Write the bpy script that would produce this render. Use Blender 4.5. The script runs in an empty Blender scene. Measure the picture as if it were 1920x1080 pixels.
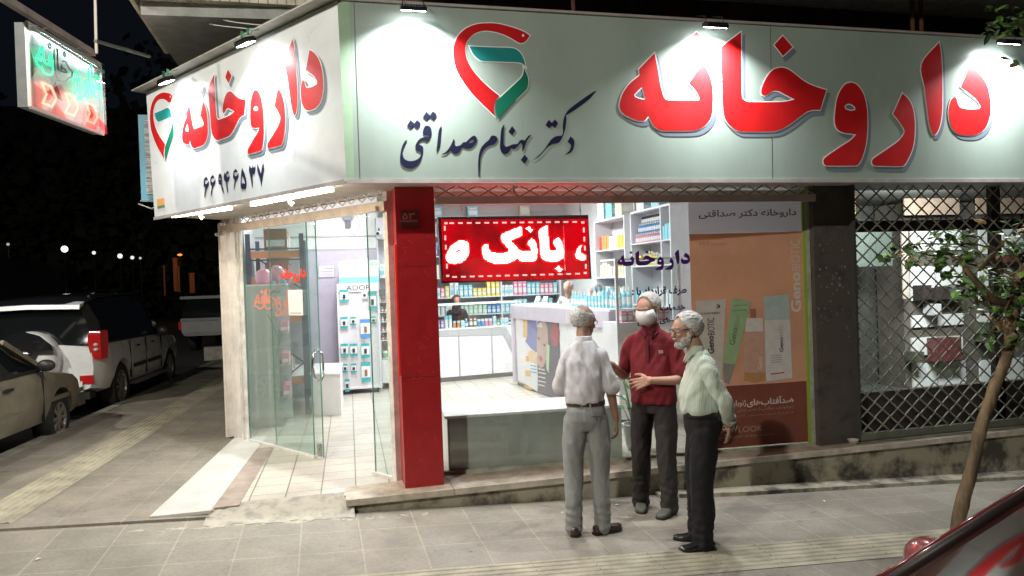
import bpy, bmesh, math, random
from mathutils import Vector, Matrix, Euler, noise
random.seed(7)
sc = bpy.context.scene
COL = sc.collection
# ------------------------------------------------------------------ camera
FPX = 1398.2
YAW, PIT, ROL = math.radians(14.36), math.radians(-.62), math.radians(-1.984)
CAM = Vector((-.624, -6.2636, 1.7205))
_f0 = Vector((math.sin(YAW), math.cos(YAW), 0)); _r0 = Vector((math.cos(YAW), -math.sin(YAW), 0)); _u0 = Vector((0, 0, 1))
CF = _f0*math.cos(PIT)+_u0*math.sin(PIT); _u1 = _u0*math.cos(PIT)-_f0*math.sin(PIT)
CR = _r0*math.cos(ROL)+_u1*math.sin(ROL); CU = _u1*math.cos(ROL)-_r0*math.sin(ROL)
cd = bpy.data.cameras.new('camera'); cam = bpy.data.objects.new('camera', cd); COL.objects.link(cam)
M = Matrix.Identity(4)
for i in range(3):
    M[i][0] = CR[i]; M[i][1] = CU[i]; M[i][2] = -CF[i]; M[i][3] = CAM[i]
cam.matrix_world = M
cd.sensor_width = 36; cd.lens = FPX/1920*36; cd.clip_end = 600; cd.clip_start = .05
sc.camera = cam
# ------------------------------------------------------------------ night sky, exposure
w = bpy.data.worlds.new('World'); sc.world = w; w.use_nodes = True
bg = w.node_tree.nodes['Background']; bg.inputs[0].default_value = (.10, .13, .2, 1); bg.inputs[1].default_value = .03
vs = sc.view_settings; vs.view_transform = 'Standard'; vs.look = 'None'; vs.exposure = 0; vs.gamma = 1
sc.cycles.max_bounces = 8; sc.cycles.transparent_max_bounces = 24; sc.cycles.diffuse_bounces = 3; sc.cycles.glossy_bounces = 3
sc.cycles.sample_clamp_indirect = 4; sc.cycles.caustics_reflective = False; sc.cycles.caustics_refractive = False
sc.cycles.use_denoising = True
# ------------------------------------------------------------------ maths
def ray(x, y): return CF+CR*((x-960)/FPX)-CU*((y-540)/FPX)
def hit(x, y, n, d):
    v = ray(x, y); n = Vector(n); return CAM+v*((d-CAM.dot(n))/v.dot(n))
def atz(x, y, z=0): return hit(x, y, (0, 0, 1), z)
def aty(x, y, yy=0): return hit(x, y, (0, 1, 0), yy)
def hz(px, py, X, Y):            # height on the vertical line (X, Y) seen at that picture row
    v = ray(px, py); t = ((X-CAM.x)*v.x+(Y-CAM.y)*v.y)/(v.x*v.x+v.y*v.y); return CAM.z+v.z*t
def gf(x, y): return -.127-.052*x+.02*y      # front pavement height
def gs(x, y): return -.104-.05*x             # side pavement height
def V(*a): return Vector(a)
R = math.radians
# ------------------------------------------------------------------ materials
MATS = {}
def mat(name, col, rough=.6, metal=0, var=0, vs_=6, bump=0, bs=60, col2=None, emit=None, es=0, coat=0, spec=.5, sheen=0, stretch=None, lo=.35, hi=.65):
    if name in MATS: return MATS[name]
    m = bpy.data.materials.new(name); m.use_nodes = True; nt = m.node_tree; b = nt.nodes['Principled BSDF']
    b.inputs['Base Color'].default_value = (*col, 1); b.inputs['Roughness'].default_value = rough; b.inputs['Metallic'].default_value = metal
    b.inputs['Coat Weight'].default_value = coat; b.inputs['Coat Roughness'].default_value = .22 if ('sign' in name or 'panel' in name or 'letter' in name or 'poster' in name) else .05; b.inputs['Specular IOR Level'].default_value = spec; b.inputs['Sheen Weight'].default_value = sheen
    tc = nt.nodes.new('ShaderNodeTexCoord'); mp = nt.nodes.new('ShaderNodeMapping'); nt.links.new(tc.outputs['Object'], mp.inputs[0])
    if stretch: mp.inputs['Scale'].default_value = stretch
    if var or col2:
        n = nt.nodes.new('ShaderNodeTexNoise'); n.inputs['Scale'].default_value = vs_; n.inputs['Detail'].default_value = 6; n.inputs['Roughness'].default_value = .65
        nt.links.new(mp.outputs[0], n.inputs[0])
        cr = nt.nodes.new('ShaderNodeValToRGB'); nt.links.new(n.outputs[0], cr.inputs[0])
        c2 = col2 or tuple(max(0, c*(1-var)) for c in col); c1 = col if col2 else tuple(min(1, c*(1+var*.6)) for c in col)
        cr.color_ramp.elements[0].position = lo; cr.color_ramp.elements[0].color = (*c2, 1)
        cr.color_ramp.elements[1].position = hi; cr.color_ramp.elements[1].color = (*c1, 1)
        nt.links.new(cr.outputs[0], b.inputs['Base Color'])
        rr = nt.nodes.new('ShaderNodeMapRange'); rr.inputs[3].default_value = max(0, rough-.1); rr.inputs[4].default_value = min(1, rough+.12)
        nt.links.new(n.outputs[0], rr.inputs[0]); nt.links.new(rr.outputs[0], b.inputs['Roughness'])
    if bump:
        n2 = nt.nodes.new('ShaderNodeTexNoise'); n2.inputs['Scale'].default_value = bs; n2.inputs['Detail'].default_value = 4
        nt.links.new(mp.outputs[0], n2.inputs[0])
        bp = nt.nodes.new('ShaderNodeBump'); bp.inputs['Strength'].default_value = bump; bp.inputs['Distance'].default_value = .01
        nt.links.new(n2.outputs[0], bp.inputs['Height']); nt.links.new(bp.outputs[0], b.inputs['Normal'])
    if emit:
        b.inputs['Emission Color'].default_value = (*emit, 1); b.inputs['Emission Strength'].default_value = es
    MATS[name] = m; return m
def glassmat(name, tint=(.93, .97, .95), refl=.12, rough=.0, haze=0):
    if name in MATS: return MATS[name]
    m = bpy.data.materials.new(name); m.use_nodes = True; nt = m.node_tree; nt.nodes.clear()
    o = nt.nodes.new('ShaderNodeOutputMaterial'); t = nt.nodes.new('ShaderNodeBsdfTransparent'); g = nt.nodes.new('ShaderNodeBsdfGlossy'); mx = nt.nodes.new('ShaderNodeMixShader')
    lw = nt.nodes.new('ShaderNodeLayerWeight'); lw.inputs[0].default_value = .5
    pw = nt.nodes.new('ShaderNodeMath'); pw.operation = 'POWER'; pw.inputs[1].default_value = 4; nt.links.new(lw.outputs['Facing'], pw.inputs[0])
    fr_ = nt.nodes.new('ShaderNodeMapRange'); fr_.inputs[3].default_value = refl*.45; fr_.inputs[4].default_value = .8; nt.links.new(pw.outputs[0], fr_.inputs[0])
    t.inputs[0].default_value = (*tint, 1); g.inputs[0].default_value = (1, 1, 1, 1); g.inputs['Roughness'].default_value = rough
    nt.links.new(fr_.outputs[0], mx.inputs[0]); nt.links.new(t.outputs[0], mx.inputs[1]); nt.links.new(g.outputs[0], mx.inputs[2])
    last = mx
    if haze:
        df = nt.nodes.new('ShaderNodeBsdfDiffuse'); df.inputs[0].default_value = (.75, .8, .8, 1); m2 = nt.nodes.new('ShaderNodeMixShader')
        n = nt.nodes.new('ShaderNodeTexNoise'); n.inputs['Scale'].default_value = 2.5; n.inputs['Detail'].default_value = 5
        mr = nt.nodes.new('ShaderNodeMapRange'); mr.inputs[3].default_value = haze*.4; mr.inputs[4].default_value = haze*1.5; nt.links.new(n.outputs[0], mr.inputs[0])
        nt.links.new(mr.outputs[0], m2.inputs[0]); nt.links.new(mx.outputs[0], m2.inputs[1]); nt.links.new(df.outputs[0], m2.inputs[2]); last = m2
    nt.links.new(last.outputs[0], o.inputs[0]); MATS[name] = m; return m
def emat(name, col, s):
    if name in MATS: return MATS[name]
    m = bpy.data.materials.new(name); m.use_nodes = True; nt = m.node_tree; nt.nodes.clear()
    o = nt.nodes.new('ShaderNodeOutputMaterial'); e = nt.nodes.new('ShaderNodeEmission'); e.inputs[0].default_value = (*col, 1); e.inputs[1].default_value = s
    nt.links.new(e.outputs[0], o.inputs[0]); MATS[name] = m; return m
# ------------------------------------------------------------------ mesh builder
class B:
    def __init__(s): s.v = []; s.f = []; s.mi = []; s.cur = 0
    def add(s, vs, fs, mi=None):
        n = len(s.v); s.v += [Vector(v) for v in vs]; s.f += [tuple(i+n for i in f) for f in fs]; s.mi += [s.cur if mi is None else mi]*len(fs); return s
    def box(s, a, b, mi=None):
        x0, y0, z0 = a; x1, y1, z1 = b
        if x0 > x1: x0, x1 = x1, x0
        if y0 > y1: y0, y1 = y1, y0
        if z0 > z1: z0, z1 = z1, z0
        vs = [(x, y, z) for z in (z0, z1) for y in (y0, y1) for x in (x0, x1)]
        return s.add(vs, [(0, 2, 3, 1), (4, 5, 7, 6), (0, 1, 5, 4), (2, 6, 7, 3), (0, 4, 6, 2), (1, 3, 7, 5)], mi)
    def obox(s, c, ax, ay, az, mi=None):      # centre and three half-extent vectors
        c, ax, ay, az = map(Vector, (c, ax, ay, az))
        vs = [c+ax*i+ay*j+az*k for k in (-1, 1) for j in (-1, 1) for i in (-1, 1)]
        fs = [(0, 2, 3, 1), (4, 5, 7, 6), (0, 1, 5, 4), (2, 6, 7, 3), (0, 4, 6, 2), (1, 3, 7, 5)]
        if ax.cross(ay).dot(az) < 0: fs = [f[::-1] for f in fs]
        return s.add(vs, fs, mi)
    def bar(s, p, q, w=.02, h=None, up=(0, 0, 1), mi=None):
        p, q = Vector(p), Vector(q); d = q-p; L = d.length; d.normalize(); u = Vector(up)
        if abs(d.dot(u)) > .98: u = Vector((1, 0, 0))
        sd = d.cross(u).normalized(); u2 = sd.cross(d)
        return s.obox((p+q)/2, d*L/2, sd*w/2, u2*(h or w)/2, mi)
    def ring_loft(s, rings, cap=True, mi=None, close=True):
        n = len(rings[0]); vs = [p for r in rings for p in r]; fs = []
        m = n if close else n-1
        for i in range(len(rings)-1):
            for j in range(m):
                a = i*n+j; b = i*n+(j+1) % n; fs.append((a, b, b+n, a+n))
        if cap and close:
            fs.append(tuple(range(n))[::-1]); fs.append(tuple(range((len(rings)-1)*n, len(rings)*n)))
        return s.add(vs, fs, mi)
    def cyl(s, p, q, r, r2=None, n=12, mi=None, cap=True):
        p, q = Vector(p), Vector(q); d = (q-p).normalized(); a = d.orthogonal().normalized(); b = d.cross(a); r2 = r if r2 is None else r2
        rg = [[c+(a*math.cos(2*math.pi*k/n)+b*math.sin(2*math.pi*k/n))*rr for k in range(n)] for c, rr in ((p, r), (q, r2))]
        return s.ring_loft(rg, cap, mi)
    def tube(s, pts, r, n=6, mi=None, cap=True):
        pts = [Vector(p) for p in pts]; rg = []; a = None
        for i, p in enumerate(pts):
            d = (pts[min(i+1, len(pts)-1)]-pts[max(i-1, 0)]).normalized()
            if a is None: a = d.orthogonal().normalized()
            a = (a-d*a.dot(d))
            a = d.orthogonal().normalized() if a.length < 1e-6 else a.normalized()
            b = d.cross(a); rr = r[i] if isinstance(r, (list, tuple)) else r
            rg.append([p+(a*math.cos(2*math.pi*k/n)+b*math.sin(2*math.pi*k/n))*rr for k in range(n)])
        return s.ring_loft(rg, cap, mi)
    def sph(s, c, r, nu=12, nv=8, mi=None, M_=None):
        c = Vector(c); rx, ry, rz = (r, r, r) if not isinstance(r, (tuple, list)) else r
        vs = [V(0, 0, -rz)]; 
        for i in range(1, nv):
            t = -math.pi/2+math.pi*i/nv
            for k in range(nu): p = 2*math.pi*k/nu; vs.append(V(rx*math.cos(t)*math.cos(p), ry*math.cos(t)*math.sin(p), rz*math.sin(t)))
        vs.append(V(0, 0, rz)); fs = []
        for k in range(nu): fs.append((0, 1+(k+1) % nu, 1+k))
        for i in range(nv-2):
            for k in range(nu):
                a = 1+i*nu+k; b = 1+i*nu+(k+1) % nu; fs.append((a, b, b+nu, a+nu))
        t = len(vs)-1
        for k in range(nu): fs.append((1+(nv-2)*nu+k, 1+(nv-2)*nu+(k+1) % nu, t))
        if M_ is not None: vs = [M_ @ v for v in vs]
        return s.add([v+c for v in vs], fs, mi)
    def lathe(s, c, prof, n=16, mi=None):
        c = Vector(c); rg = [[c+V(r*math.cos(2*math.pi*k/n), r*math.sin(2*math.pi*k/n), z) for k in range(n)] for r, z in prof]
        return s.ring_loft(rg, True, mi)
    def prism(s, poly, d, mi=None):          # closed 3-D polygon pushed along d
        d = Vector(d); n = len(poly); vs = [Vector(p) for p in poly]+[Vector(p)+d for p in poly]
        fs = [tuple(range(n))[::-1], tuple(range(n, 2*n))]+[(i, (i+1) % n, (i+1) % n+n, i+n) for i in range(n)]
        return s.add(vs, fs, mi)
    def quad(s, *p, mi=None): return s.add(p, [tuple(range(len(p)))], mi)
    def build(s, name, mats, parent=None, smooth=False, fix=True, auto=None):
        me = bpy.data.meshes.new(name)
        org = Vector((0, 0, 0))
        me.from_pydata([tuple(v) for v in s.v], [], s.f)
        mats = mats if isinstance(mats, (list, tuple)) else [mats]
        for m in mats: me.materials.append(m)
        if len(mats) > 1: me.polygons.foreach_set('material_index', s.mi)
        if fix:
            bm = bmesh.new(); bm.from_mesh(me); bmesh.ops.recalc_face_normals(bm, faces=bm.faces); bm.to_mesh(me); bm.free()
        if smooth:
            me.polygons.foreach_set('use_smooth', [True]*len(me.polygons))
        me.update()
        if smooth and auto:
            try: me.set_sharp_from_angle(angle=R(auto))
            except Exception: pass
        o = bpy.data.objects.new(name, me); COL.objects.link(o)
        if parent is not None:
            o.parent = parent; o.matrix_parent_inverse = Matrix.Identity(4)
            # mesh given in world coordinates: express in the parent's space
            mi_ = parent_world(parent).inverted(); me.transform(mi_)
        return o
def parent_world(o):
    m = o.matrix_basis.copy()
    while o.parent is not None:
        o = o.parent; m = o.matrix_basis @ m
    return m
def tag(o, label=None, cat=None, group=None, kind=None):
    if label: o['label'] = label
    if cat: o['category'] = cat
    if group: o['group'] = group
    if kind: o['kind'] = kind
    return o
def thing(name, label, cat, loc=(0, 0, 0), rz=0, group=None):
    o = bpy.data.objects.new(name, None); COL.objects.link(o); o.location = loc; o.rotation_euler = (0, 0, rz); o.empty_display_size = .1
    o.matrix_basis = Matrix.Translation(Vector(loc)) @ Matrix.Rotation(rz, 4, 'Z')
    return tag(o, label, cat, group)
def solo(o, label, cat, group=None):        # one-mesh thing: origin moved to its base
    me = o.data; xs = [v.co for v in me.vertices]
    c = V(sum(v.x for v in xs)/len(xs), sum(v.y for v in xs)/len(xs), min(v.z for v in xs))
    me.transform(Matrix.Translation(-c)); o.location = c; o.matrix_basis = Matrix.Translation(c)
    return tag(o, label, cat, group)
def struct(o): o['kind'] = 'structure'; return o
def kids(o): return [c for c in COL.objects if c.parent == o]
def dup(o, loc=None, rz=None, label=None, parent=None, group=None):
    c = o.copy(); COL.objects.link(c)
    if parent is not None: c.parent = parent
    if loc is not None: c.location = loc
    if rz is not None: c.rotation_euler = (0, 0, rz)
    if label: c['label'] = label
    if group: c['group'] = group
    for ch in [k for k in list(COL.objects) if k.parent == o]: dup(ch, parent=c)
    return c
def to_mesh(o, name=None):                   # evaluated copy of a curve, text or modified mesh
    dg = bpy.context.evaluated_depsgraph_get(); dg.update()
    return bpy.data.meshes.new_from_object(o.evaluated_get(dg), depsgraph=dg)
def bake(o, smooth=True):                    # apply modifiers
    bpy.context.view_layer.update()
    me = to_mesh(o); o.modifiers.clear(); mats = [m for m in o.data.materials]; old = o.data; o.data = me; me.name = old.name
    if smooth: me.polygons.foreach_set('use_smooth', [True]*len(me.polygons))
    return o
# ------------------------------------------------------------------ flat graphics: outlines on a plane given by origin, u, v, normal
class Plane_:
    def __init__(s, o, u, v): s.o, s.u, s.v = Vector(o), Vector(u).normalized(), Vector(v).normalized(); s.n = s.u.cross(s.v).normalized()
    def px(s, x, y): p = hit(x, y, s.n, s.n.dot(s.o))-s.o; return (p.dot(s.u), p.dot(s.v))
    def P(s, a, b, d=0): return s.o+s.u*a+s.v*b+s.n*d
def smooth2(pts, k=4, ang=48):
    n = len(pts); out = []
    P_ = [Vector((p[0], p[1])) for p in pts]
    def corner(i):
        a = P_[i]-P_[i-1]; b = P_[(i+1) % n]-P_[i]
        if a.length < 1e-9 or b.length < 1e-9: return True
        return a.angle(b) > R(ang)
    cs = [corner(i) for i in range(n)]
    for i in range(n):
        p0, p1, p2, p3 = P_[i-1], P_[i], P_[(i+1) % n], P_[(i+2) % n]
        m1 = (p2-p1) if cs[i] else (p2-p0)*.5; m2 = (p2-p1) if cs[(i+1) % n] else (p3-p1)*.5
        L = (p2-p1).length
        if m1.length > 1.2*L: m1 = m1*(1.2*L/m1.length)
        if m2.length > 1.2*L: m2 = m2*(1.2*L/m2.length)
        for j in range(k):
            t = j/k; a = 2*t**3-3*t*t+1; b = t**3-2*t*t+t; c = -2*t**3+3*t*t; d = t**3-t*t
            out.append(p1*a+m1*b+p2*c+m2*d)
    return out
def graphic(name, plane, polys, m, parent, d=.003, off=0, thick=.001, dx=0, dy=0):
    """polys: outlines (holes included) in plane coordinates; one thin mesh proud of the plane"""
    cu = bpy.data.curves.new(name, 'CURVE'); cu.dimensions = '2D'; cu.fill_mode = 'BOTH'; cu.extrude = thick/2; cu.offset = off
    for po in polys:
        sp = cu.splines.new('POLY'); sp.points.add(len(po)-1)
        for i, p in enumerate(po): sp.points[i].co = (p[0]+dx, p[1]+dy, 0, 1)
        sp.use_cyclic_u = True
    o = bpy.data.objects.new(name, cu); COL.objects.link(o)
    bpy.context.view_layer.update(); me = to_mesh(o); bpy.data.objects.remove(o); bpy.data.curves.remove(cu)
    return place2d(name, me, plane, m, parent, d)
def place2d(name, me, plane, m, parent, d):
    T = Matrix.Identity(4)
    for i in range(3): T[i][0] = plane.u[i]; T[i][1] = plane.v[i]; T[i][2] = plane.n[i]; T[i][3] = plane.o[i]+plane.n[i]*d
    me.transform(T); me.materials.clear(); me.materials.append(m); me.name = name
    o = bpy.data.objects.new(name, me); COL.objects.link(o)
    if parent is not None:
        o.parent = parent; me.transform(parent_world(parent).inverted())
    return o
FORMS = {'ا': ('\uFE8D', None, None, '\uFE8E'), 'آ': ('\uFE81', None, None, '\uFE82'), 'ب': ('\uFE8F', '\uFE91', '\uFE92', '\uFE90'), 'پ': ('\uFB56', '\uFB58', '\uFB59', '\uFB57'),
 'ت': ('\uFE95', '\uFE97', '\uFE98', '\uFE96'), 'ج': ('\uFE9D', '\uFE9F', '\uFEA0', '\uFE9E'), 'خ': ('\uFEA5', '\uFEA7', '\uFEA8', '\uFEA6'), 'ح': ('\uFEA1', '\uFEA3', '\uFEA4', '\uFEA2'),
 'د': ('\uFEA9', None, None, '\uFEAA'), 'ر': ('\uFEAD', None, None, '\uFEAE'), 'ز': ('\uFEAF', None, None, '\uFEB0'), 'ژ': ('\uFB8A', None, None, '\uFB8B'), 'س': ('\uFEB1', '\uFEB3', '\uFEB4', '\uFEB2'),
 'ش': ('\uFEB5', '\uFEB7', '\uFEB8', '\uFEB6'), 'ص': ('\uFEB9', '\uFEBB', '\uFEBC', '\uFEBA'), 'ض': ('\uFEBD', '\uFEBF', '\uFEC0', '\uFEBE'), 'ط': ('\uFEC1', '\uFEC3', '\uFEC4', '\uFEC2'),
 'ع': ('\uFEC9', '\uFECB', '\uFECC', '\uFECA'), 'ف': ('\uFED1', '\uFED3', '\uFED4', '\uFED2'), 'ق': ('\uFED5', '\uFED7', '\uFED8', '\uFED6'), 'ک': ('\uFB8E', '\uFB90', '\uFB91', '\uFB8F'),
 'ل': ('\uFEDD', '\uFEDF', '\uFEE0', '\uFEDE'), 'م': ('\uFEE1', '\uFEE3', '\uFEE4', '\uFEE2'), 'ن': ('\uFEE5', '\uFEE7', '\uFEE8', '\uFEE6'), 'و': ('\uFEED', None, None, '\uFEEE'),
 'ه': ('\uFEE9', '\uFEEB', '\uFEEC', '\uFEEA'), 'ی': ('\uFBFC', '\uFBFE', '\uFBFF', '\uFBFD'), '\u200c': None}
def shape(s):
    out = []
    for wd in s.split(' '):
        r = ''; L = len(wd)
        for i, ch in enumerate(wd):
            f = FORMS.get(ch)
            if f is None:
                if ch != '\u200c': r += ch
                continue
            pv = FORMS.get(wd[i-1]) if i else None; nx = FORMS.get(wd[i+1]) if i+1 < L else None
            jp = bool(pv and pv[1]); jn = bool(nx and f[1])
            r += f[2] if jp and jn else f[3] if jp else f[1] if jn else f[0]
        out.append(r[::-1])
    return ' '.join(out[::-1])
def text(name, body, plane, box, m, parent, d=.003, bold=0, fa=False, rot=0, stretch=True):
    """box = (u0, v0, u1, v1) in plane coordinates that the letters fill"""
    cu = bpy.data.curves.new(name, 'FONT'); cu.body = shape(body) if fa else body; cu.offset = bold; cu.extrude = .0005; cu.resolution_u = 3
    cu.fill_mode = 'BOTH'
    o = bpy.data.objects.new(name, cu); COL.objects.link(o); bpy.context.view_layer.update(); me = to_mesh(o); bpy.data.objects.remove(o); bpy.data.curves.remove(cu)
    if rot: me.transform(Matrix.Rotation(R(rot), 4, 'Z'))
    xs = [v.co.x for v in me.vertices]; ys = [v.co.y for v in me.vertices]
    if not xs: return None
    sx = (box[2]-box[0])/(max(xs)-min(xs)); sy = (box[3]-box[1])/(max(ys)-min(ys))
    for v in me.vertices: v.co = ((v.co.x-min(xs))*sx+box[0], (v.co.y-min(ys))*sy+box[1], v.co.z*.5)
    return place2d(name, me, plane, m, parent, d)
def rect(a, b, c, d): return [(a, b), (c, b), (c, d), (a, d)]
def lamp(name, loc, aim, size, power, col=(1, 1, 1), parent=None, sy=None, spread=180, shape_='RECTANGLE'):
    l = bpy.data.lights.new(name, 'AREA'); l.shape = shape_; l.size = size; l.size_y = sy or size; l.energy = power; l.color = col; l.spread = R(spread)
    o = bpy.data.objects.new(name, l); COL.objects.link(o)
    q = (Vector(aim)-Vector(loc)).to_track_quat('-Z', 'Y'); mb = Matrix.Translation(Vector(loc)) @ q.to_matrix().to_4x4()
    if parent is not None: o.parent = parent; mb = parent_world(parent).inverted() @ mb
    o.matrix_basis = mb
    return o
# ================================================================== SETTING
def tiles(name, c1, c2, mort, bw, bh, ms=.012, off=0, rot=0, loc=(0, 0, 0), rough=.7, bump=.4, dirt=.35, dsc=1.3):
    m = bpy.data.materials.new(name); m.use_nodes = True; nt = m.node_tree; b = nt.nodes['Principled BSDF']; L = nt.links.new
    tc = nt.nodes.new('ShaderNodeTexCoord'); mp = nt.nodes.new('ShaderNodeMapping'); L(tc.outputs['Object'], mp.inputs[0])
    mp.inputs['Rotation'].default_value = (0, 0, rot); mp.inputs['Location'].default_value = loc; mp.vector_type = 'POINT'
    br = nt.nodes.new('ShaderNodeTexBrick'); L(mp.outputs[0], br.inputs['Vector']); br.offset = off; br.squash = 1
    br.inputs['Color1'].default_value = (*c1, 1); br.inputs['Color2'].default_value = (*c2, 1); br.inputs['Mortar'].default_value = (*mort, 1)
    br.inputs['Scale'].default_value = 1; br.inputs['Brick Width'].default_value = bw; br.inputs['Row Height'].default_value = bh; br.inputs['Mortar Size'].default_value = ms; br.inputs['Mortar Smooth'].default_value = .3; br.inputs['Bias'].default_value = 0
    n = nt.nodes.new('ShaderNodeTexNoise'); n.inputs['Scale'].default_value = dsc; n.inputs['Detail'].default_value = 8; n.inputs['Roughness'].default_value = .7; L(tc.outputs['Object'], n.inputs[0])
    n2 = nt.nodes.new('ShaderNodeTexNoise'); n2.inputs['Scale'].default_value = 45; n2.inputs['Detail'].default_value = 5; L(tc.outputs['Object'], n2.inputs[0])
    mr = nt.nodes.new('ShaderNodeMapRange'); mr.inputs[1].default_value = .3; mr.inputs[2].default_value = .7; mr.inputs[3].default_value = 1-dirt; mr.inputs[4].default_value = 1.08; L(n.outputs[0], mr.inputs[0])
    mr2 = nt.nodes.new('ShaderNodeMapRange'); mr2.inputs[1].default_value = .3; mr2.inputs[2].default_value = .7; mr2.inputs[3].default_value = .86; mr2.inputs[4].default_value = 1.1; L(n2.outputs[0], mr2.inputs[0])
    mu = nt.nodes.new('ShaderNodeMath'); mu.operation = 'MULTIPLY'; L(mr.outputs[0], mu.inputs[0]); L(mr2.outputs[0], mu.inputs[1])
    mx = nt.nodes.new('ShaderNodeVectorMath'); mx.operation = 'SCALE'; L(br.outputs['Color'], mx.inputs[0]); L(mu.outputs[0], mx.inputs['Scale']); L(mx.outputs[0], b.inputs['Base Color'])
    if dirt > .3:
        n3 = nt.nodes.new('ShaderNodeTexNoise'); n3.inputs['Scale'].default_value = 5.5; n3.inputs['Detail'].default_value = 9; n3.inputs['Roughness'].default_value = .75; L(tc.outputs['Object'], n3.inputs[0])
        m3 = nt.nodes.new('ShaderNodeMapRange'); m3.inputs[1].default_value = .60; m3.inputs[2].default_value = .70; m3.inputs[3].default_value = 1; m3.inputs[4].default_value = .62; L(n3.outputs[0], m3.inputs[0])
        vo = nt.nodes.new('ShaderNodeTexVoronoi'); vo.inputs['Scale'].default_value = 3.1; L(tc.outputs['Object'], vo.inputs['Vector'])
        m4 = nt.nodes.new('ShaderNodeMapRange'); m4.inputs[1].default_value = .035; m4.inputs[2].default_value = .05; m4.inputs[3].default_value = .55; m4.inputs[4].default_value = 1; L(vo.outputs['Distance'], m4.inputs[0])
        mm = nt.nodes.new('ShaderNodeMath'); mm.operation = 'MULTIPLY'; L(m3.outputs[0], mm.inputs[0]); L(m4.outputs[0], mm.inputs[1])
        m5 = nt.nodes.new('ShaderNodeMath'); m5.operation = 'MULTIPLY'; L(mm.outputs[0], m5.inputs[0]); L(mu.outputs[0], m5.inputs[1]); L(m5.outputs[0], mx.inputs['Scale'])
    bp = nt.nodes.new('ShaderNodeBump'); bp.inputs['Strength'].default_value = bump; bp.inputs['Distance'].default_value = .004
    sub = nt.nodes.new('ShaderNodeMath'); sub.operation = 'SUBTRACT'; L(n2.outputs[0], sub.inputs[0]); L(br.outputs['Fac'], sub.inputs[1]); L(sub.outputs[0], bp.inputs['Height']); L(bp.outputs[0], b.inputs['Normal'])
    b.inputs['Roughness'].default_value = rough; MATS[name] = m; return m
RS = math.atan(.075)                                   # the side street leans this much off the Y axis
sd = V(math.sin(RS), math.cos(RS), 0); sn = V(math.cos(RS), -math.sin(RS), 0)   # along / across the side street
pave = tiles('paving', (.30, .27, .22), (.26, .24, .20), (.37, .34, .27), .423, .42, .0075, 0, 0, (.423*4-.437+.0, .98+.42*9, 0), .62, .6, .42)
pave_side = tiles('paving_side', (.30, .265, .22), (.26, .235, .195), (.35, .32, .26), .46, .45, .008, 0, RS, (3.05, .1, 0), .7, .5, .5)
floorm = tiles('shop_tiles', (.60, .56, .49), (.52, .48, .41), (.20, .17, .14), .285, .285, .006, 0, R(2), (.12, .05, 0), .28, .25, .2, 3)
def sheet(name, pts, m, th=None):
    b = B()
    if th: b.prism([(p[0], p[1], p[2]-th) for p in pts], (0, 0, th))
    else: b.quad(*pts)
    return struct(b.build(name, m))
F_ = lambda x, y, d=0: (x, y, gf(x, y)+d)
S_ = lambda x, y, d=0: (x, y, gs(x, y)+d)
KX = lambda y: -3.98+.075*y                             # kerb line of the side street
sheet('pavement', [F_(-14, -2.75), F_(14, -2.75), F_(14, -.1), F_(-14, -.1)], pave, .3)
# side pavement: its front edge sits one lip above the front pavement, fading out to the left
yb = -.1
pts = [(-1.2, yb, gs(-1.2, 0)), (-1.2, 40, gs(-1.2, 0)), (KX(40), 40, gs(KX(40), 0)), (KX(yb), yb, gs(KX(yb), 0))]
b = B(); b.prism([(p[0], p[1], p[2]-.25) for p in pts], (0, 0, .25)); struct(b.build('side_pavement', pave_side))
# kerbs
kerbm = mat('kerb', (.30, .28, .24), .75, var=.35, vs_=5, bump=.5, bs=30)
b = B()
for i in range(58):
    y0 = -.1+i*.7; y1 = y0+.69
    b.add([(KX(y)-dx, y, gs(KX(y), 0)+dz) for y in (y0, y1) for dx, dz in ((0, .006), (.16, .0), (.18, -.28), (0, -.28))], [(0, 1, 5, 4), (1, 2, 6, 5), (0, 4, 7, 3), (0, 3, 2, 1), (4, 5, 6, 7)])
struct(b.build('kerb', kerbm))
b = B()
for i in range(40):
    x0 = -14+i*.7; x1 = x0+.69
    b.add([(x, -2.75-dy, gf(x, -2.75)+dz) for x in (x0, x1) for dy, dz in ((0, .004), (.16, -.002), (.18, -.28), (0, -.28))], [(0, 1, 5, 4), (1, 2, 6, 5), (0, 4, 7, 3), (0, 3, 2, 1), (4, 5, 6, 7)])
struct(b.build('front_kerb', kerbm))
asph = mat('asphalt', (.055, .053, .05), .85, var=.4, vs_=3, bump=.8, bs=160)
def cl(x): return max(-9, min(14, x))
b = B(); xs = [-120, -9, -4.2, 0, 5, 14, 120]
for i in range(len(xs)-1):
    for y0, y1 in ((-60, -2.93), (-2.93, 200)):
        if y0 > -3 and xs[i] >= -4.2: continue
        za, zb = -.25-.05*cl(xs[i]), -.25-.05*cl(xs[i+1])
        b.quad((xs[i], y0, za-.05), (xs[i+1], y0, zb-.05), (xs[i+1], y1, zb-.05), (xs[i], y1, za-.05))
b.quad((-4.2, -2.93, -.09), (-3.6, -2.93, -.12), (-3.2, 9, -.14), (-4.2, 9, -.09))
b.quad((-4.2, 9, -.09), (-3.2, 9, -.14), (0, 60, -.3), (-4.2, 60, -.09))
struct(b.build('road', asph, fix=False))
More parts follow.
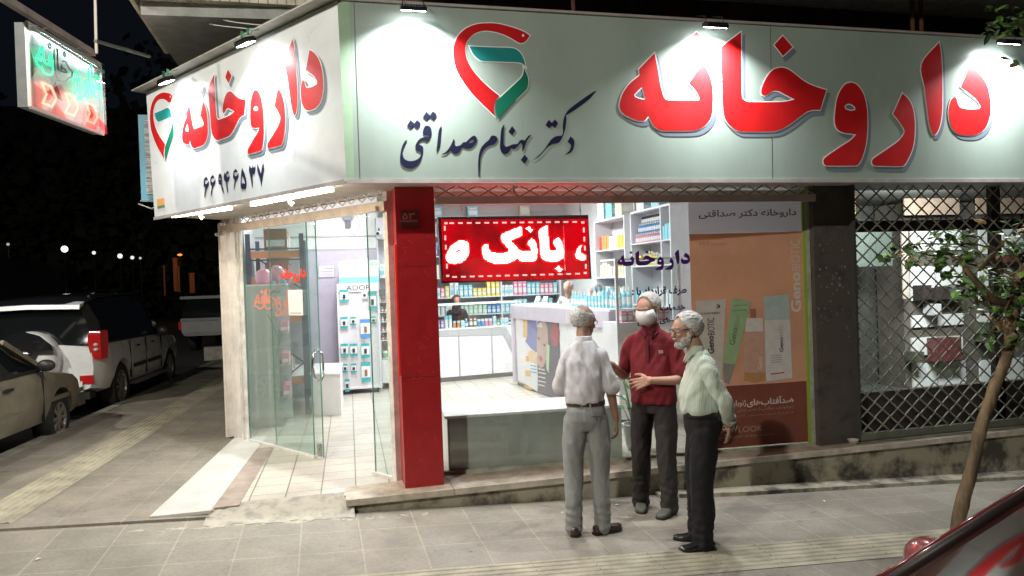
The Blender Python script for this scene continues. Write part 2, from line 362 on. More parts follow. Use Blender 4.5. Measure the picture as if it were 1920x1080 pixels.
# tactile strips with raised ribs
tact = mat('tactile', (.36, .33, .25), .7, var=.3, vs_=4, bump=.4, bs=40)
b = B(); b.quad(F_(-10, -1.84, .004), F_(13, -1.84, .004), F_(13, -1.42, .004), F_(-10, -1.42, .004))
for k in range(6):
    y = -1.79+k*.066
    for j in range(54):
        x0 = -9.9+j*.423; x1 = x0+.415
        b.prism([F_(x0, y, .004), F_(x0, y+.034, .004), F_(x0, y+.026, .0105), F_(x0, y+.008, .0105)], (x1-x0, 0, -.052*(x1-x0)))
struct(b.build('tactile_paving', tact))
b = B()
def SP(u, v, d=0):                                      # u across, v along the side street, from (-3.27, .05)
    p = V(-3.27, .05, 0)+sn*u+sd*v; return (p.x, p.y, gs(p.x, 0)+d)
b.quad(SP(-.01, 0, .004), SP(.37, 0, .004), SP(.37, 14, .004), SP(-.01, 14, .004))
for k in range(6):
    for j in range(33):
        v0 = j*.423; b.prism([SP(.01+k*.06, v0, .004), SP(.043+k*.06, v0, .004), SP(.035+k*.06, v0, .011), SP(.018+k*.06, v0, .011)], Vector(SP(.01+k*.06, v0+.415))-Vector(SP(.01+k*.06, v0)))
struct(b.build('side_tactile_paving', tact))
b = B(); Q = [atz(*p, .004) for p in ((285, 966), (395, 943), (481, 831), (423, 831))]
marb = mat('white_marble', (.60, .59, .56), .35, var=.12, vs_=4, bump=.1)
# shop floor: plateau at z = 0
fl = [(-1.93, -.03), (-1.50, -.03), (-1.50, .14), (-.5, .10), (-.5, .0), (10, .0), (10, 8.2), (-1.75, 8.2), (-1.62, 3.0), (-1.72, 2.4)]
b = B(); b.prism([(x, y, -.3) for x, y in fl], (0, 0, .3)); struct(b.build('shop_floor', floorm))
b = B(); b.prism([(-1.96, -.05, -.02), (-1.52, -.05, -.02), (-1.30, 2.86, -.02), (-1.66, 2.86, -.02)], (0, 0, .026)); struct(b.build('marble_strip', marb))
b = B(); b.prism([(-1.515, .02, -.02), (-1.32, .03, -.02), (-1.19, 2.2, -.02), (-1.345, 2.2, -.02)], (0, 0, .024)); struct(b.build('stone_strip', mat('brown_stone', (.33, .27, .23), .5, var=.3, vs_=6)))
conc = mat('concrete_patch', (.24, .23, .20), .85, var=.3, vs_=7, bump=.6, bs=30, col2=(.38, .35, .29), lo=.45, hi=.62)
b = B(); n = 26; top = []; mid = []; bot = []
for i in range(n+1):
    x = -1.55+1.12*i/n; j = random.uniform(-.02, .02)
    top.append((x, .13-.03*i/n, .003)); mid.append((x, -.03+j, -.02+random.uniform(-.008, .008))); bot.append((x, -.26+random.uniform(-.035, .03), gf(x, -.28)+.003))
b.add(top+mid+bot, [(i, i+1, i+n+2, i+n+1) for i in range(n)]+[(i+n+1, i+n+2, i+2*n+3, i+2*n+2) for i in range(n)])
struct(b.build('concrete_ramp', conc, smooth=True))
b = B()
for i in range(70):
    x = -2.05+random.random()*2.2; y = -.285+random.gauss(0, .018)+.02*math.sin(x*5)
    w_ = random.uniform(.012, .06)*(1.2 if x < -.6 else .7); b.sph(F_(x, y, -.002), (w_, random.uniform(.008, .024), random.uniform(.003, .009)), 7, 4)
struct(b.build('mortar_smear', mat('dry_mortar', (.38, .35, .28), .9, var=.25, vs_=20, bump=.5)))
# ================================================================== PHARMACY BUILDING
HT = 2.546
bld = thing('pharmacy_building', 'corner shop building with red pillar, glass front and angled glass entrance', 'building', (2, 1, 0))
redp = mat('red_cladding', (.40, .014, .02), .36, var=.12, vs_=9, bump=.08, bs=20, coat=.15)
darkp = mat('dark_stone', (.045, .038, .034), .55, var=.6, vs_=5, bump=.5, bs=25, col2=(.10, .085, .075), lo=.5, hi=.75)
wallw = mat('interior_white', (.80, .80, .80), .6, var=.05, vs_=3)
cream = mat('cream_metal', (.62, .53, .45), .45, var=.2, vs_=8)
whitem = mat('white_metal', (.72, .70, .67), .4, var=.12, vs_=10)
b = B(); b.box((0, 0, 0), (.326, .30, 2.62)); pil = b.build('pillar', redp, bld); pil['label'] = 'square red clad pillar at the shop corner'
b = B(); b.box((-.016, .02, .95), (-.002, .06, 2.05)); b.build('edge_tape', mat('bright_red', (.75, .03, .02), .4), pil)
# scratches and the house number plate
pp = Plane_((0, 0, 0), (1, 0, 0), (0, 0, 1))
c0, c1 = pp.px(750, 394), pp.px(785, 427)
graphic('number_plate', pp, [rect(c0[0], c1[1], c1[0], c0[1])], mat('plate_grey', (.17, .035, .042), .35, metal=.3), pil, .004, thick=.005)
c0, c1 = pp.px(755, 411), pp.px(777, 399); text('plate_number', '۵۳', pp, (c0[0], c0[1], c1[0], c1[1]), mat('plate_text', (.62, .2, .2), .5), pil, .0082)
c0, c1 = pp.px(751, 417), pp.px(783, 412); graphic('plate_stripe', pp, [rect(c0[0], c0[1], c1[0], c1[1])], mat('plate_stripe', (.28, .08, .09), .5), pil, .0082)
sc_ = mat('scratch', (.55, .22, .2), .6)
b = B()
for i in range(26):
    x = random.uniform(.03, .29); z = random.choice([random.uniform(.9, 1.3), random.uniform(1.7, 2.3), random.uniform(.2, 2.2)]); a = random.uniform(0, 3.1); l = random.uniform(.01, .05)
    b.bar((x, -.0006, z), (x+l*math.cos(a), -.0006, z+l*math.sin(a)), .0012, .0012, (0, 1, 0))
tag(b.build('scratches', sc_, pil), kind='stuff')
b = B(); b.box((4.006, 0, 0), (4.404, .35, 2.62)); pil2 = b.build('pillar', darkp, bld); pil2['label'] = 'dark flaking stone pillar beside the orange poster'
pap = mat('paper_scraps', (.30, .27, .22), .9, var=.6, vs_=30)
b = B()
for i in range(60):
    x = random.uniform(4.03, 4.38); z = random.gauss(1.55, .25); s_ = random.uniform(.004, .02); a = random.uniform(0, 3)
    u = V(math.cos(a), 0, math.sin(a)); v = V(-math.sin(a), 0, math.cos(a)); c = V(x, -.0015, z)
    b.add([c+u*s_*random.uniform(.5, 1.4), c+v*s_*random.uniform(.5, 1.4), c-u*s_*random.uniform(.4, 1), c-v*s_*random.uniform(.4, 1.2)], [(0, 1, 2, 3)])
tag(b.build('paper_scraps', pap, pil2, fix=False), kind='stuff')
for z in (.93, 1.86):
    b = B(); b.box((.0, -.0012, z), (.326, -.0002, z+.004)); b.build('panel_joint', mat('joint_dark', (.10, .005, .008), .6), pil)
for x in (.02, .306):
    for z in (.06, .88, .98, 1.81, 1.91, 2.5): b = B(); b.cyl((x, -.0025, z), (x, .0, z), .006, n=8); b.build('screw', mat('screw', (.25, .12, .12), .4, .6), pil)
# slab, riser
slabm = mat('threshold_stone', (.50, .44, .36), .6, var=.35, vs_=6, bump=.35, bs=25)
b = B()
for x0, x1 in ((-.49, .38), (.385, 1.9), (1.905, 4.0), (4.005, 6.6), (6.605, 10)):
    b.box((x0, -.165, -.045), (x1, .26, .006))
struct(b.build('threshold_slab', slabm))
ris = mat('step_riser', (.36, .33, .25), .85, col2=(.075, .065, .055), vs_=3.2, lo=.40, hi=.56, bump=.6, bs=14)
b = B(); b.prism([(-.47, -.125, -.18), (10, -.125, -.85), (10, -.125, -.045), (-.47, -.125, -.045)], (0, .1, 0)); struct(b.build('step_riser', ris))
b = B(); b.prism([(x, y, gf(x, y)-.02) for x, y in ((2.2, -.24), (2.9, -.30), (10, -.33), (10, -.1), (2.2, -.1))], (0, 0, .055)); struct(b.build('step_footing', ris))
# chamfer entrance
A0 = V(-.02, .30, 0); A1 = V(-1.60, 2.90, 0); ce = (A1-A0).normalized(); cn = V(-ce.y, ce.x, 0); cn = cn if cn.y < 0 or cn.x < 0 else -cn
CL = (A1-A0).length
def CP(u, z=0, o=0): return A0+ce*u+cn*o+V(0, 0, z)
df = B()
df.bar(CP(CL+.0, 0), CP(CL+.0, 2.56), .09, .09, cn)
fr = df.build('door_frame', mat('frame_paint', (.74, .69, .63), .5, var=.15, vs_=5), bld)
for u_, w_ in ((CL-.14, .05), (CL-.2, .03), (.03, .06)): b = B(); b.bar(CP(u_, 0), CP(u_, 2.53), w_, w_, cn); b.build('inner_post', mat('white_frame', (.7, .68, .64), .45, var=.25, vs_=7), fr)
b = B(); b.bar(CP(CL+.16, -.0, .03), CP(CL+.16, 2.5, .03), .05, .1, cn); b.build('outer_post', MATS['frame_paint'], fr)
# glass leaves
gl = glassmat('door_glass', (.90, .95, .93), .12, 0, .04); edge = mat('glass_edge', (.12, .30, .24), .15, spec=.8)
def leaf(u0, u1, o, nm, lab, lock=None, handle=None):
    b = B(); b.obox(CP((u0+u1)/2, 1.2, o), ce*abs(u1-u0)/2, cn*.005, V(0, 0, 1.185)); g = b.build(nm, gl, bld); g['label'] = lab
    for u in (u0, u1): b = B(); b.bar(CP(u, .02, o), CP(u, 2.38, o), .006, .012, cn); b.build('glass_edge', edge, g)
    if lock is not None:
        b = B(); b.obox(CP(lock, .085, o), ce*.035, cn*.016, V(0, 0, .06)); b.cyl(CP(lock, .09, o+.016), CP(lock, .09, o+.022), .014, n=12); b.build('lock', mat('chrome', (.6, .6, .58), .2, 1), g, auto=30)
    if handle is not None:
        b = B()
        for s_ in (-1, 1):
            b.tube([CP(handle-.02, .78, o+s_*.012), CP(handle, .82, o+s_*.05), CP(handle+.012, .93, o+s_*.062), CP(handle, 1.04, o+s_*.05), CP(handle+.02, 1.09, o+s_*.012)], .012, 8)
        b.build('handle', MATS.get('chrome') or mat('chrome', (.6, .6, .58), .2, 1), g, smooth=True)
    return g
def chu(px, py):     # chamfer coordinate at a floor pixel
    p = hit(px, py, cn, cn.dot(A0)); return (p-A0).dot(ce)
uL, uM, uR, uS = chu(470, 815), chu(603, 857), chu(705, 888), chu(750, 900)
g1_ = leaf(chu(590, 852), uL, 0, 'glass_panel', 'fixed glass panel left of the entrance')
g2_ = leaf(uM, uM+.95, -.025, 'glass_door', 'open glass door with curved chrome handles', uM+.06, uM+.035)
g3_ = leaf(.07, uR, 0, 'glass_panel', 'narrow glass panel beside the red pillar')
for ua, ub in ((uL, uM+.1), (.06, uR+.02)): b = B(); b.bar(CP(ua, .012, .01), CP(ub, .012, .01), .03, .025); b.build('floor_rail', whitem, bld)
# window wall along the front
WO = V(.36, .365, 0); WU = V(1, -.0745, 0).normalized(); WV = V(-WU.y, WU.x, 0)   # the window runs back slightly
def WB(b, u0, v0, z0, u1, v1, z1):
    c = WO+WU*(u0+u1)/2+WV*(v0+v1)/2+V(0, 0, (z0+z1)/2); return b.obox(c, WU*abs(u1-u0)/2, WV*abs(v1-v0)/2, V(0, 0, abs(z1-z0)/2))
b = B()
WB(b, 0, -.03, 0, 3.64, .03, .03); WB(b, 3.62, -.04, 0, 3.655, .04, 2.55); b.box((.328, .28, 0), (.372, .40, 2.55))
b.build('window_frame', mat('window_frame_metal', (.42, .44, .34), .45, var=.3, vs_=8), bld)
b = B(); 
for x0, x1 in ((.016, 1.2), (1.205, 2.4), (2.405, 3.615)): WB(b, x0, -.004, .03, x1, .004, 2.56)
sw = b.build('shop_window', glassmat('window_glass', (.96, .985, .97), .10, 0, .02), bld)
b = B(); WB(b, 3.59, -.03, .03, 3.618, -.006, 2.5); b.build('green_strip', mat('green_strip', (.30, .42, .06), .5), bld)
# beams above the openings
b = B(); b.box((.33, .10, 2.44), (4.0, .16, 2.50)); b.build('lintel', whitem, bld)
b = B(); b.box((.33, -.06, 2.375), (4.0, -.03, 2.44)); b.build('shutter_bar', mat('pinkish_bar', (.55, .47, .45), .5, var=.15), bld)
b = B(); p0 = CP(-.02, 2.40, .06); p1 = CP(CL+.2, 2.42, .06); b.bar(p0, p1, .03, .085); b.build('shutter_bar', cream, bld)
# soffit under the sign, walls, ceiling
soff = mat('soffit', (.50, .46, .42), .6, var=.2)
sS = V(-.411, -.542, 2.515); th = R(56.876); ld = V(-math.cos(th), math.sin(th), 0); ln = V(-math.sin(th), -math.cos(th), 0); LL = 3.473; HS = 1.323; TT = .038
sLe = sS+ld*LL
b = B(); b.prism([(sS.x, sS.y+.01, 2.53), (7.5, sS.y+.01, 2.53), (7.5, .4, 2.53), (.0, .4, 2.53), (A1.x, A1.y+.1, 2.53), (sLe.x+.02, sLe.y+.01, 2.53)], (0, 0, .04)); b.build('soffit', soff, bld)
b = B(); b.box((-1.735, 3.06, 0), (-1.66, 8.3, 4.3)); b.box((-1.7, 8.2, 0), (4.35, 8.3, 4.3)); b.build('outer_wall', mat('outer_render', (.16, .145, .125), .8, var=.3, bump=.4), bld)
b = B(); b.box((-1.655, 3.05, .0), (-1.62, 6.2, 3.3)); b.box((-1.655, 6.2, 0), (.30, 6.3, 3.3)); b.box((.27, 6.3, 0), (.33, 8.19, 3.3)); b.box((.33, 8.12, 0), (4.2, 8.195, 3.3)); b.box((4.18, .36, 0), (4.30, 8.12, 3.3)); 
b.build('interior_wall', wallw, bld)
b = B(); b.prism([(.1, .5, 3.3), (4.3, .4, 3.3), (4.3, 8.15, 3.3), (-1.6, 8.15, 3.3), (-1.6, 3.3, 3.3)], (0, 0, .05)); b.build('ceiling', wallw, bld)
b = B(); b.box((.0, .12, 2.575), (9.5, .36, 4.3)); b.prism([(0, .36, 2.575), (A1.x, A1.y+.1, 2.575), (A1.x+.2, A1.y+.35, 2.575), (.25, .5, 2.575)], (0, 0, 1.72))
b.build('upper_wall', mat('upper_wall', (.075, .05, .04), .8, var=.5, vs_=3, bump=.3), bld)
b = B(); b.prism([(-2.15, 1.3, 4.3), (-.05, 1.2, 4.3), (.0, -.9, 4.3), (9.5, -.9, 4.3), (9.5, 5, 4.3), (-2.05, 5, 4.3)], (0, 0, .14)); b.build('balcony_slab', mat('slab_grey', (.50, .50, .48), .8, var=.2, bump=.3), bld)
tb = tiles('balcony_tiles', (.52, .47, .36), (.46, .42, .33), (.10, .09, .08), .085, .30, .006, 0)
b = B()
nx = 26
for i in range(nx):
    x0 = -2.2+i*.085; b.box((x0, 1.17, 4.42), (x0+.078, 1.21, 4.74)); b.box((x0, 1.165, 4.75), (x0+.078, 1.21, 5.1))
for i in range(20):
    y0 = 1.21+i*.085; b.box((-2.24, y0, 4.42), (-2.20, y0+.078, 4.74))
b.box((-2.2, 1.21, 4.42), (-.03, 1.26, 5.1)); b.build('balcony_tiles', mat('cream_tile', (.66, .61, .48), .5, var=.25, vs_=5), bld)
for x in (1.5, 4.9, 5.0): b = B(); b.bar((x, -.35, 3.8), (x, -.35, 4.3), .025, .025); b.build('sign_hanger', mat('rust', (.12, .05, .03), .8), bld)
# ------------------------------------------------------------------ roller grilles (lattice above the openings, full grille on the next shop)
def wave(bb, x0, x1, z0, z1, y, pw, ph, r=.006):
    rows = int(round((z1-z0)/ph)); cols = int(round((x1-x0)/pw))
    pw = (x1-x0)/cols; ph = (z1-z0)/rows
    for j in range(rows):
        for s_ in (1, -1):
            pts = []
            for i in range(cols*4+1):
                x = x0+i*pw/4; t = (i/4) % 1; tri = 1-abs(2*t-1)*1
                c = math.cos(2*math.pi*t); c = math.copysign(abs(c)**.75, c)
                z = z0+(j+.5)*ph+s_*c*ph*.5
                pts.append((x, y+.004*s_, z))
            bb.tube(pts, r, 5, cap=False)
grl = mat('grille_steel', (.36, .35, .29), .45, .3, var=.2, vs_=12)
gt = thing('roller_grille', 'rolled up wire lattice shutter over the shop window', 'shutter', (2.1, -.04, 2.44))
b = B(); wave(b, .33, 4.0, 2.435, 2.535, -.045, .36, .1, .0065); b.build('lattice', grl, gt, smooth=True)
b = B(); b.box((1.0, -.07, 2.47), (1.018, -.055, 2.53)); b.box((1.0, -.075, 2.465), (1.04, -.055, 2.475)); b.build('catch', mat('pinkish_bar', (.5, .4, .4)), gt)
gt = thing('roller_grille', 'rolled up cream lattice shutter over the angled door', 'shutter', CP(CL/2, 2.42))
b = B(); w_ = B(); wave(w_, 0, CL+.1, 2.46, 2.55, 0, .30, .09, .007)
w_.v = [CP(v.x, v.z, .07+v.y) for v in w_.v]; w_.build('lattice', mat('grille_cream', (.66, .60, .52), .5), gt, smooth=True)
b = B(); b.tube([CP(CL+.25, 2.37, .07), CP(CL+.02, 2.37, .09), CP(CL+.0, 2.40, .09)], .02, 8); b.build('catch', mat('guide', (.6, .53, .45), .5), gt); b = B(); b.obox(CP(.1, 2.38, .09), ce*.045, cn*.02, V(0, 0, .02)); b.build('guide', mat('guide', (.6, .53, .45), .5), gt)
g2 = thing('roller_grille', 'closed diamond lattice shutter of the neighbouring shop', 'shutter', (6, -.02, 0))
b = B(); wave(b, 4.43, 9.4, .09, 2.52, -.045, .36, .150, .0088); b.build('lattice', grl, g2, smooth=True)
b = B(); b.box((4.42, -.075, .035), (9.45, -.02, .10)); b.build('bottom_rail', mat('rail_steel', (.24, .25, .20), .5, .5, var=.2), g2)
b = B(); b.box((4.404, -.07, .02), (4.43, .0, 2.55)); b.build('guide_rail', mat('guide_dark', (.07, .065, .06), .5), g2)
# ------------------------------------------------------------------ neighbouring shop behind the grille
nb = thing('neighbour_shop', 'dim neighbouring shop with dark mullions and white cupboards behind its glass', 'shop', (7, 2, 0))
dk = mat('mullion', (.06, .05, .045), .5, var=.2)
b = B()
for x in (4.44, 6.32, 8.2): b.box((x-.05, .12, 0), (x+.07, .18, 2.6))
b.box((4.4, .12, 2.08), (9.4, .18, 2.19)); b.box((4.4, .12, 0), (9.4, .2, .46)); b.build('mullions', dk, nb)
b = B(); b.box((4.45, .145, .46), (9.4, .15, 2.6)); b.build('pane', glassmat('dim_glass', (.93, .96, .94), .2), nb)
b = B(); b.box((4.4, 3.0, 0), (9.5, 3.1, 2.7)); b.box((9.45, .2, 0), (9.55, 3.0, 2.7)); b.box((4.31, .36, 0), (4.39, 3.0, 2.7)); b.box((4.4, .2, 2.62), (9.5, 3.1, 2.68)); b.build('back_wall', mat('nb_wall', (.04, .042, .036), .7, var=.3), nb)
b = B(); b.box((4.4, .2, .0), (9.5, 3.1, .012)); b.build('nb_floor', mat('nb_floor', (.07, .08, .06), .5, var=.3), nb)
def NB(px0, py0, px1, py1, yy):
    a, c = aty(px0, py0, yy), aty(px1, py1, yy); return (min(a.x, c.x), max(a.x, c.x), min(a.z, c.z), max(a.z, c.z))
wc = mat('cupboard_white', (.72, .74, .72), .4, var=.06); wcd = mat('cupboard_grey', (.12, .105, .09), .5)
unit = thing('wall_cupboards', 'white double door cupboards stacked behind the closed lattice shutter', 'cupboard', (6, 2.4, 0))
b = B(); n_ = 0
for (x0, y0, x1, y1) in ((1708, 418, 1753, 470), (1755, 417, 1804, 468), (1708, 500, 1754, 562), (1756, 499, 1805, 535), (1710, 592, 1756, 612), (1757, 590, 1807, 608), (1710, 634, 1757, 664), (1759, 632, 1806, 660), (1712, 683, 1758, 731), (1760, 680, 1812, 726), (1836, 416, 1878, 490), (1880, 415, 1920, 480), (1834, 588, 1920, 618), (1838, 676, 1920, 722), (1836, 505, 1900, 560)):
    c = NB(x0, y0, x1, y1, 2.4); b = B(); b.box((c[0], 2.4, c[2]), (c[1], 2.43, c[3])); b.build('cupboard_door', wc, unit)
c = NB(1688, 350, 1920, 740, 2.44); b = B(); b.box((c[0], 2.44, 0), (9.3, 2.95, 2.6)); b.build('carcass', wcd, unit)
upc = [((1593, 350, 1604, 402), (.75, .42, .16)), ((1695, 352, 1800, 402), (.30, .22, .17)), ((1830, 352, 1920, 400), (.38, .28, .2)), ((1720, 372, 1742, 400), (.62, .6, .58)), ((1785, 352, 1800, 400), (.7, .4, .15)), ((1862, 365, 1900, 395), (.32, .25, .2)), ((1590, 418, 1674, 498), (.05, .065, .055)), ((1690, 418, 1706, 560), (.40, .34, .30))]
for i, (q, col) in enumerate(upc):
    c = NB(*q, 2.0+.03*i); b = B(); b.box((c[0], 2.0+.03*i, c[2]), (c[1], 2.02+.03*i, c[3])); 
    solo_ = b.build('wall_panel', mat('nbp%d' % i, col, .5, var=.2, vs_=4), nb)
cols = [((.04, .03, .03), 'black'), ((.12, .03, .03), 'dark red'), ((.08, .09, .06), 'dark olive'), ((.5, .5, .5), 'pale grey')]
for i, (q, k) in enumerate((((1725, 535, 1742, 562), 0), ((1750, 540, 1775, 562), 0), ((1779, 545, 1800, 562), 2), ((1752, 635, 1798, 676), 1), ((1712, 660, 1728, 676), 2), ((1744, 570, 1760, 590), 3), ((1840, 605, 1858, 640), 2), ((1848, 476, 1870, 492), 2), ((1880, 478, 1905, 492), 1))):
    c = NB(*q, 2.25); b = B(); b.box((c[0], 2.2, c[2]), (c[1], 2.38, c[3])); b.box((c[0]+.01, 2.19, c[2]+.01), (c[1]-.01, 2.2, c[3]-.02))
    solo(b.build('storage_box', mat('nbx%d' % k, cols[k][0], .5)), '%s box by the cupboards behind the closed shutter, %s' % (cols[k][1], ['second shelf, left', 'second shelf, middle', 'second shelf, right', 'large, fourth shelf', 'small, fourth shelf', 'round topped, centre', 'right of mullion, third shelf', 'right of mullion, top shelf', 'far right, top shelf'][i]), 'box')
lamp('shop_glow', (6.2, .7, 2.5), (6.2, 2.5, 1.3), 1.2, 230, (.97, .98, 1), nb, .3)
# ================================================================== FASCIA SIGN
WORD = []   # outlines of the big word in photo pixels, traced from the sign itself: (list of outer+hole loops)
def zc(ox, oy, s, pts): return [(ox+x/s, oy+y/s) for x, y in pts]
WORD += [zc(1150, 50, 4.8, p) for p in (
 [(368,240),(228,385),(236,440),(150,510),(85,600),(57,690),(60,745),(95,790),(160,825),(220,845),(275,845),(300,822),(317,798),(335,850),(370,900),(425,932),(500,938),(700,936),(780,915),(840,870),(880,800),(893,700),(893,580),(880,490),(850,410),(797,330),(680,508),(740,575),(775,640),(765,662),(740,667),(480,662),(455,640),(440,600),(420,520),(395,370)],
 [(258,540),(185,612),(190,632),(230,650),(290,662)],
 [(745,50),(662,132),(752,222),(835,135)])]
WORD += [zc(1330, 50, 4.8, p) for p in (
 [(283,50),(98,185),(110,500),(120,740),(140,830),(190,895),(260,938),(330,945),(560,943),(640,925),(720,880),(800,820),(870,768),(930,750),(993,750),(1050,570),(990,553),(900,520),(820,470),(740,405),(690,378),(640,370),(580,385),(530,430),(485,510),(462,580),(468,610),(495,622),(530,605),(560,582),(590,575),(625,583),(680,612),(765,655),(700,672),(610,680),(350,678),(310,662),(290,630),(285,560),(283,300)],
 [(658,83),(582,165),(658,265),(745,185)])]
WORD += [zc(1530, 140, 5.538, p) for p in (
 [(355,83),(300,102),(250,165),(215,250),(200,340),(190,440),(195,520),(225,575),(290,605),(350,612),(415,620),(350,685),(250,750),(90,862),(72,900),(80,932),(110,945),(410,943),(440,925),(475,860),(510,740),(527,600),(530,450),(520,320),(495,220),(460,150),(410,100)],
 [(290,330),(320,305),(365,310),(405,345),(400,370),(350,375),(300,360)],
 [(893,195),(797,408),(850,475),(900,550),(915,590),(900,630),(850,690),(740,770),(600,865),(577,895),(580,930),(610,945),(880,950),(915,935),(950,880),(990,790),(1015,680),(1022,540),(1015,420),(990,320),(950,250)])]
WORD += [zc(1710, 60, 4.8, p) for p in (
 [(240,95),(82,290),(110,500),(140,750),(160,860),(185,925),(215,915),(245,850),(265,740),(270,600),(268,400),(258,200)],
 [(517,305),(437,495),(500,540),(570,600),(612,660),(605,690),(540,697),(470,692),(430,680),(410,650),(395,600),(375,583),(350,610),(330,680),(328,760),(345,840),(380,895),(430,922),(520,930),(590,915),(650,870),(690,790),(705,700),(700,600),(680,500),(640,420),(580,350)])]
LOGO = {k: [zc(830, 30, 5.4, p) for p in v] for k, v in {
 'red': [[(525,1012),(300,790),(190,640),(130,520),(107,400),(110,310),(150,210),(230,130),(330,88),(430,75),(560,80),(700,115),(820,160),(880,200),(840,255),(800,275),(765,268),(700,230),(620,190),(520,160),(420,150),(330,175),(270,225),(235,280),(227,350),(240,430),(290,530),(380,640),(480,735),(570,808),(535,860),(517,930)],
         [(812+13*math.cos(a*.785), 197+16*math.sin(a*.785)) for a in range(8)]],
 'teal': [[(270,308),(480,318),(690,325),(740,337),(790,380),(820,440),(840,512),(810,485),(760,470),(600,463),(400,455),(350,430),(305,380)]],
 'green': [[(820,525),(850,590),(865,650),(862,700),(845,745),(700,890),(558,1045),(540,980),(540,900),(560,850),(620,790),(790,630),(815,580)]]}.items()}
CALL = [zc(740, 200, 8, p) for p in (
 [(475,75),(527,130),(575,70),(622,115),(622,150),(580,203),(527,160),(478,207),(420,160)],
 [(238,200),(293,255),(335,200),(383,245),(380,280),(340,330),(290,290),(238,335),(183,288)],
 [(180,500),(150,520),(110,600),(87,700),(80,780),(95,850),(140,905),(210,928),(270,920),(340,875),(390,800),(420,700),(428,620),(410,590),(370,570),(352,558),(380,520),(430,508),(480,525),(515,500),(545,430),(552,370),(540,320),(510,290),(480,285),(450,300),(425,360),(420,405),(440,420),(490,425),(508,440),(495,455),(430,460),(370,490),(330,540),(308,600),(320,650),(370,675),(400,700),(385,745),(340,790),(270,815),(190,810),(140,775),(120,720),(125,650),(150,580),(187,505)],
 [(697,288),(660,360),(645,480),(625,672),(650,655),(680,560),(690,430),(702,300)],
 [(693,715),(750,690),(800,640),(845,570),(885,480),(896,500),(893,560),(920,595),(980,580),(1030,535),(1070,530),(1110,490),(1160,445),(1200,435),(1230,465),(1225,520),(1190,580),(1140,620),(1090,630),(1050,620),(1002,610),(980,660),(950,695),(910,705),(870,690),(835,655),(790,695),(740,718)],
 [(1100,545),(1140,505),(1175,495),(1187,515),(1160,540),(1120,550)],
 [(1470,430),(1440,450),(1410,500),(1340,560),(1290,630),(1260,730),(1250,880),(1255,1055),(1268,1060),(1275,900),(1285,770),(1320,670),(1370,610),(1430,580),(1480,565),(1520,530),(1537,480),(1520,445)])]
CALL += [zc(900, 160, 6.17, p) for p in (
 [(275,455),(245,510),(235,620),(230,720),(250,780),(285,797),(330,775),(352,728),(400,735),(440,700),(468,668),(490,690),(485,768),(505,740),(520,690),(550,630),(593,572),(560,585),(515,640),(490,630),(460,640),(430,678),(380,682),(340,700),(300,712),(275,690),(270,640),(272,520),(280,460)],
 [(370,472),(327,540),(370,575),(405,520)], [(515,802),(470,865),(515,905),(552,845)],
 [(600,873),(680,825),(760,740),(830,680),(900,665),(940,620),(975,540),(993,430),(997,345),(1100,280),(1250,170),(1343,65),(1320,70),(1200,150),(1040,270),(988,335),(965,400),(955,480),(960,550),(940,585),(880,590),(820,630),(760,720),(700,790),(640,845)],
 [(795,398),(830,437),(865,395),(900,435),(868,495),(830,465),(797,498),(757,460)],
 [(1045,590),(1012,655),(1040,680),(1050,710),(1030,760),(985,797),(1040,785),(1075,740),(1090,670),(1080,625)])]
FP = Plane_(sS, (1, 0, 0), (0, -TT, HS))             # right-hand face: u right, v up, n outwards
LP = Plane_(sS, -ld, ln*TT+V(0, 0, HS))              # left-hand face: u towards the corner
if FP.n.y > 0: FP.n = -FP.n
if LP.n.dot(ln) < 0: LP.n = -LP.n
sign = thing('fascia_sign', 'long white lightbox fascia wrapping the shop corner with red lettering over shadowed outlines', 'sign', (sS.x, sS.y, sS.z))
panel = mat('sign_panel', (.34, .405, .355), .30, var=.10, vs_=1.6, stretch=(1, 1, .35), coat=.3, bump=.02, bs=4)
frame_m = mat('sign_frame', (.50, .60, .46), .45, .3, var=.2)
HV = math.hypot(TT, HS); XR = 8.0
def LPt(u, v, d=0): return LP.P(u, v, d)
b = B()
T1 = FP.P(-.0, HV); 
# right box
nx_ = -TT/math.cos(0)
tc_ = V(sS.x-.0186, sS.y-TT, sS.z+HS)                # mitred top corner
b.add([sS, FP.P(XR, 0), FP.P(XR, HV), tc_], [(0, 1, 2, 3)])
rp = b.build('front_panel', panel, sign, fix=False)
b = B(); lt = LP.P(-LL, HV); lb_ = LP.P(-LL, 0)
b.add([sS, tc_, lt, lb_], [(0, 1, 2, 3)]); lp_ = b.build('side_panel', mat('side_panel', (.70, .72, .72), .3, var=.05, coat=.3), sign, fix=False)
b = B()
b.add([sS, tc_, FP.P(XR, HV), FP.P(XR, 0)]+[V(sS.x+.1, sS.y+.2, sS.z), V(sS.x+.1, sS.y+.2, sS.z+HS), FP.P(XR, HV, -.2), FP.P(XR, 0, -.2)], [(4, 5, 6, 7), (1, 5, 6, 2), (0, 3, 7, 4), (3, 2, 6, 7)])
b.add([sS, tc_, lt, lb_]+[V(sS.x+.1, sS.y+.2, sS.z), V(sS.x+.1, sS.y+.2, sS.z+HS), lt-ln*.2, lb_-ln*.2], [(4, 7, 6, 5), (1, 2, 6, 5), (0, 4, 7, 3), (3, 7, 6, 2)])
b.build('casing', mat('sign_casing', (.55, .55, .52), .5, .2, var=.15), sign)
b = B()
b.bar(FP.P(0, -.012, .004), FP.P(XR, -.012, .004), .02, .03); b.bar(FP.P(0, HV+.01, .0), FP.P(XR, HV+.01, .0), .03, .02)
b.bar(LP.P(0, -.012, .004), LP.P(-LL, -.012, .004), .02, .03); 
b.build('edge_trim', mat('edge_trim', (.50, .44, .42), .45, .3, var=.15), sign)
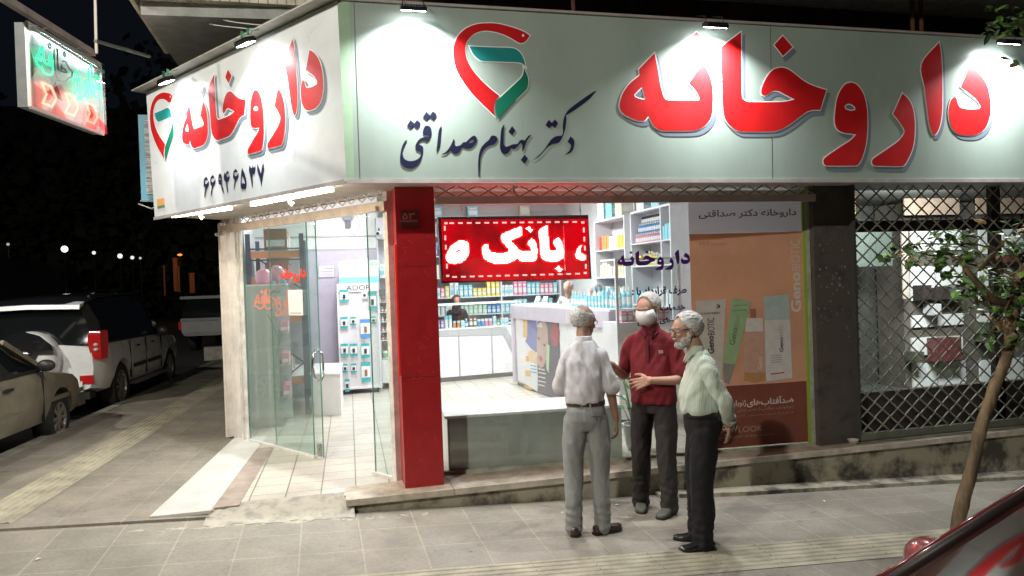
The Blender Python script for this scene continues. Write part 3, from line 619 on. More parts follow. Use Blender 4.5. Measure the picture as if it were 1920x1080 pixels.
b = B(); b.obox(LP.P(-LL/2-.02, HV+.02, .02), ld*(LL/2+.08), ln*.09, V(0, 0, .006)); b.build('rain_flashing', mat('flashing', (.42, .42, .38), .5, .3, var=.2), sign)
b = B(); b.add([tc_+V(-.0, -.0, 0), sS, FP.P(.06, 0), FP.P(.07, HV)], [(0, 1, 2, 3)]); b.v = [v+FP.n*.0015 for v in b.v]; b.add([LP.P(-.02, HV-.001, .002), LP.P(-.0, HV*.985, .002), LP.P(-LL*.25, HV*.985, .002), LP.P(-LL*.25, HV-.001, .002)], [(0, 1, 2, 3)])
b.build('corner_edge', mat('corner_green', (.36, .50, .34), .4, var=.1), sign, fix=False)
redL = mat('letter_red', (.56, .012, .014), .35, var=.12, vs_=3, coat=.2); whL = mat('letter_white', (.85, .85, .83), .35); grL = mat('letter_shadow', (.17, .20, .25), .4); navy = mat('letter_navy', (.012, .012, .045), .4)
tealL = mat('logo_teal', (.02, .25, .24), .35); greenL = mat('logo_green', (.01, .16, .095), .35)
def onp(pl, polys): return [[pl.px(x, y) for x, y in smooth2(p)] for p in polys]
W1 = onp(FP, WORD)
def word(pl, polys, par, sh=(.028, -.036), o=.0095):
    graphic('letter_shadow', pl, [p for p in polys], grL, par, .002, o, dx=sh[0], dy=sh[1])
    graphic('letter_outline', pl, [p for p in polys], whL, par, .004, o)
    graphic('lettering', pl, polys, redL, par, .006)
for sx2 in (.10, 3.62):
    graphic('panel_seam', FP, [rect(sx2, .0, sx2+.004, HV)], mat('seam', (.10, .12, .10), .6), rp, .0012)
word(FP, W1, rp)
def logo(pl, f, par):
    graphic('logo_outline', pl, [f(p) for k in LOGO for p in LOGO[k][:1]], whL, par, .002, .008)
    for k, m in (('red', redL), ('teal', tealL), ('green', greenL)): graphic('logo', pl, [f(p) for p in LOGO[k]], m, par, .004)
logo(FP, lambda p: [FP.px(x, y) for x, y in smooth2(p)], rp)
graphic('calligraphy', FP, onp(FP, CALL), navy, rp, .003)
# left face: same artwork, fitted to where it stands there
allp = [q for p in W1 for q in p]; wb = (min(q[0] for q in allp), min(q[1] for q in allp), max(q[0] for q in allp), max(q[1] for q in allp))
l0 = LP.px(341, 240)[0]; l1 = LP.px(607, 150)[0]
yt = LP.px(548, 73)[1]; ybm = LP.px(490, 283)[1]
# height of alef top and of the low vav tail as fractions of the word
ka = (l1-l0)/(wb[2]-wb[0]); kv = (yt-ybm)/((FP.px(1763, 79)[1])-wb[1])
word(LP, [[(l0+(q[0]-wb[0])*ka, ybm+(q[1]-wb[1])*kv) for q in p] for p in W1], lp_, (.03, -.03))
lg = [FP.px(x, y) for k in LOGO for p in LOGO[k] for x, y in p]; gb = (min(q[0] for q in lg), min(q[1] for q in lg), max(q[0] for q in lg), max(q[1] for q in lg))
a0, a1 = LP.px(283, 240)[0], LP.px(328, 240)[0]; v1, v0 = LP.px(308, 172)[1], LP.px(312, 302)[1]
logo(LP, lambda p: [(a0+(q[0]-gb[0])/(gb[2]-gb[0])*(a1-a0), v0+(q[1]-gb[1])/(gb[3]-gb[1])*(v1-v0)) for q in [FP.px(x, y) for x, y in smooth2(p)]], lp_)
six = [(215,465),(175,510),(160,600),(165,690),(195,730),(180,850),(178,965),(187,965),(215,800),(250,720),(278,660),(280,562),(240,620),(210,640),(185,610),(180,570),(200,545),(255,540),(240,490)]
DG = [six, [(x+155, y-42) for x, y in six], [(860+(x-160)*1.08, y*.98-185+9) for x, y in six],
 [(545,378),(515,430),(508,520),(515,620),(545,650),(570,650),(590,760),(633,868),(636,820),(600,660),(595,560),(585,440)], [(545+18*math.cos(a), 515+22*math.sin(a)) for a in (0, 1, 2, 3, 4, 5)],
 [(655,360),(640,450),(650,540),(685,590),(700,700),(728,850),(738,800),(715,600),(760,550),(777,460),(760,435),(745,465),(720,470),(697,430),(710,395),(760,385),(745,330),(720,325),(695,365),(685,405)],
 [(1075,245),(1055,350),(1040,550),(1042,700),(1080,775),(1110,745),(1150,770),(1175,700),(1175,560),(1140,420)], [(1075,430),(1062,560),(1070,640),(1100,600),(1115,640),(1145,620),(1120,520)],
 [(1250,190),(1238,320),(1260,400),(1280,500),(1315,722),(1330,600),(1320,400),(1370,390),(1390,300),(1388,180),(1372,240),(1345,245),(1325,190),(1312,250),(1290,260)],
 [(1440,155),(1438,310),(1490,480),(1535,682),(1550,560),(1570,420),(1598,280),(1575,130),(1545,250),(1525,390),(1480,270)]]
graphic('phone_number', LP, onp(LP, [zc(370, 295, 12.707, p) for p in DG]), mat('number_navy', (.02, .02, .06), .4), lp_, .003)
q0, q1 = LP.px(296, 391), LP.px(308, 371); graphic('small_sticker', LP, [rect(q0[0], q0[1], q1[0], q1[1])], mat('sticker_orange', (.75, .35, .12), .5), lp_, .003)
graphic('sticker_band', LP, [rect(q0[0], q0[1], q1[0], q0[1]+(q1[1]-q0[1])*.25)], mat('sticker_green', (.1, .25, .12), .5), lp_, .0045)
# ------------------------------------------------------------------ floodlights over the sign
dkm = mat('fixture_dark', (.03, .03, .035), .4, .5); hot = emat('flood_led', (.92, .97, 1), 45)
def flood(pl, u, up, lab, sc=1, P_=60, out=.17, green=False, tilt=.55):
    c = pl.P(u, HV-.085, out); t = thing('floodlight', lab, 'floodlight', c, 0, 'floodlights along the top of the fascia sign')
    ax = pl.u; dn = (-pl.v-pl.n*tilt*.6).normalized(); fw = ax.cross(dn).normalized()
    b = B(); b.obox(c, ax*.095*sc, dn*.014, fw*.05)
    for k in range(9): b.obox(c+ax*(k-4)*.021*sc-dn*.02, ax*.003, dn*.008, fw*.045)
    b.build('housing', dkm, t)
    b = B(); b.obox(c+dn*.0165, ax*.085*sc, dn*.002, fw*.04); b.build('led_panel', hot, t)
    for s_ in (-1, 1):
        b = B(); b.tube([c+ax*.08*s_*sc, c+ax*.075*s_*sc+V(0, 0, .08)-pl.n*.02, c+ax*.07*s_*sc+V(0, 0, .13)-pl.n*out], .004, 5)
        if green: b.box(tuple(c+ax*.05*s_+V(-.01, -.01, .05)), tuple(c+ax*.05*s_+V(.01, .01, .1)))
        b.build('bracket', mat('bracket_green', (.05, .3, .15), .5) if green else dkm, t)
    lamp('led', c+dn*.022, c+dn+V(0, 0, -.2)+pl.n*.02, .15, P_, (.94, .98, 1), t, .06, 130)
    return t
flood(FP, FP.px(770, 30)[0], 0, 'floodlight nearest the sign corner, on the long face left of the logo', P_=50)
flood(FP, FP.px(1322, 60)[0], 0, 'floodlight on the long face above the middle letters of the red word', P_=50)
flood(FP, FP.px(1862, 90)[0], 0, 'floodlight at the far right of the long face above the last red letter', P_=50)
flood(LP, LP.px(495, 80)[0], 0, 'floodlight with green clips above the middle of the short angled face', P_=34, green=True)
flood(LP, LP.px(345, 165)[0], 0, 'floodlight above the logo at the far left end of the short angled face', P_=24, green=True)
# tubes under the angled sign
tubeE = emat('tube_light', (1, .86, .66), 30)
def ftube(p0, p1, lab, dr):
    a = hit(*p0, ln, ln.dot(sS)+dr); c = hit(*p1, ln, ln.dot(sS)+dr)
    t = thing('fluorescent_light', lab, 'light', (a+c)/2, 0, 'tube lights under the angled sign')
    d = (c-a).normalized()
    b = B(); b.bar(a, c, .035, .03); b.build('tube', tubeE, t)
    b = B(); b.bar(a+V(0, 0, .028)+ln*.0, c+V(0, 0, .028), .06, .02); b.build('housing', whitem, t)
    b = B(); m_ = (a+c)/2-d*.0; b.tube([m_+V(0, 0, .0), m_+V(0, 0, -.05), m_+d*.03+V(0, 0, -.07), m_+d*.05+V(0, 0, -.05)], .012, 6); b.build('hook', whitem, t)
    lamp('glow', (a+c)/2-V(0, 0, .03), (a+c)/2-V(0, 0, 1), .08, 17, (1, .84, .62), t, (c-a).length).rotation_euler
    t2 = [k for k in kids(t) if k.type == 'LIGHT'][0]
    xx = d; zz = V(0, 0, 1); yy = zz.cross(xx).normalized()
    mb = Matrix.Identity(4)
    for i in range(3): mb[i][0] = yy[i]; mb[i][1] = xx[i]; mb[i][2] = zz[i]; mb[i][3] = ((a+c)/2-V(0, 0, .03))[i]
    t2.matrix_basis = parent_world(t).inverted() @ mb
ftube((325, 405), (432, 390), 'tube light under the far left end of the angled sign', -.08)
ftube((473, 383), (622, 355), 'tube light under the angled sign close to the red pillar', -.08)
# cables from the balcony to the lamps
b = B()
cb = mat('cable_grey', (.55, .55, .52), .6)
def cable(nm, lab, pts, r=.005, cat='cable'):
    b = B(); n = []; pts = [Vector(p) for p in pts]
    for i in range(len(pts)-1):
        for k in range(6): n.append(pts[i].lerp(pts[i+1], k/6))
    n.append(pts[-1])
    for _ in range(8): n = [n[0]]+[(n[i-1]+n[i]*2+n[i+1])/4 for i in range(1, len(n)-1)]+[n[-1]]
    b.tube(n, r, 5); return solo(b.build(nm, cb, smooth=True), lab, cat)
cable('cable', 'thin white cable drooping from the balcony to the green clipped floodlight', [atz(330, 0, 4.42), hit(370, 45, ln, ln.dot(sS)-.2), LP.P(LP.px(495, 80)[0]+.02, HV+.03, .1)])
cable('cable', 'second thin cable crossing under the balcony tiles to the sign edge', [atz(350, 0, 4.42), hit(410, 40, ln, ln.dot(sS)-.25), LP.P(LP.px(520, 70)[0], HV+.02, .02)])
# ================================================================== HANGING NEON SIGN
nA, nB = V(-2.58, -.27, 3.07), V(-2.40, .86, 3.10)
nd = (nB-nA).normalized(); NP = Plane_(nA, nd, (0, 0, 1))
if NP.n.x < 0: NP.n = -NP.n
NW = (nB-nA).length; NH = .60
ns = thing('neon_sign', 'small hanging lightbox with green neon pharmacy lettering above three red arrows', 'sign', nA)
b = B(); q = [NP.P(0, 0), NP.P(NW, 0), NP.P(NW, NH), NP.P(0, NH)]; b.prism([p-NP.n*.085 for p in q], NP.n*.075); b.build('box', mat('neon_box', (.20, .21, .21), .5, .3, var=.2), ns)
bk = B(); bk.quad(*[p-NP.n*.006 for p in q]); bkp = bk.build('backing_panel', mat('neon_back', (.62, .66, .68), .25, var=.15, vs_=2.2, coat=.5), ns)
b = B(); 
for i in range(4): b.bar(q[i], q[(i+1) % 4], .022, .022)
b.build('rim', mat('neon_rim', (.75, .76, .74), .3, .3), ns)
b = B(); b.prism([p+NP.n*.03 for p in q], NP.n*.004); b.build('cover', glassmat('neon_cover', (.95, .97, .97), .15), ns)
gn = emat('neon_green', (.04, 1, .4), 2.6); gnd = mat('neon_unlit', (.10, .22, .16), .3); rn = emat('neon_red', (1, .2, .12), 5)
wallp = [q for p in W1 for q in p]
a0 = NP.px(64, 110)[0]; a1 = NP.px(183, 150)[0]
bb1, bb2 = B(), B()
for pi, p in enumerate(W1):
    pts = []
    for q_ in p[::3]: pts.append(NP.P(.07+(q_[0]-wb[0])/(wb[2]-wb[0])*(NW-.13), .20+(q_[1]-wb[1])/(wb[3]-wb[1])*(NH-.26), .02))
    pts.append(pts[0]); (bb2 if pi in (2, 3, 4) else bb1).tube(pts, .0065, 5)
bb1.build('neon_lettering', gn, ns); bb2.build('unlit_lettering', gnd, ns)
for i in range(3):
    u0 = .13+i*.34; h0 = .055
    bb = B(); pp_ = [(0, .15), (.13, .15), (.2, .075), (.13, 0), (0, 0), (.06, .075)]
    pts = [NP.P(u0+x, h0+y, .02) for x, y in pp_]; pts.append(pts[0]); bb.tube(pts, .009, 6)
    inner = [(.07, .11), (.12, .11), (.155, .075), (.12, .04), (.07, .04), (.095, .075)]
    ar = bb.build('red_arrow', rn, ns)
    if i != 1:
        b = B(); b.prism([NP.P(u0+x, h0+y, .004) for x, y in inner], NP.n*.004); b.build('arrow_fill', emat('neon_red_dim', (1, .02, .015), 1.2), ar)
pk = mat('brown_patch', (.22, .14, .09), .6)
b = B(); b.add([NP.P(.02, .2, .0), NP.P(.1, .28, .0), NP.P(.02, .45, .0)], [(0, 1, 2)]); b.build('brown_patch', pk, ns, fix=False)
b = B(); b.add([NP.P(.26, .16, .0), NP.P(.37, .27, .0), NP.P(.47, .14, .0)], [(0, 1, 2)]); b.build('brown_patch', pk, ns, fix=False)
lamp('neon_glow', NP.P(NW/2, NH-.04, .022), NP.P(NW/2, .1, .0), .9, 3.5, (.85, 1, .97), ns, .02)
lamp('arrow_glow', NP.P(NW/2, .12, .05), NP.P(NW/2, .12, -1), .8, .12, (1, .1, .06), ns, .1)
# bar, hooks, rod
bars = mat('galv_bar', (.45, .44, .40), .45, .5, var=.25)
arm = thing('sign_bracket', 'grey square steel arm and rod carrying the hanging neon sign', 'bracket', NP.P(NW, NH+.1))
b = B(); b.bar(NP.P(-.9, NH+.12, -.06), NP.P(NW+.0, NH+.10, -.06), .05, .05); b.build('arm', bars, arm)
b = B(); b.bar(NP.P(NW-.06, NH+.08, .0), NP.P(NW-.03, NH+.9, .0), .02, .02); b.build('rod', mat('galv_rod', (.5, .46, .42), .5, .4), arm)
b = B(); b.bar(NP.P(NW-.12, NH+.17, .02), V(-2.1, 1.35, 3.93), .03, .022); b.build('crossbar', mat('dark_bar', (.12, .16, .13), .5), arm)
for u in (.36, NW-.26):
    b = B(); pts = [NP.P(u+.02*math.sin(k*1.1), NH+.01+.11*k/10, -.06+.014*math.cos(k*1.1)) for k in range(11)]; b.tube(pts, .006, 6)
    solo(b.build('hook', mat('steel_hook', (.6, .6, .58), .3, .8), smooth=True), 'twisted steel hook holding the %s of the neon sign' % ('near end' if u < .5 else 'far end'), 'hook')
# blue framed notice board behind the far end of the sign
nb2 = thing('notice_board', 'blue framed white notice board behind the far end of the angled sign', 'notice board', (-2.5, 2.7, 2.5))
cP = aty(262, 375, 2.6); 
x0 = aty(262, 300, 2.6).x; x1 = x0+.5; z0 = aty(265, 378, 2.6).z; z1 = aty(262, 215, 2.6).z
b = B(); b.box((x0, 2.6, z0), (x1, 2.66, z1)); b.build('frame', mat('blue_frame', (.12, .32, .42), .5), nb2)
b = B(); b.box((x0+.06, 2.59, z0+.08), (x1, 2.6, z1-.05)); sh = b.build('sheet', mat('notice_sheet', (.5, .5, .48), .6, col2=(.2, .2, .22), vs_=1, stretch=(6, 1, 60), lo=.45, hi=.55), nb2)
b = B(); b.tube([V(x0-.02, 2.55, z0-.03), V(x0+.12, 2.5, z0-.09), V(x0+.35, 2.5, z0+.05), V(x0+.0, 2.55, z0-.0)], .008, 5); b.build('bracket', bars, nb2)
# ================================================================== LED SCREEN
LY = .42
c_ = [aty(*p, LY) for p in ((821, 407), (1103, 403), (1109, 523), (828, 531))]
led = thing('led_screen', 'scrolling red LED display box hanging on chains inside the window', 'led display', (c_[0]+c_[2])/2)
LE = Plane_(c_[3], c_[2]-c_[3], V(0, 0, 1)); LE.v = LE.v
if LE.n.y > 0: LE.n = -LE.n
b = B(); b.prism(c_, (0, .07, 0)); body = b.build('casing', mat('led_casing', (.10, .035, .045), .35), led)
def lp(px, py): return LE.px(px, py)
def LZ(pts): return [lp(816+x/6.4, 396+y/6.4) for x, y in pts]
m = bpy.data.materials.new('led_red'); m.use_nodes = True; nt = m.node_tree; nt.nodes.clear()
o_ = nt.nodes.new('ShaderNodeOutputMaterial'); e_ = nt.nodes.new('ShaderNodeEmission'); tcn = nt.nodes.new('ShaderNodeTexCoord'); nz = nt.nodes.new('ShaderNodeTexNoise'); nz.inputs['Scale'].default_value = 3
cr_ = nt.nodes.new('ShaderNodeValToRGB'); cr_.color_ramp.elements[0].color = (.35, .004, .008, 1); cr_.color_ramp.elements[1].color = (.95, .0, .008, 1); cr_.color_ramp.elements[0].position = .35; cr_.color_ramp.elements[1].position = .6
nt.links.new(tcn.outputs['Object'], nz.inputs[0]); nt.links.new(nz.outputs[0], cr_.inputs[0]); nt.links.new(cr_.outputs[0], e_.inputs[0]); e_.inputs[1].default_value = .85; nt.links.new(e_.outputs[0], o_.inputs[0])
graphic('lit_field', LE, [LZ([(75, 100), (1835, 82), (1850, 800), (95, 840)])], m, led, .004)
LED = [[(380,350),(300,350),(220,390),(160,460),(125,540),(130,600),(160,630),(260,632),(340,600),(400,530),(415,430),(405,370)], [(215,500),(260,460),(320,455),(300,485),(240,500)],
 [(640,385),(580,395),(560,440),(565,540),(600,590),(680,625),(740,632),(850,630),(930,600),(985,570),(1020,600),(1170,605),(1220,560),(1230,500),(1225,400),(1200,340),(1165,312),(1120,350),(1100,400),(1130,430),(1150,465),(1060,465),(1000,430),(920,345),(970,325),(1050,290),(1052,180),(1020,178),(930,210),(800,265),(785,330),(800,380),(850,430),(880,470),(830,490),(730,490),(660,460),(640,430)],
 [(1135,172),(1080,205),(1130,257),(1190,210)],
 [(1355,160),(1300,175),(1235,230),(1245,350),(1260,540),(1300,590),(1370,602),(1450,600),(1510,575),(1545,520),(1540,400),(1510,320),(1475,300),(1430,330),(1408,385),(1430,420),(1450,460),(1390,455),(1370,400),(1362,250)],
 [(1485,645),(1425,690),(1480,730),(1535,680)], [(1775,390),(1720,410),(1690,480),(1668,510),(1690,570),(1760,588),(1810,570),(1800,510),(1750,475),(1750,430)]]
# snap the outlines to the LED dot pitch
LU = LE.px(1103, 460)[0]-LE.px(821, 460)[0]; pit = LU/190
def snap(poly):
    out = []
    for i in range(len(poly)):
        a = poly[i]; c = poly[(i+1) % len(poly)]; L_ = max(1, int(math.hypot(c[0]-a[0], c[1]-a[1])/pit/1.5))
        for k in range(L_):
            x = a[0]+(c[0]-a[0])*k/L_; y = a[1]+(c[1]-a[1])*k/L_; p = (round(x/pit)*pit, round(y/pit)*pit)
            if out and out[-1] == p: continue
            if out and out[-1][0] != p[0] and out[-1][1] != p[1]: out.append((p[0], out[-1][1]))
            out.append(p)
    return out
ledw = emat('led_white', (1, .80, .78), 3.2); hal = emat('led_halo', (1, .0, .0), 1.25)
graphic('letter_glow', LE, [LZ(p) for p in LED[:1]+LED[2:]], hal, led, .006, .012)
graphic('lit_letters', LE, [snap([LE.px(816+p.x/6.4, 396+p.y/6.4) for p in smooth2(q, 3)]) for q in LED], ledw, led, .008, -.0045)
b = []
def dash(x0, y0, x1, y1, n):
    for i in range(n):
        t = i/(n-1); x = x0+(x1-x0)*t; y = y0+(y1-y0)*t; hx, hy = (28, 9) if abs(x1-x0) > abs(y1-y0) else (10, 28)
        b.append(LZ([(x-hx, y-hy), (x+hx, y-hy), (x+hx, y+hy), (x-hx, y+hy)]))
dash(200, 143, 1675, 119, 15); dash(232, 788, 1705, 740, 15); dash(117, 205, 140, 660, 5); dash(1783, 215, 1805, 650, 5)
for x, y in ((132, 144), (1772, 125), (150, 775), (1798, 730)): b.append(LZ([(x-18, y-12), (x+18, y-12), (x+18, y+12), (x-18, y+12)]))
graphic('dashed_border', LE, b, emat('led_pink', (1, .45, .42), 1.8), led, .008)
lamp('red_glow', LE.P(LU/2, .3, .05), LE.P(LU/2, .3, 2), LU*.9, 16, (1, .03, .03), led, .4)
for x in (866, 1088):
    t = aty(x, 404, LY+.03); 
    b = B()
    for k in range(26):
        z = t.z+.02+k*.04
        if z > 3.28: break
        if k % 2: b.box((t.x-.006, t.y-.002, z-.024), (t.x+.006, t.y+.002, z+.024))
        else: b.box((t.x-.002, t.y-.006, z-.024), (t.x+.002, t.y+.006, z+.024))
    solo(b.build('chain', bars), 'thin chain holding the %s end of the LED display' % ('left' if x < 900 else 'right'), 'chain')
# ================================================================== INSIDE THE PHARMACY
lil = mat('lilac_laminate', (.60, .55, .63), .4, var=.05); lam = mat('white_laminate', (.78, .78, .79), .35, var=.04); gry = mat('grey_stripe', (.42, .42, .43), .4)
shelfw = mat('shelf_white', (.74, .73, .76), .45, var=.05); cgl = glassmat('case_glass', (.95, .98, .97), .1)
PC = {'white': (.78, .78, .78), 'pink': (.72, .30, .42), 'red': (.60, .05, .06), 'orange': (.75, .30, .10), 'yellow': (.75, .62, .12), 'green': (.15, .45, .22), 'light green': (.45, .68, .50), 'blue': (.10, .30, .62), 'cyan': (.25, .60, .70), 'purple': (.35, .18, .48), 'black': (.04, .04, .05), 'cream': (.72, .66, .50), 'brown': (.28, .15, .09), 'teal': (.05, .42, .42)}
def pmat(c): return mat('pack_'+c.replace(' ', '_'), PC[c], .4, var=.1, vs_=30)
PM = {}
def proto(kind, c, w, d, h):
    k = (kind, c, w, d, h)
    if k in PM: return PM[k]
    b = B(); lc = 'white' if c != 'white' else 'cyan'
    if kind == 'box':
        b.box((-w/2, -d/2, 0), (w/2, d/2, h), 0); b.box((-w*.38, -d/2-.0015, h*.18), (w*.38, -d/2, h*.55), 1); b.box((-w*.5-.0012, -d*.4, h*.2), (-w*.5, d*.4, h*.5), 1); b.box((-w*.3, -d/2-.0015, h*.68), (w*.3, -d/2, h*.8), 1)
    elif kind == 'bottle':
        r = w/2; b.lathe((0, 0, 0), [(r*.9, 0), (r, h*.04), (r, h*.62), (r*.45, h*.76), (r*.42, h*.8)], 10, 0); b.lathe((0, 0, 0), [(r*.5, h*.8), (r*.5, h)], 10, 1); b.lathe((0, 0, 0), [(r*1.02, h*.15), (r*1.02, h*.5)], 10, 1)
    elif kind == 'tub':
        r = w/2; b.lathe((0, 0, 0), [(r, 0), (r, h*.7)], 12, 0); b.lathe((0, 0, 0), [(r*1.06, h*.7), (r*1.06, h)], 12, 1)
    o = b.build(kind, [pmat(c), pmat(lc)]); COL.objects.unlink(o); PM[k] = o.data; return o.data
def prod(kind, c, loc, w, d, h, rz, where, grp):
    nm = {'box': 'product_box', 'bottle': 'bottle', 'tub': 'cream_tub'}[kind]
    o = bpy.data.objects.new(nm, proto(kind, c, w, d, h)); COL.objects.link(o); o.location = loc; o.rotation_euler = (0, 0, rz)
    tag(o, '%s %s %s' % (c, {'box': 'product box', 'bottle': 'bottle', 'tub': 'lidded tub'}[kind], where), {'box': 'product box', 'bottle': 'bottle', 'tub': 'tub'}[kind], grp); return o
rp_ = random.Random(11)
def row(p0, p1, z, n, kinds, cols, hs, where, grp, rz=0, run=3, ws=(.05, .09), d=.07):
    p0, p1 = V(*p0, z), V(*p1, z); L = (p1-p0).length; u = 0; dr = (p1-p0).normalized(); i = 0; c = k = h = w_ = None
    step = L/n
    for i in range(n):
        if i % run == 0 or rp_.random() < .15:
            c = rp_.choice(cols); k = rp_.choice(kinds); h = round(rp_.uniform(*hs), 2); w_ = round(min(step*.86, rp_.uniform(*ws)), 3)
        prod(k, c, p0+dr*(step*(i+.5)), w_, d, h, rz, where if n < 12 else where+[', left part', ', middle part', ', right part'][min(2, int(3*i/n))], grp)
# ---- back counter
BA = R(8); bu = V(math.cos(BA), math.sin(BA), 0); bv = V(-math.sin(BA), math.cos(BA), 0); b0 = V(.45, 6.33, 0)
def BC(u, v, z): return b0+bu*u+bv*v+V(0, 0, z)
bc = thing('back_counter', 'white back counter with glass display top and dark grey angled stripe', 'counter', b0)
bb = B(); bb.obox(BC(1.2, .25, .49), bu*1.2, bv*.25, V(0, 0, .41)); cab = bb.build('cabinet', lam, bc)
bb = B(); bb.obox(BC(1.2, .27, .04), bu*1.2, bv*.22, V(0, 0, .04)); bb.build('toe_kick', mat('toe_grey', (.30, .30, .30), .5), bc)
bb = B(); bp_ = Plane_(BC(0, 0, 0), bu, V(0, 0, 1))
if bp_.n.y > 0: bp_.n = -bp_.n
graphic('grey_stripe', bp_, [[bp_.px(*p) for p in ((745, 634), (942, 628), (970, 680), (970, 652), (950, 615), (745, 619))][::1]], gry, cab, .004, thick=.004)
bb = B()
for u in (.62, 1.22, 1.83): bb.obox(BC(u, -.004, .48), bu*.012, bv*.004, V(0, 0, .40))
bb.build('door_gap', mat('door_gap', (.38, .38, .38), .5), cab)
bb = B()
for z in (.905, 1.33): bb.obox(BC(1.2, .25, z), bu*1.21, bv*.26, V(0, 0, .012))
bb.build('counter_top', lam, bc)
bb = B(); bb.obox(BC(1.2, .0, 1.12), bu*1.2, bv*.004, V(0, 0, .2)); bb.build('glass_case', cgl, bc)
pcol = ['white', 'pink', 'purple', 'yellow', 'green', 'red', 'black', 'blue', 'brown', 'orange']
p0, p1 = BC(.55, .12, .918), BC(2.35, .12, .918)
row((p0.x, p0.y), (p1.x, p1.y), .918, 24, ['box', 'bottle', 'tub'], pcol, (.10, .22), 'in the glass case of the back counter', 'products in the back counter case', BA, 2, (.05, .075))
# ---- back wall shelves
def shelfunit(nm, lab, x0, x1, y0, y1, zs, ztop, divs=(), axis='y', back=True):
    t = thing(nm, lab, 'shelves', ((x0+x1)/2, (y0+y1)/2, 0))
    for z in zs:
        b = B(); b.box((x0, y0, z-.018), (x1, y1, z)); b.build('shelf', shelfw, t)
    b = B()
    b.box((x0, y0, ztop-.03), (x1, y1, ztop)); b.build('top_panel', shelfw, t)
    if axis == 'y':
        for x in (x0, *divs, x1): b = B(); b.box((x-.014, y0-.004, 0), (x+.014, y1, ztop-.03)); b.build('side_panel', shelfw, t)
        b = B(); b.box((x0+.014, y1-.012, 0), (x1-.014, y1, ztop-.03)); b.build('back_panel', mat('shelf_back', (.62, .60, .66), .5), t)
    else:
        for y in (y0, *divs, y1): b = B(); b.box((x0-.004, y-.014, 0), (x1, y+.014, ztop-.03)); b.build('side_panel', shelfw, t)
        b = B(); b.box((x1-.012, y0+.014, 0), (x1, y1-.014, ztop-.03)); b.build('back_panel', MATS['shelf_back'], t)
    return t
BY = 7.75
zb_ = [hz(900, p, 1.9, BY) for p in (589, 556, 519, 478, 440)]
shelfunit('wall_shelves', 'tall white shelves of medicine along the rear wall', .75, 3.95, BY, BY+.35, zb_, zb_[-1]+.36, (1.85, 2.75))
ordn = ['lowest visible', 'second', 'third', 'fourth', 'top']
pal = [['light green', 'white', 'blue', 'green', 'cyan', 'red', 'white'], ['white', 'white', 'yellow', 'pink', 'cyan'], ['white', 'cream', 'yellow', 'green', 'blue', 'orange'], ['white', 'cyan', 'blue'], ['white', 'cream', 'pink']]
for j, z in enumerate(zb_):
    row((.85, BY+.1), (3.9, BY+.1), z, 34 if j < 3 else 26, ['box', 'box', 'tub'] if j == 0 else ['box'], pal[j], (.15, .26) if j == 0 else (.16, .28), 'on the %s shelf along the rear wall' % ordn[j], 'products on the rear wall shelves', 0, 3, (.07, .10), .12)
for x, y, c in ((1.55, BY+.1, 'cyan'), (2.25, BY+.1, 'cyan'), (1.25, BY+.1, 'white'), (3.3, BY+.15, 'cream')): prod('box', c, (x, y, zb_[-1]+.36), .2, .15, .2, 0, 'on top of the rear wall shelves', 'products on the rear wall shelves')
# ---- right wall shelves
WX = 3.85
zr = [hz(1128, p, WX, 5.4) for p in (563, 520, 470)]; ztp = hz(1128, 414, WX, 5.4)
shelfunit('wall_shelves', 'white shelf unit on the right wall, farther one behind the lilac counter', WX, WX+.32, 4.25, 5.5, zr, ztp, (), 'x')
for j, (z, cs) in enumerate(zip(zr, (['white', 'cyan'], ['yellow', 'white', 'cream'], ['orange', 'yellow', 'red', 'white']))):
    row((WX+.1, 4.32), (WX+.1, 5.45), z, 10, ['box'], cs, (.16, .25), 'on the %s shelf of the far right wall unit' % ['lower', 'middle', 'upper'][j], 'products on the right wall shelves', R(90), 3, (.08, .1), .1)
shelfunit('wall_shelves', 'white shelf unit on the right wall, nearer one with rows of small bottles', WX, WX+.32, 2.72, 4.0, [1.3, 1.86, 2.19], 2.66, (3.0,), 'x')
for k, (c, dz) in enumerate((('pink', 0), ('blue', .15), ('black', .28))):
    for i in range(12): prod('bottle', c, (WX+.06+.05*k, 3.08+i*.075, 2.19+dz), .055, .055, .14, 0, 'in the packed rows on the nearer right wall unit', 'bottles on the right wall shelves')
row((WX+.06, 2.75), (WX+.06, 2.98), 2.19, 3, ['box'], ['cyan', 'pink'], (.16, .22), 'on the narrow bay of the nearer right wall unit', 'products on the right wall shelves', R(90), 1, (.06, .07), .1)
row((WX+.06, 3.05), (WX+.06, 3.95), 1.86, 11, ['box', 'bottle'], ['yellow', 'pink', 'cyan', 'yellow', 'cream'], (.14, .2), 'on the shelf below the bottle rows', 'products on the right wall shelves', R(90), 2, (.06, .08), .08)
row((WX+.06, 2.78), (WX+.06, 3.95), 1.3, 12, ['bottle', 'box'], ['white', 'cyan', 'white'], (.14, .24), 'on the lowest shelf of the nearer right wall unit', 'products on the right wall shelves', R(90), 3, (.06, .08), .08)
for y, c in ((4.5, 'cream'), (4.9, 'cyan'), (5.25, 'white'), (3.2, 'cyan'), (3.7, 'white')): prod('box', c, (WX+.12, y, 2.66 if y < 4.1 else ztp), .25, .2, .3, R(90), 'on top of the right wall shelves', 'products on the right wall shelves')
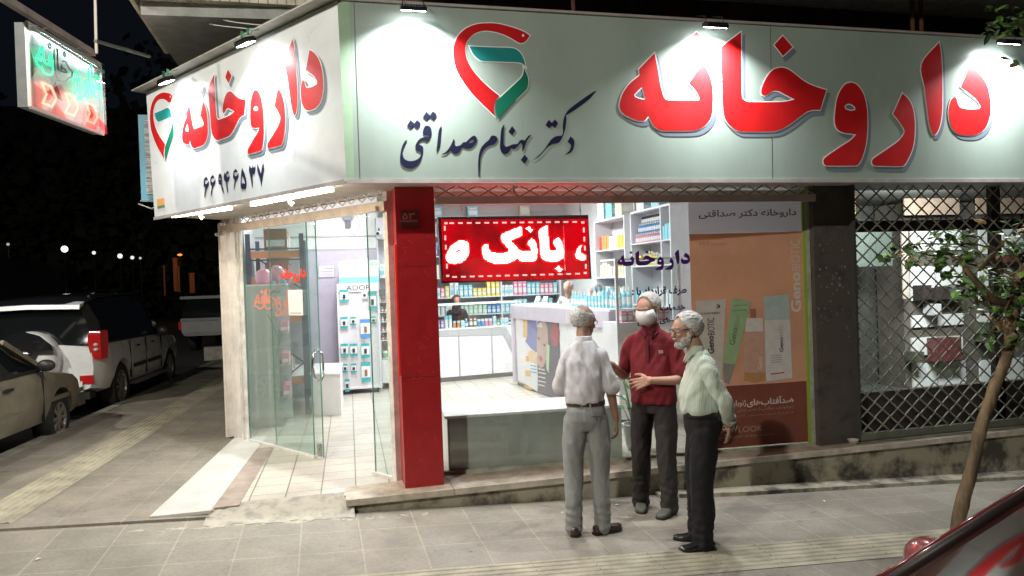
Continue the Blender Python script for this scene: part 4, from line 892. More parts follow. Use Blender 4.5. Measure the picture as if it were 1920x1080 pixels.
# ---- lilac counter with poster
LA, LB = V(2.39, 5.54, 0), V(2.73, 2.12, 0); lu = (LB-LA).normalized(); lv = V(-lu.y, lu.x, 0)
if lv.x < 0: lv = -lv
LN = (LB-LA).length
def LC(u, v, z): return LA+lu*u+lv*v+V(0, 0, z)
lc_ = thing('service_counter', 'lilac service counter with sunscreen poster on its white front', 'counter', LA)
ztop = 1.30
b = B(); b.obox(LC(LN/2, .25, (ztop+.06)/2), lu*LN/2, lv*.23, V(0, 0, (ztop-.06)/2)); b.build('cabinet', mat('counter_body', (.66, .62, .69), .4, var=.04), lc_)
b = B(); b.obox(LC(LN/2, .0, ztop-.10), lu*(LN/2+.01), lv*.03, V(0, 0, .10)); b.obox(LC(.05, .0, .62), lu*.05, lv*.03, V(0, 0, .56)); b.obox(LC(LN-.03, .0, .62), lu*.04, lv*.03, V(0, 0, .56)); b.build('fascia', lil, lc_)
b = B(); b.obox(LC(LN/2, .25, .03), lu*LN/2, lv*.2, V(0, 0, .03)); b.build('toe_kick', MATS['toe_grey'], lc_)
b = B(); b.obox(LC(LN/2, .25, ztop+.012), lu*(LN/2+.02), lv*.27, V(0, 0, .012)); b.build('counter_top', lam, lc_)
b = B(); b.obox(LC(LN/2+.03, .012, .60), lu*(LN/2-.1), lv*.008, V(0, 0, .51)); fp = b.build('front_board', lam, lc_)
PPn = Plane_(LC(0, .002, 0), lu, V(0, 0, 1))
if PPn.n.x > 0: PPn.n = -PPn.n
def lq(*pts): return [PPn.px(*p) for p in pts]
skin_p = mat('poster_skin', (.52, .40, .36), .4, col2=(.38, .28, .26), vs_=4); 
G_ = lambda nm, pts, col, d, sm=True: graphic(nm, PPn, [[PPn.px(p[0], p[1]) for p in (smooth2(pts) if sm else pts)]], mat('pst_'+nm, col, .35, var=.1, vs_=9), fp, d)
G_('yellow_block', [(981, 594), (989, 595), (989, 634), (981, 632)], (.75, .50, .20), .002, False)
G_('blue_block', [(989, 595), (1008, 597), (1008, 662), (1000, 658), (985, 640), (989, 630)], (.20, .22, .42), .003, False)
G_('white_block', [(985, 650), (1007, 655), (1008, 735), (985, 720)], (.75, .75, .76), .002, False)
G_('cream_roundel', [(990, 660), (1000, 655), (1007, 665), (1007, 682), (995, 680)], (.72, .55, .35), .004)
G_('orange_roundel', [(986, 668), (992, 666), (993, 678), (987, 677)], (.75, .42, .18), .004)
G_('orange_tab', [(985, 695), (995, 694), (995, 706), (986, 705)], (.75, .48, .22), .004, False)
G_('base_tab', [(983, 721), (998, 727), (998, 732), (984, 727)], (.70, .42, .15), .004, False)
G_('photo', [(1007, 597), (1048, 601), (1053, 750), (1009, 737)], (.16, .15, .17), .002, False)
G_('face', [(1010, 606), (1020, 600), (1026, 612), (1028, 640), (1026, 668), (1020, 686), (1013, 690), (1008, 678), (1007, 630)], (.50, .36, .31), .004)
G_('eye', [(1009, 632), (1013, 634), (1011, 638)], (.12, .08, .08), .006); G_('eye_far', [(1019, 645), (1024, 646), (1022, 650)], (.12, .08, .08), .006)
G_('lips', [(1011, 668), (1016, 667), (1018, 674), (1014, 679)], (.45, .14, .15), .006)
G_('berries', [(1035, 605), (1045, 603), (1050, 625), (1046, 650), (1036, 648), (1032, 630)], (.36, .12, .13), .004)
G_('tube', [(1026, 645), (1031, 648), (1030, 700), (1025, 690)], (.45, .58, .38), .005)
for i, (y, w_) in enumerate(((690, 12), (697, 14), (705, 13), (713, 14), (720, 12))):
    G_('print_line', [(1010, y), (1010+w_, y+3), (1010+w_, y+5), (1010, y+2)], (.7, .7, .7), .004, False)
for i, y in enumerate((684, 690, 696)): G_('blue_print', [(995, y), (1006, y+2), (1006, y+4), (995, y+2)], (.15, .40, .62), .004, False)
text('poster_word', 'Geno', PPn, (PPn.px(1007, 613)[0], PPn.px(1007, 613)[1], PPn.px(1017, 604)[0], PPn.px(1013, 602)[1]), whL, fp, .006, .01)
row((LC(1.9, .2, 0).x, LC(1.9, .2, 0).y), (LC(3.35, .2, 0).x, LC(3.35, .2, 0).y), ztop+.024, 15, ['bottle', 'box', 'bottle'], ['cyan', 'white', 'cyan'], (.15, .23), 'on top of the lilac service counter', 'products on the service counter', 0, 5, (.06, .08), .07)
row((LC(2.2, .38, 0).x, LC(2.2, .38, 0).y), (LC(3.3, .38, 0).x, LC(3.3, .38, 0).y), ztop+.024, 8, ['bottle'], ['white', 'cyan'], (.24, .28), 'at the back edge of the service counter', 'products on the service counter', 0, 5, (.06, .08), .07)
for i, (u, s_) in enumerate(((.7, 'first'), (1.0, 'second'), (1.6, 'third'))):
    c = LC(u, .1, ztop+.024); b = B(); b.prism([c, c+lu*.17, c+lu*.17+lv*.05+V(0, 0, .13), c+lv*.05+V(0, 0, .13)], lv*.004+V(0, 0, .001))
    o = b.build('price_card', mat('card_white', (.8, .8, .8), .5)); solo(o, 'white card with dark writing on the lilac counter, %s from the far end' % s_, 'card')
    pq = Plane_(c+lv*.0, lu if lu.dot(CR) > 0 else -lu, (lv*.05+V(0, 0, .13)))
    if pq.n.dot(CF) > 0: pass
    text('card_text', ['قرص', 'فروش', 'ویژه'][i], Plane_(o.location, lu, lv*.05+V(0, 0, .13)) if False else Plane_(c, lu, lv*.05+V(0, 0, .13)), (.02, .03, .15, .11), navy, o, -.003 if Plane_(c, lu, lv*.05+V(0, 0, .13)).n.dot(CF) > 0 else .003, .01, True)
# ---- white bench behind the window
bt = thing('window_bench', 'low white bench with grey glass front under the LED screen', 'bench', (1.5, .6, 0))
WPL = Plane_(WO+WV*.02, WU, (0, 0, 1))
u0, zbn = WPL.px(838, 783); u1 = WPL.px(1165, 780)[0]
b = B(); WB(b, u0, .02, .03, u1, .026, zbn-.015); b.build('front_panel', mat('bench_grey', (.40, .43, .41), .12, var=.2, vs_=1.5, coat=.5), bt)
b = B(); WB(b, u0-.02, .012, zbn-.012, u1, .68, zbn+.012); b.build('top', lam, bt)
b = B(); WB(b, u0, .027, 0, u1-.01, .66, zbn-.013); b.build('cabinet', lam, bt)
b = B(); WB(b, u0, .011, 0, u0+.018, .019, zbn-.016); b.build('trim', mat('dark_trim', (.15, .14, .13), .4), bt)
# ---- glazed cabinet and low cupboard behind the men
gc = thing('display_cabinet', 'glass fronted cabinet on a white framed base behind the window lettering', 'cabinet', (2.7, 1.5, 0))
x0, x1, yy = aty(1160, 700, 1.6).x, aty(1282, 700, 1.6).x, 1.6
zt = aty(1200, 604, yy).z; zg = aty(1200, 487, yy).z
b = B(); b.box((x0, yy, .1), (x1, yy+.45, zt)); b.build('base', shelfw, gc)
b = B(); b.box((x0+.08, yy-.012, .2), (x0+.55, yy, zt-.1)); b.box((x0+.6, yy-.012, .2), (x1-.05, yy, zt-.1)); b.build('doors', mat('door_cream', (.76, .74, .66), .5), gc)
b = B()
for x in (x0, x1-.03): b.box((x, yy, zt), (x+.03, yy+.03, zg))
b.box((x0, yy, zg), (x1, yy+.45, zg+.02)); b.build('glass_frame', shelfw, gc)
b = B(); b.box((x0+.03, yy+.008, zt), (x1-.03, yy+.014, zg)); b.build('glass', cgl, gc)
row((x0+.1, yy+.15), (x1-.1, yy+.15), zt+.002, 8, ['box', 'bottle'], ['light green', 'pink', 'cream', 'green'], (.1, .17), 'inside the glass cabinet behind the masked man', 'products in the glass cabinet', 0, 2, (.06, .09), .08)
# ---- stand with hanging packs
ay = 5.8; AP = Plane_((0, ay, 0), (1, 0, 0), (0, 0, 1))
def axz(px, py): p = aty(px, py, ay); return p.x, p.z
ad = thing('display_stand', 'white pegboard display stand hung with small teal packs', 'display stand', (0, ay, 0))
xl, xr = axz(636, 640)[0], axz(712, 640)[0]; zh0, zh1 = axz(670, 547)[1], axz(670, 531)[1]
b = B(); b.box((xl, ay, .12), (xr, ay+.05, zh0)); b.build('pegboard', mat('peg_white', (.70, .70, .72), .5), ad)
b = B(); b.box((xl-.01, ay-.02, zh0), (xr+.01, ay+.3, zh1)); hd = b.build('header', lam, ad)
for s_ in (0, 1):
    x = (xl, xr)[s_]; b = B(); b.box((x-.012, ay-.015, .06), (x+.012, ay+.3, zh0)); b.build('side_panel', lam, ad)
b = B(); b.box((xl, ay-.02, .08), (xr, ay+.3, .12)); b.build('base', lam, ad)
for sx in (xl+.05, xr-.05): b = B(); b.cyl((sx-.015, ay+.03, .035), (sx+.015, ay+.03, .035), .035, n=12); b.build('castor', dkm, ad)
tp = Plane_((0, ay-.02, 0), (1, 0, 0), (0, 0, 1)); q0, q1 = tp.px(649, 545), tp.px(695, 534)
text('header_text', 'ADOR', tp, (q0[0], q0[1], q1[0], q1[1]), mat('text_dark', (.05, .05, .06), .5), hd, .003, .004)
PK = [(645, 555, 16, 24, 'teal'), (683, 553, 10, 14, 'white'), (698, 565, 14, 34, 'teal'), (645, 605, 13, 22, 'teal'), (662, 602, 10, 16, 'teal'), (685, 616, 18, 36, 'blue'), (700, 600, 8, 14, 'teal'), (646, 656, 13, 24, 'teal'), (663, 656, 13, 24, 'teal'), (685, 657, 15, 28, 'teal'), (647, 690, 9, 16, 'teal'), (663, 690, 10, 18, 'teal'), (686, 697, 16, 38, 'teal'), (651, 722, 8, 24, 'teal')]
rowsn = ['top row', 'top row', 'top row', 'second row', 'second row', 'second row', 'second row', 'third row', 'third row', 'third row', 'bottom row', 'bottom row', 'bottom row', 'below the bottom row']
coln = ['left', 'centre', 'right', 'left', 'second', 'large, third', 'far right', 'left', 'centre', 'right', 'left', 'centre', 'large, right', 'left']
for i, (px, py, w_, h_, c) in enumerate(PK):
    a = axz(px-w_/2, py+h_/2); d_ = axz(px+w_/2, py-h_/2); z0, z1 = a[1], d_[1]; b = B(); y0 = ay-.035
    b.box((a[0], y0, z0), (d_[0], y0+.012, z1), 0); b.box((a[0]+.004, y0-.002, z0+(z1-z0)*.22), (d_[0]-.004, y0, z1-(z1-z0)*.2), 1); b.box(((a[0]+d_[0])/2-.02, y0-.014, z0+(z1-z0)*.3), ((a[0]+d_[0])/2+.02, y0-.002, z0+(z1-z0)*.62), 2)
    b.cyl(((a[0]+d_[0])/2, y0-.03, z1-.008), ((a[0]+d_[0])/2, ay, z1-.008), .003, n=6, mi=2)
    solo(b.build('hanging_pack', [pmat(c), pmat('white'), pmat('brown' if i in (5, 12) else 'black')]), '%s carded pack on the pegboard stand, %s, %s' % (c, rowsn[i], coln[i]), 'pack')
for i, px in enumerate((645, 664, 683, 701)):
    a = axz(px-8.5, 531); d_ = axz(px+8.5, (490, 487, 484, 488)[i]); b = B(); b.box((a[0], ay+.03, zh1), (d_[0], ay+.16, d_[1]), 0); b.box((a[0]+.001, ay+.028, zh1), (d_[0]-.001, ay+.03, zh1+.1), 1); b.sph(((a[0]+d_[0])/2, ay+.029, zh1+.15), (.045, .002, .05), 12, 6, 2); b.box((a[0]+.01, ay+.027, d_[1]-.08), (d_[0]-.01, ay+.03, d_[1]-.03), 3)
    solo(b.build('tall_box', [mat('pale_box', (.66, .74, .66), .4), pmat('cyan'), mat('pale_disc', (.70, .74, .76), .4), pmat('light green')]), 'tall pale green and blue box on the stand header, %s from left' % ['first', 'second', 'third', 'fourth'][i], 'box', 'tall boxes on the display stand')
# ---- nail polish unit behind the pillar
ny = 6.12; npn = lambda px, py: aty(px, py, ny)
xl, xr = npn(711, 600).x, 1.05; zt = npn(725, 408).z
nu = thing('cosmetics_unit', 'tall lilac and white cosmetics unit behind the red pillar with rows of nail polish', 'shelves', (.6, ny, 0))
for x in (xl, xr-.02): b = B(); b.box((x, ny, .05), (x+.02, ny+.3, zt)); b.build('side_panel', lil, nu)
b = B(); b.box((xl, ny+.28, .05), (xr, ny+.3, zt)); b.build('back_panel', MATS['shelf_back'], nu)
b = B(); b.box((xl, ny-.02, zt-.35), (xr, ny+.3, zt)); b.build('top_box', lil, nu)
zl = [npn(725, p).z for p in (690, 672, 638, 622, 603, 585, 566, 520)]
for z in zl[1:]: b = B(); b.box((xl+.02, ny+.0, z-.01), (xr-.02, ny+.28, z)); b.build('shelf', shelfw, nu)
b = B(); b.box((xl+.02, ny-.005, .1), (xr-.02, ny+.02, zl[1]-.02)); b.build('drawer_front', lam, nu)
q0, q1 = npn(713, 556), npn(742, 542); b = B(); b.box((xl+.01, ny-.03, q0.z), (xr, ny-.01, q1.z)); hb = b.build('header', mat('header_grey', (.14, .14, .15), .4), nu)
tn = Plane_((0, ny-.03, 0), (1, 0, 0), (0, 0, 1)); q0, q1 = tn.px(723, 554), tn.px(737, 544); text('header_text', 'NOTE', tn, (q0[0], q0[1], q0[0]+(q1[0]-q0[0])*2.1, q1[1]), whL, hb, .003, .004)
for j, z in enumerate(zl[2:7]):
    for i in range(8): prod('bottle', ['red', 'pink', 'cream', 'brown'][(i+j) % 4], (xl+.06+i*.062, ny+.05, z), .035, .035, .09, 0, 'in the nail polish rows behind the red pillar', 'nail polish bottles')
for i in range(5): prod('box', ['white', 'cyan', 'pink', 'white', 'red'][i], (xl+.08+i*.11, ny+.08, zl[7]), .085, .1, .22, 0, 'above the dark header behind the red pillar', 'boxes above the nail polish')
for i in range(5): prod('tub', ['green', 'pink', 'white', 'purple', 'pink'][i], (xl+.08+i*.11, ny+.08, zl[1]), .08, .1, .12, 0, 'on the lowest shelf behind the red pillar', 'tubs below the nail polish')
# ---- left side: cabinet with balloons, rack, low white counter
cx0, cx1, cy0, cy1 = -1.52, -1.04, 3.45, 3.98
zc_ = hz(520, 535, -1.25, cy0)
cb_ = thing('glass_cabinet', 'grey green cabinet with glass shelves of pink boxes inside the entrance', 'cabinet', (-1.28, 3.7, 0))
b = B(); b.box((cx0, cy0, 0), (cx0+.36, cy0+.02, zc_)); b.build('front_panel', mat('cab_green', (.42, .47, .43), .3, coat=.4), cb_)
b = B(); b.box((cx0, cy0+.02, 0), (cx0+.02, cy1, zc_)); b.box((cx0, cy1-.02, 0), (cx1, cy1, zc_)); b.build('side_panel', shelfw, cb_)
b = B(); b.box((cx0, cy0, zc_), (cx1, cy1, zc_+.02)); b.build('top', shelfw, cb_)
for z in (.35, .75, 1.15): b = B(); b.box((cx0+.02, cy0+.02, z), (cx1, cy1-.02, z+.01)); b.build('glass_shelf', mat('glass_shelf', (.45, .6, .55), .2), cb_)
for j, z in enumerate((.36, .76, 1.16)):
    for i in range(3): prod('box', 'pink', (cx1-.05, cy0+.1+i*.14, z), .1, .09, .14, R(90), 'on the %s glass shelf inside the entrance' % ['lower', 'middle', 'upper'][j], 'pink boxes in the entrance cabinet')
bal = mat('balloon_pink', (.72, .30, .42), .25, coat=.3)
def balloon(px, py, r, y, lab, m=bal):
    c = hit(px, py, CF, CF.dot(V(-1.25, y, 1.5))); b = B(); rr = r*((c-CAM).dot(CF))/FPX
    b.sph(c, (rr, rr, rr*1.08), 20, 14); b.cyl(c-V(0, 0, rr*1.18), c-V(0, 0, rr*1.04), .012, .004, 8); solo(b.build('balloon', m, smooth=True), lab, 'balloon', 'balloons on the entrance cabinet')
balloon(494, 520, 15.5, 3.62, 'pink balloon on the entrance cabinet, nearest the door frame')
balloon(519, 514, 15.5, 3.8, 'pink balloon on the entrance cabinet, second from the door frame')
balloon(541, 524, 7, 3.75, 'smallest pink balloon, beside the blue ones')
blb = mat('balloon_blue', (.08, .30, .55), .3)
balloon(531, 529, 6, 3.66, 'small blue balloon between the pink balloons', blb); balloon(512, 532, 5, 3.62, 'small blue balloon under the large pink balloons', blb)
rk = thing('metal_rack', 'dark blue slotted steel rack with orange beams inside the entrance', 'rack', (-1.2, 4.9, 0))
blu = mat('rack_blue', (.035, .05, .13), .4, var=.15); org = mat('rack_orange', (.70, .25, .12), .45)
RX0, RX1, RY0, RY1 = -1.55, -.86, 4.25, 5.85
for x, y in ((RX0, RY0), (RX1, RY0), (RX0, RY1), (RX1, RY1)): b = B(); b.box((x-.03, y-.03, 0), (x+.03, y+.03, 2.45)); b.build('post', blu, rk)
zs_ = [hz(578, p, RX1, RY1) for p in (690, 590, 528, 486)]
for z in zs_:
    b = B(); b.box((RX0, RY0, z+.05), (RX1, RY1, z+.07)); b.build('shelf', mat('rack_shelf', (.55, .52, .52), .5), rk)
    b = B(); b.box((RX1-.03, RY0+.035, z-.03), (RX1+.0, RY1-.035, z+.05)); b.build('beam', org, rk)
    b = B(); b.box((RX0+.03, RY0-.02, z-.03), (RX1-.03, RY0+.01, z+.05)); b.build('beam', org, rk)
b = B()
for i in range(4):
    z = .2+i*.5; s_ = i % 2; b.bar((RX0+.02, RY0, z+(.5 if s_ else 0)), (RX1-.02, RY0, z+(0 if s_ else .5)), .02, .02)
b.bar((RX0, RY0, 2.25), (RX1, RY0, 2.25), .02, .02); b.bar((RX0, RY0, 2.1), (RX1, RY0, 2.1), .02, .02); b.build('bracing', blu, rk)
rb = [('red', .25, .3), ('white', .2, .25), ('red', .2, .2), ('brown', .3, .3)]
for j, z in enumerate(zs_):
    for i in range(3):
        c, w_, h_ = rb[(i+j) % 4]; prod('box', c, (-1.2, 4.5+i*.45, z+.071), w_, .3, h_, R(90), 'on the %s level of the steel rack' % ['lowest', 'second', 'third', 'top'][j], 'boxes on the steel rack')
lw_ = thing('low_counter', 'low white counter standing just inside the glass doors', 'counter', (-.6, 4.7, 0))
zt = hz(585, 700, -.80, 4.1)
q = [V(-.80, 4.11, 0), V(-.42, 3.93, 0), V(-.36, 5.2, 0), V(-.74, 5.38, 0)]
b = B(); b.prism(q, (0, 0, zt-.02)); b.build('cabinet', lam, lw_)
ct = sum(q, V(0, 0, 0))/4; b = B(); b.prism([ct+(p-ct)*1.06+V(0, 0, zt-.018) for p in q], (0, 0, .02)); b.build('top', mat('counter_top_white', (.82, .82, .84), .25), lw_)
# ---- wall devices
wy = 6.2
def wq(px, py): return aty(px, py, wy)
c = wq(651, 405); dv = thing('wall_meter', 'grey round gauge with looping cable on the rear wall', 'meter', (c.x, wy-.05, c.z-.1))
b = B(); b.cyl((c.x, wy-.09, c.z), (c.x, wy, c.z), .085, n=20); b.build('dial', mat('meter_grey', (.22, .23, .25), .4), dv)
b = B(); b.box((c.x-.04, wy-.07, c.z-.19), (c.x+.05, wy, c.z-.08)); b.build('body', mat('meter_dark', (.12, .12, .14), .4), dv)
b = B(); b.tube([(c.x+.07, wy-.02, c.z+.05), (c.x+.16, wy-.02, c.z), (c.x+.19, wy-.02, c.z-.15), (c.x+.12, wy-.02, c.z-.32), (c.x+.03, wy-.02, c.z-.26), (c.x+.02, wy-.02, c.z-.18)], .007, 6); b.build('cable', cb, dv)
c = wq(676, 398); b = B(); b.cyl((c.x, wy-.015, c.z), (c.x, wy, c.z), .075, n=24, mi=0); b.cyl((c.x, wy-.018, c.z), (c.x, wy-.015, c.z), .055, n=20, mi=1); solo(b.build('wall_vent', [lam, gry]), 'round white vent on the rear wall right of the gauge', 'vent')
z_ = wq(650, 444).z; b = B(); b.box((-1.6, wy-.02, z_), (.28, wy-.001, z_+.02)); b.box((-1.6, wy-.012, z_-.22), (.28, wy-.001, z_-.19)); o = b.build('dado_rail', gry, bld)
b = B(); b.box((-1.6, wy-.006, .0), (.28, wy-.0005, z_-.22)); b.build('lilac_wall_tiles', mat('lilac_tile', (.52, .50, .60), .3, var=.06), bld)
a, d_ = wq(597, 521), wq(627, 496); nbp = Plane_((0, wy-.012, 0), (1, 0, 0), (0, 0, 1)); b = B(); b.box((a.x, wy-.02, a.z), (d_.x, wy-.007, d_.z)); nbd = b.build('notice', mat('notice_grey', (.45, .43, .50), .4)); 
bq = B(); bq.box((a.x+.012, wy-.022, a.z+.012), (d_.x-.012, wy-.0202, d_.z-.012)); 
solo(nbd, 'framed lilac notice on the rear wall left of the pegboard stand', 'notice'); bq.build('paper', mat('notice_paper', (.66, .64, .70), .5), nbd)
nq = Plane_((0, wy-.0222, 0), (1, 0, 0), (0, 0, 1))
for i, s_ in enumerate(('توجه', 'داروی فروخته شده', 'پس گرفته نمی شود')):
    zz_ = d_.z-.05-.05*i; text('notice_text', s_, nq, (a.x+.04+(.06 if i == 0 else 0), zz_-.02, d_.x-.03, zz_), mat('text_dark', (.05, .05, .06), .5), nbd, .002, 0, True)
c = wq(712, 437); cm = thing('security_camera', 'small white security camera on top of the cosmetics unit', 'camera', (c.x, 6.05, c.z-.05))
b = B(); b.cyl((c.x-.02, 6.12, c.z), (c.x-.05, 5.98, c.z-.02), .035, n=14); b.build('housing', lam, cm); b = B(); b.cyl((c.x-.05, 5.979, c.z-.021), (c.x-.053, 5.965, c.z-.022), .026, n=14); b.build('lens', dkm, cm); b = B(); b.cyl((c.x-.02, 6.08, c.z+.03), (c.x-.02, 6.1, c.z+.07), .012, n=8); b.build('mount', dkm, cm)
# ---- ceiling panels, interior light
for i, (x, y, P_, lab) in enumerate(((1.7, 2.2, 76, 'nearest the front window'), (2.3, 5.2, 185, 'over the back of the shop'), (-.3, 4.6, 76, 'over the left aisle inside the entrance'), (.7, 1.5, 22, 'beside the red pillar'))):
    t = thing('ceiling_light', 'square white ceiling panel light %s' % lab, 'ceiling light', (x, y, 3.27), 0, 'ceiling lights in the pharmacy')
    b = B(); b.box((x-.32, y-.32, 3.27), (x+.32, y+.32, 3.298)); b.build('frame', lam, t); b = B(); b.box((x-.29, y-.29, 3.262), (x+.29, y+.29, 3.269)); b.build('diffuser', emat('panel_glow', (.96, .98, 1), 5), t)
    lamp('panel_light', (x, y, 3.25), (x, y, 0), .56, P_, (.95, .97, 1), t)
c = aty(855, 353, 3.0); t = thing('spot_lamp', 'bright round ceiling bulb seen through the lattice above the LED screen', 'lamp', c); b = B(); b.sph(c, .06, 14, 10); b.build('bulb', emat('bulb', (1, 1, 1), 14), t, smooth=True); b = B(); b.cyl(c+V(0, 0, .05), V(c.x, c.y, 3.299), .02, n=8); b.build('stem', lam, t)
# ---- pot plant behind the window
pc = V(2.36, .62, 0); pt = thing('pot_plant', 'green leafy plant in a white pot behind the glass between the men', 'plant', pc)
b = B(); b.lathe(pc, [(.07, 0), (.10, .02), (.13, .24), (.14, .25), (.12, .25), (.11, .2)], 18); b.build('pot', lam, pt, smooth=True, auto=40)
lf = mat('plant_leaf', (.05, .20, .05), .4, var=.3, vs_=20); b = B(); rr = random.Random(3)
for i in range(13):
    a = rr.uniform(0, 6.28); h = rr.uniform(.35, .75); r_ = rr.uniform(.05, .2); p1 = pc+V(math.cos(a)*r_, math.sin(a)*r_*.8, h); b.tube([pc+V(0, 0, .2), pc.lerp(p1, .5)+V(0, 0, .06), p1], .005, 4, 0)
    dr = V(math.cos(a), math.sin(a), .5).normalized(); sdv = dr.cross(V(0, 0, 1)).normalized(); L_ = rr.uniform(.12, .2)
    pts = [p1, p1+dr*L_*.3+sdv*.035, p1+dr*L_*.7+sdv*.03, p1+dr*L_-V(0, 0, .02), p1+dr*L_*.7-sdv*.03, p1+dr*L_*.3-sdv*.035]; b.add(pts, [(0, 1, 2, 3), (0, 3, 4, 5)])
b.build('foliage', lf, pt, fix=False)
# ================================================================== WINDOW POSTER AND LETTERING
PL = Plane_(WO-WV*.012, WU, (0, 0, 1)); PY = .2
def pq_(*pts): return [PL.px(*p) for p in pts]
po = thing('window_poster', 'tall orange sunscreen poster with white header filling the right of the window', 'poster', (3.4, PY, 0))
c = pq_((1293, 378), (1510, 377), (1522, 832), (1350, 845), (1310, 848), (1300, 700))
x0, x1 = PL.px(1293, 470)[0], PL.px(1513, 600)[0]; zt = PL.px(1400, 378)[1]; zb2 = .04; zw = PL.px(1400, 436)[1]; zm = PL.px(1450, 718)[1]
def pr(nm, a, b_, c, d_, m, d, par=po): b = B(); b.prism([PL.P(a, b_, d), PL.P(c, b_, d), PL.P(c, d_, d), PL.P(a, d_, d)], PL.n*.001); return b.build(nm, m, par)
mo = mat('poster_orange', (.74, .45, .31), .3, var=.12, vs_=1.5, coat=.25); pr('orange_field', x0, zm, x1, zw, mo, .0); pr('white_header', x0, zw+.001, x1, zt, mat('poster_header', (.88, .85, .88), .3, coat=.25), .0)
pr('brown_field', x0, zb2, x1, zm-.001, mat('poster_brown', (.32, .11, .075), .3, var=.2, vs_=2, coat=.3), .0)
def ptx(nm, s, a, c, m, fa=True, bold=0, rot=0, d=.004):
    q = pq_(a, c); return text(nm, s, PL, (min(q[0][0], q[1][0]), min(q[0][1], q[1][1]), max(q[0][0], q[1][0]), max(q[0][1], q[1][1])), m, po, d, bold, fa, rot)
tdk = mat('poster_text_dark', (.05, .04, .05), .4); twh = mat('poster_text_white', (.70, .62, .56), .4); tdim = mat('poster_text_dim', (.45, .30, .24), .4)
ptx('header_text', 'داروخانه دکتر صداقتی', (1310, 411), (1492, 391), tdk, True, .012)
ptx('vertical_brand_light', 'BIOTIC', (1484, 508), (1499, 449), twh, False, -.004, 90); ptx('vertical_brand_bold', 'Geno', (1483, 586), (1500, 510), twh, False, .03, 90)
ptx('small_title', 'FRT', (1311, 461), (1330, 453), tdim, False); ptx('small_title', 'SUNSCREEN', (1332, 461), (1362, 455), tdim, False)
ptx('slogan', 'ضدآفتاب‌های', (1400, 764), (1487, 741), twh, True, .02); ptx('slogan', 'ژنوبایوتیک', (1350, 766), (1398, 749), twh, True, .01)
ptx('tagline', 'ژنوبایوتیک، مراقبتی از جنس زیبایی', (1381, 773), (1487, 759), tdim, True, .004); ptx('tagline', 'از کرم تا سرم محصولی کامل', (1378, 783), (1487, 771), tdim, True)
ptx('look_bold', 'NEW', (1352, 812), (1383, 798), twh, False, .02); ptx('look_light', 'LOOK', (1385, 811), (1429, 797), tdim, False); ptx('range_text', 'GENOBIOTIC SUNSCREENS', (1338, 824), (1451, 812), tdim, False)
def pg(nm, pts, col, d, sm=False, ro=.3): return graphic(nm, PL, [[PL.px(*p) for p in (smooth2(pts) if sm else pts)]], mat('art_'+nm+str(col)[1:4]+str(d)[2:], col, ro, var=.08, vs_=14), po, d)
def rz_(x, y): return (1300+x/6, 540+y/6)
pg('white_tube', [rz_(*p) for p in ((20, 150), (365, 120), (320, 1000), (130, 1000))], (.62, .57, .52), .003)
pg('green_tube', [rz_(*p) for p in ((440, 110), (645, 150), (470, 870), (325, 840))], (.34, .50, .28), .005)
pg('tube_cap', [rz_(*p) for p in ((335, 840), (465, 865), (440, 950), (425, 1000), (400, 1080), (350, 1060), (330, 930))], (.30, .29, .26), .0055)
pg('pump', [rz_(*p) for p in ((635, 235), (700, 235), (705, 335), (640, 335))], (.36, .17, .11), .004)
pg('bottle_cap', [rz_(*p) for p in ((595, 335), (780, 340), (785, 490), (580, 490))], (.70, .64, .60), .0045)
pg('serum_bottle', [rz_(*p) for p in ((570, 490), (785, 490), (815, 1040), (690, 1065), (570, 1045))], (.60, .36, .28), .004)
pg('bottle_base', [rz_(*p) for p in ((571, 950), (810, 950), (815, 1040), (690, 1065), (570, 1045))], (.52, .26, .12), .0045)
pg('carton_top', [rz_(*p) for p in ((785, 95), (1070, 70), (1085, 355), (800, 360))], (.45, .54, .52), .005)
pg('carton', [rz_(*p) for p in ((798, 360), (1085, 355), (1110, 1010), (815, 1050))], (.66, .63, .62), .005)
pg('carton_line', [rz_(*p) for p in ((868, 962), (1020, 942), (1020, 955), (868, 975))], (.50, .08, .06), .006)
def ar_(s, a, c, m, bold=0, rot=90): q = (rz_(*a), rz_(*c)); return ptx('pack_text', s, q[0], q[1], m, False, bold, rot, .0065)
ar_('BIOTIC', (160, 530), (232, 335), tdk, -.004); ar_('Geno', (160, 740), (225, 535), tdk, .02); ar_('3', (258, 228), (296, 185), tdk, .02, 0); ar_('SUNSCREEN', (80, 300), (295, 268), tdk, 0, 0)
ar_('Geno', (405, 640), (490, 450), mat('tube_text', (.10, .18, .07), .4), .01, 79); ar_('BIOTIC', (455, 455), (525, 310), mat('tube_text2', (.22, .32, .17), .4), 0, 79); ar_('SUNSCREEN', (440, 262), (600, 240), MATS['tube_text'], 0, 0); ar_('FOUNDATION', (455, 205), (600, 185), MATS['tube_text'], 0, 0)
ar_('Geno', (725, 925), (768, 770), twh, .02); ar_('Geno', (965, 720), (1005, 550), tdk, .02); ar_('BIOTIC', (965, 545), (1005, 415), tdim, 0)
for i in range(4): pg('fine_print', [rz_(870, 760+i*25), rz_(990, 750+i*25), rz_(990, 756+i*25), rz_(870, 766+i*25)], (.32, .26, .26), .0062)
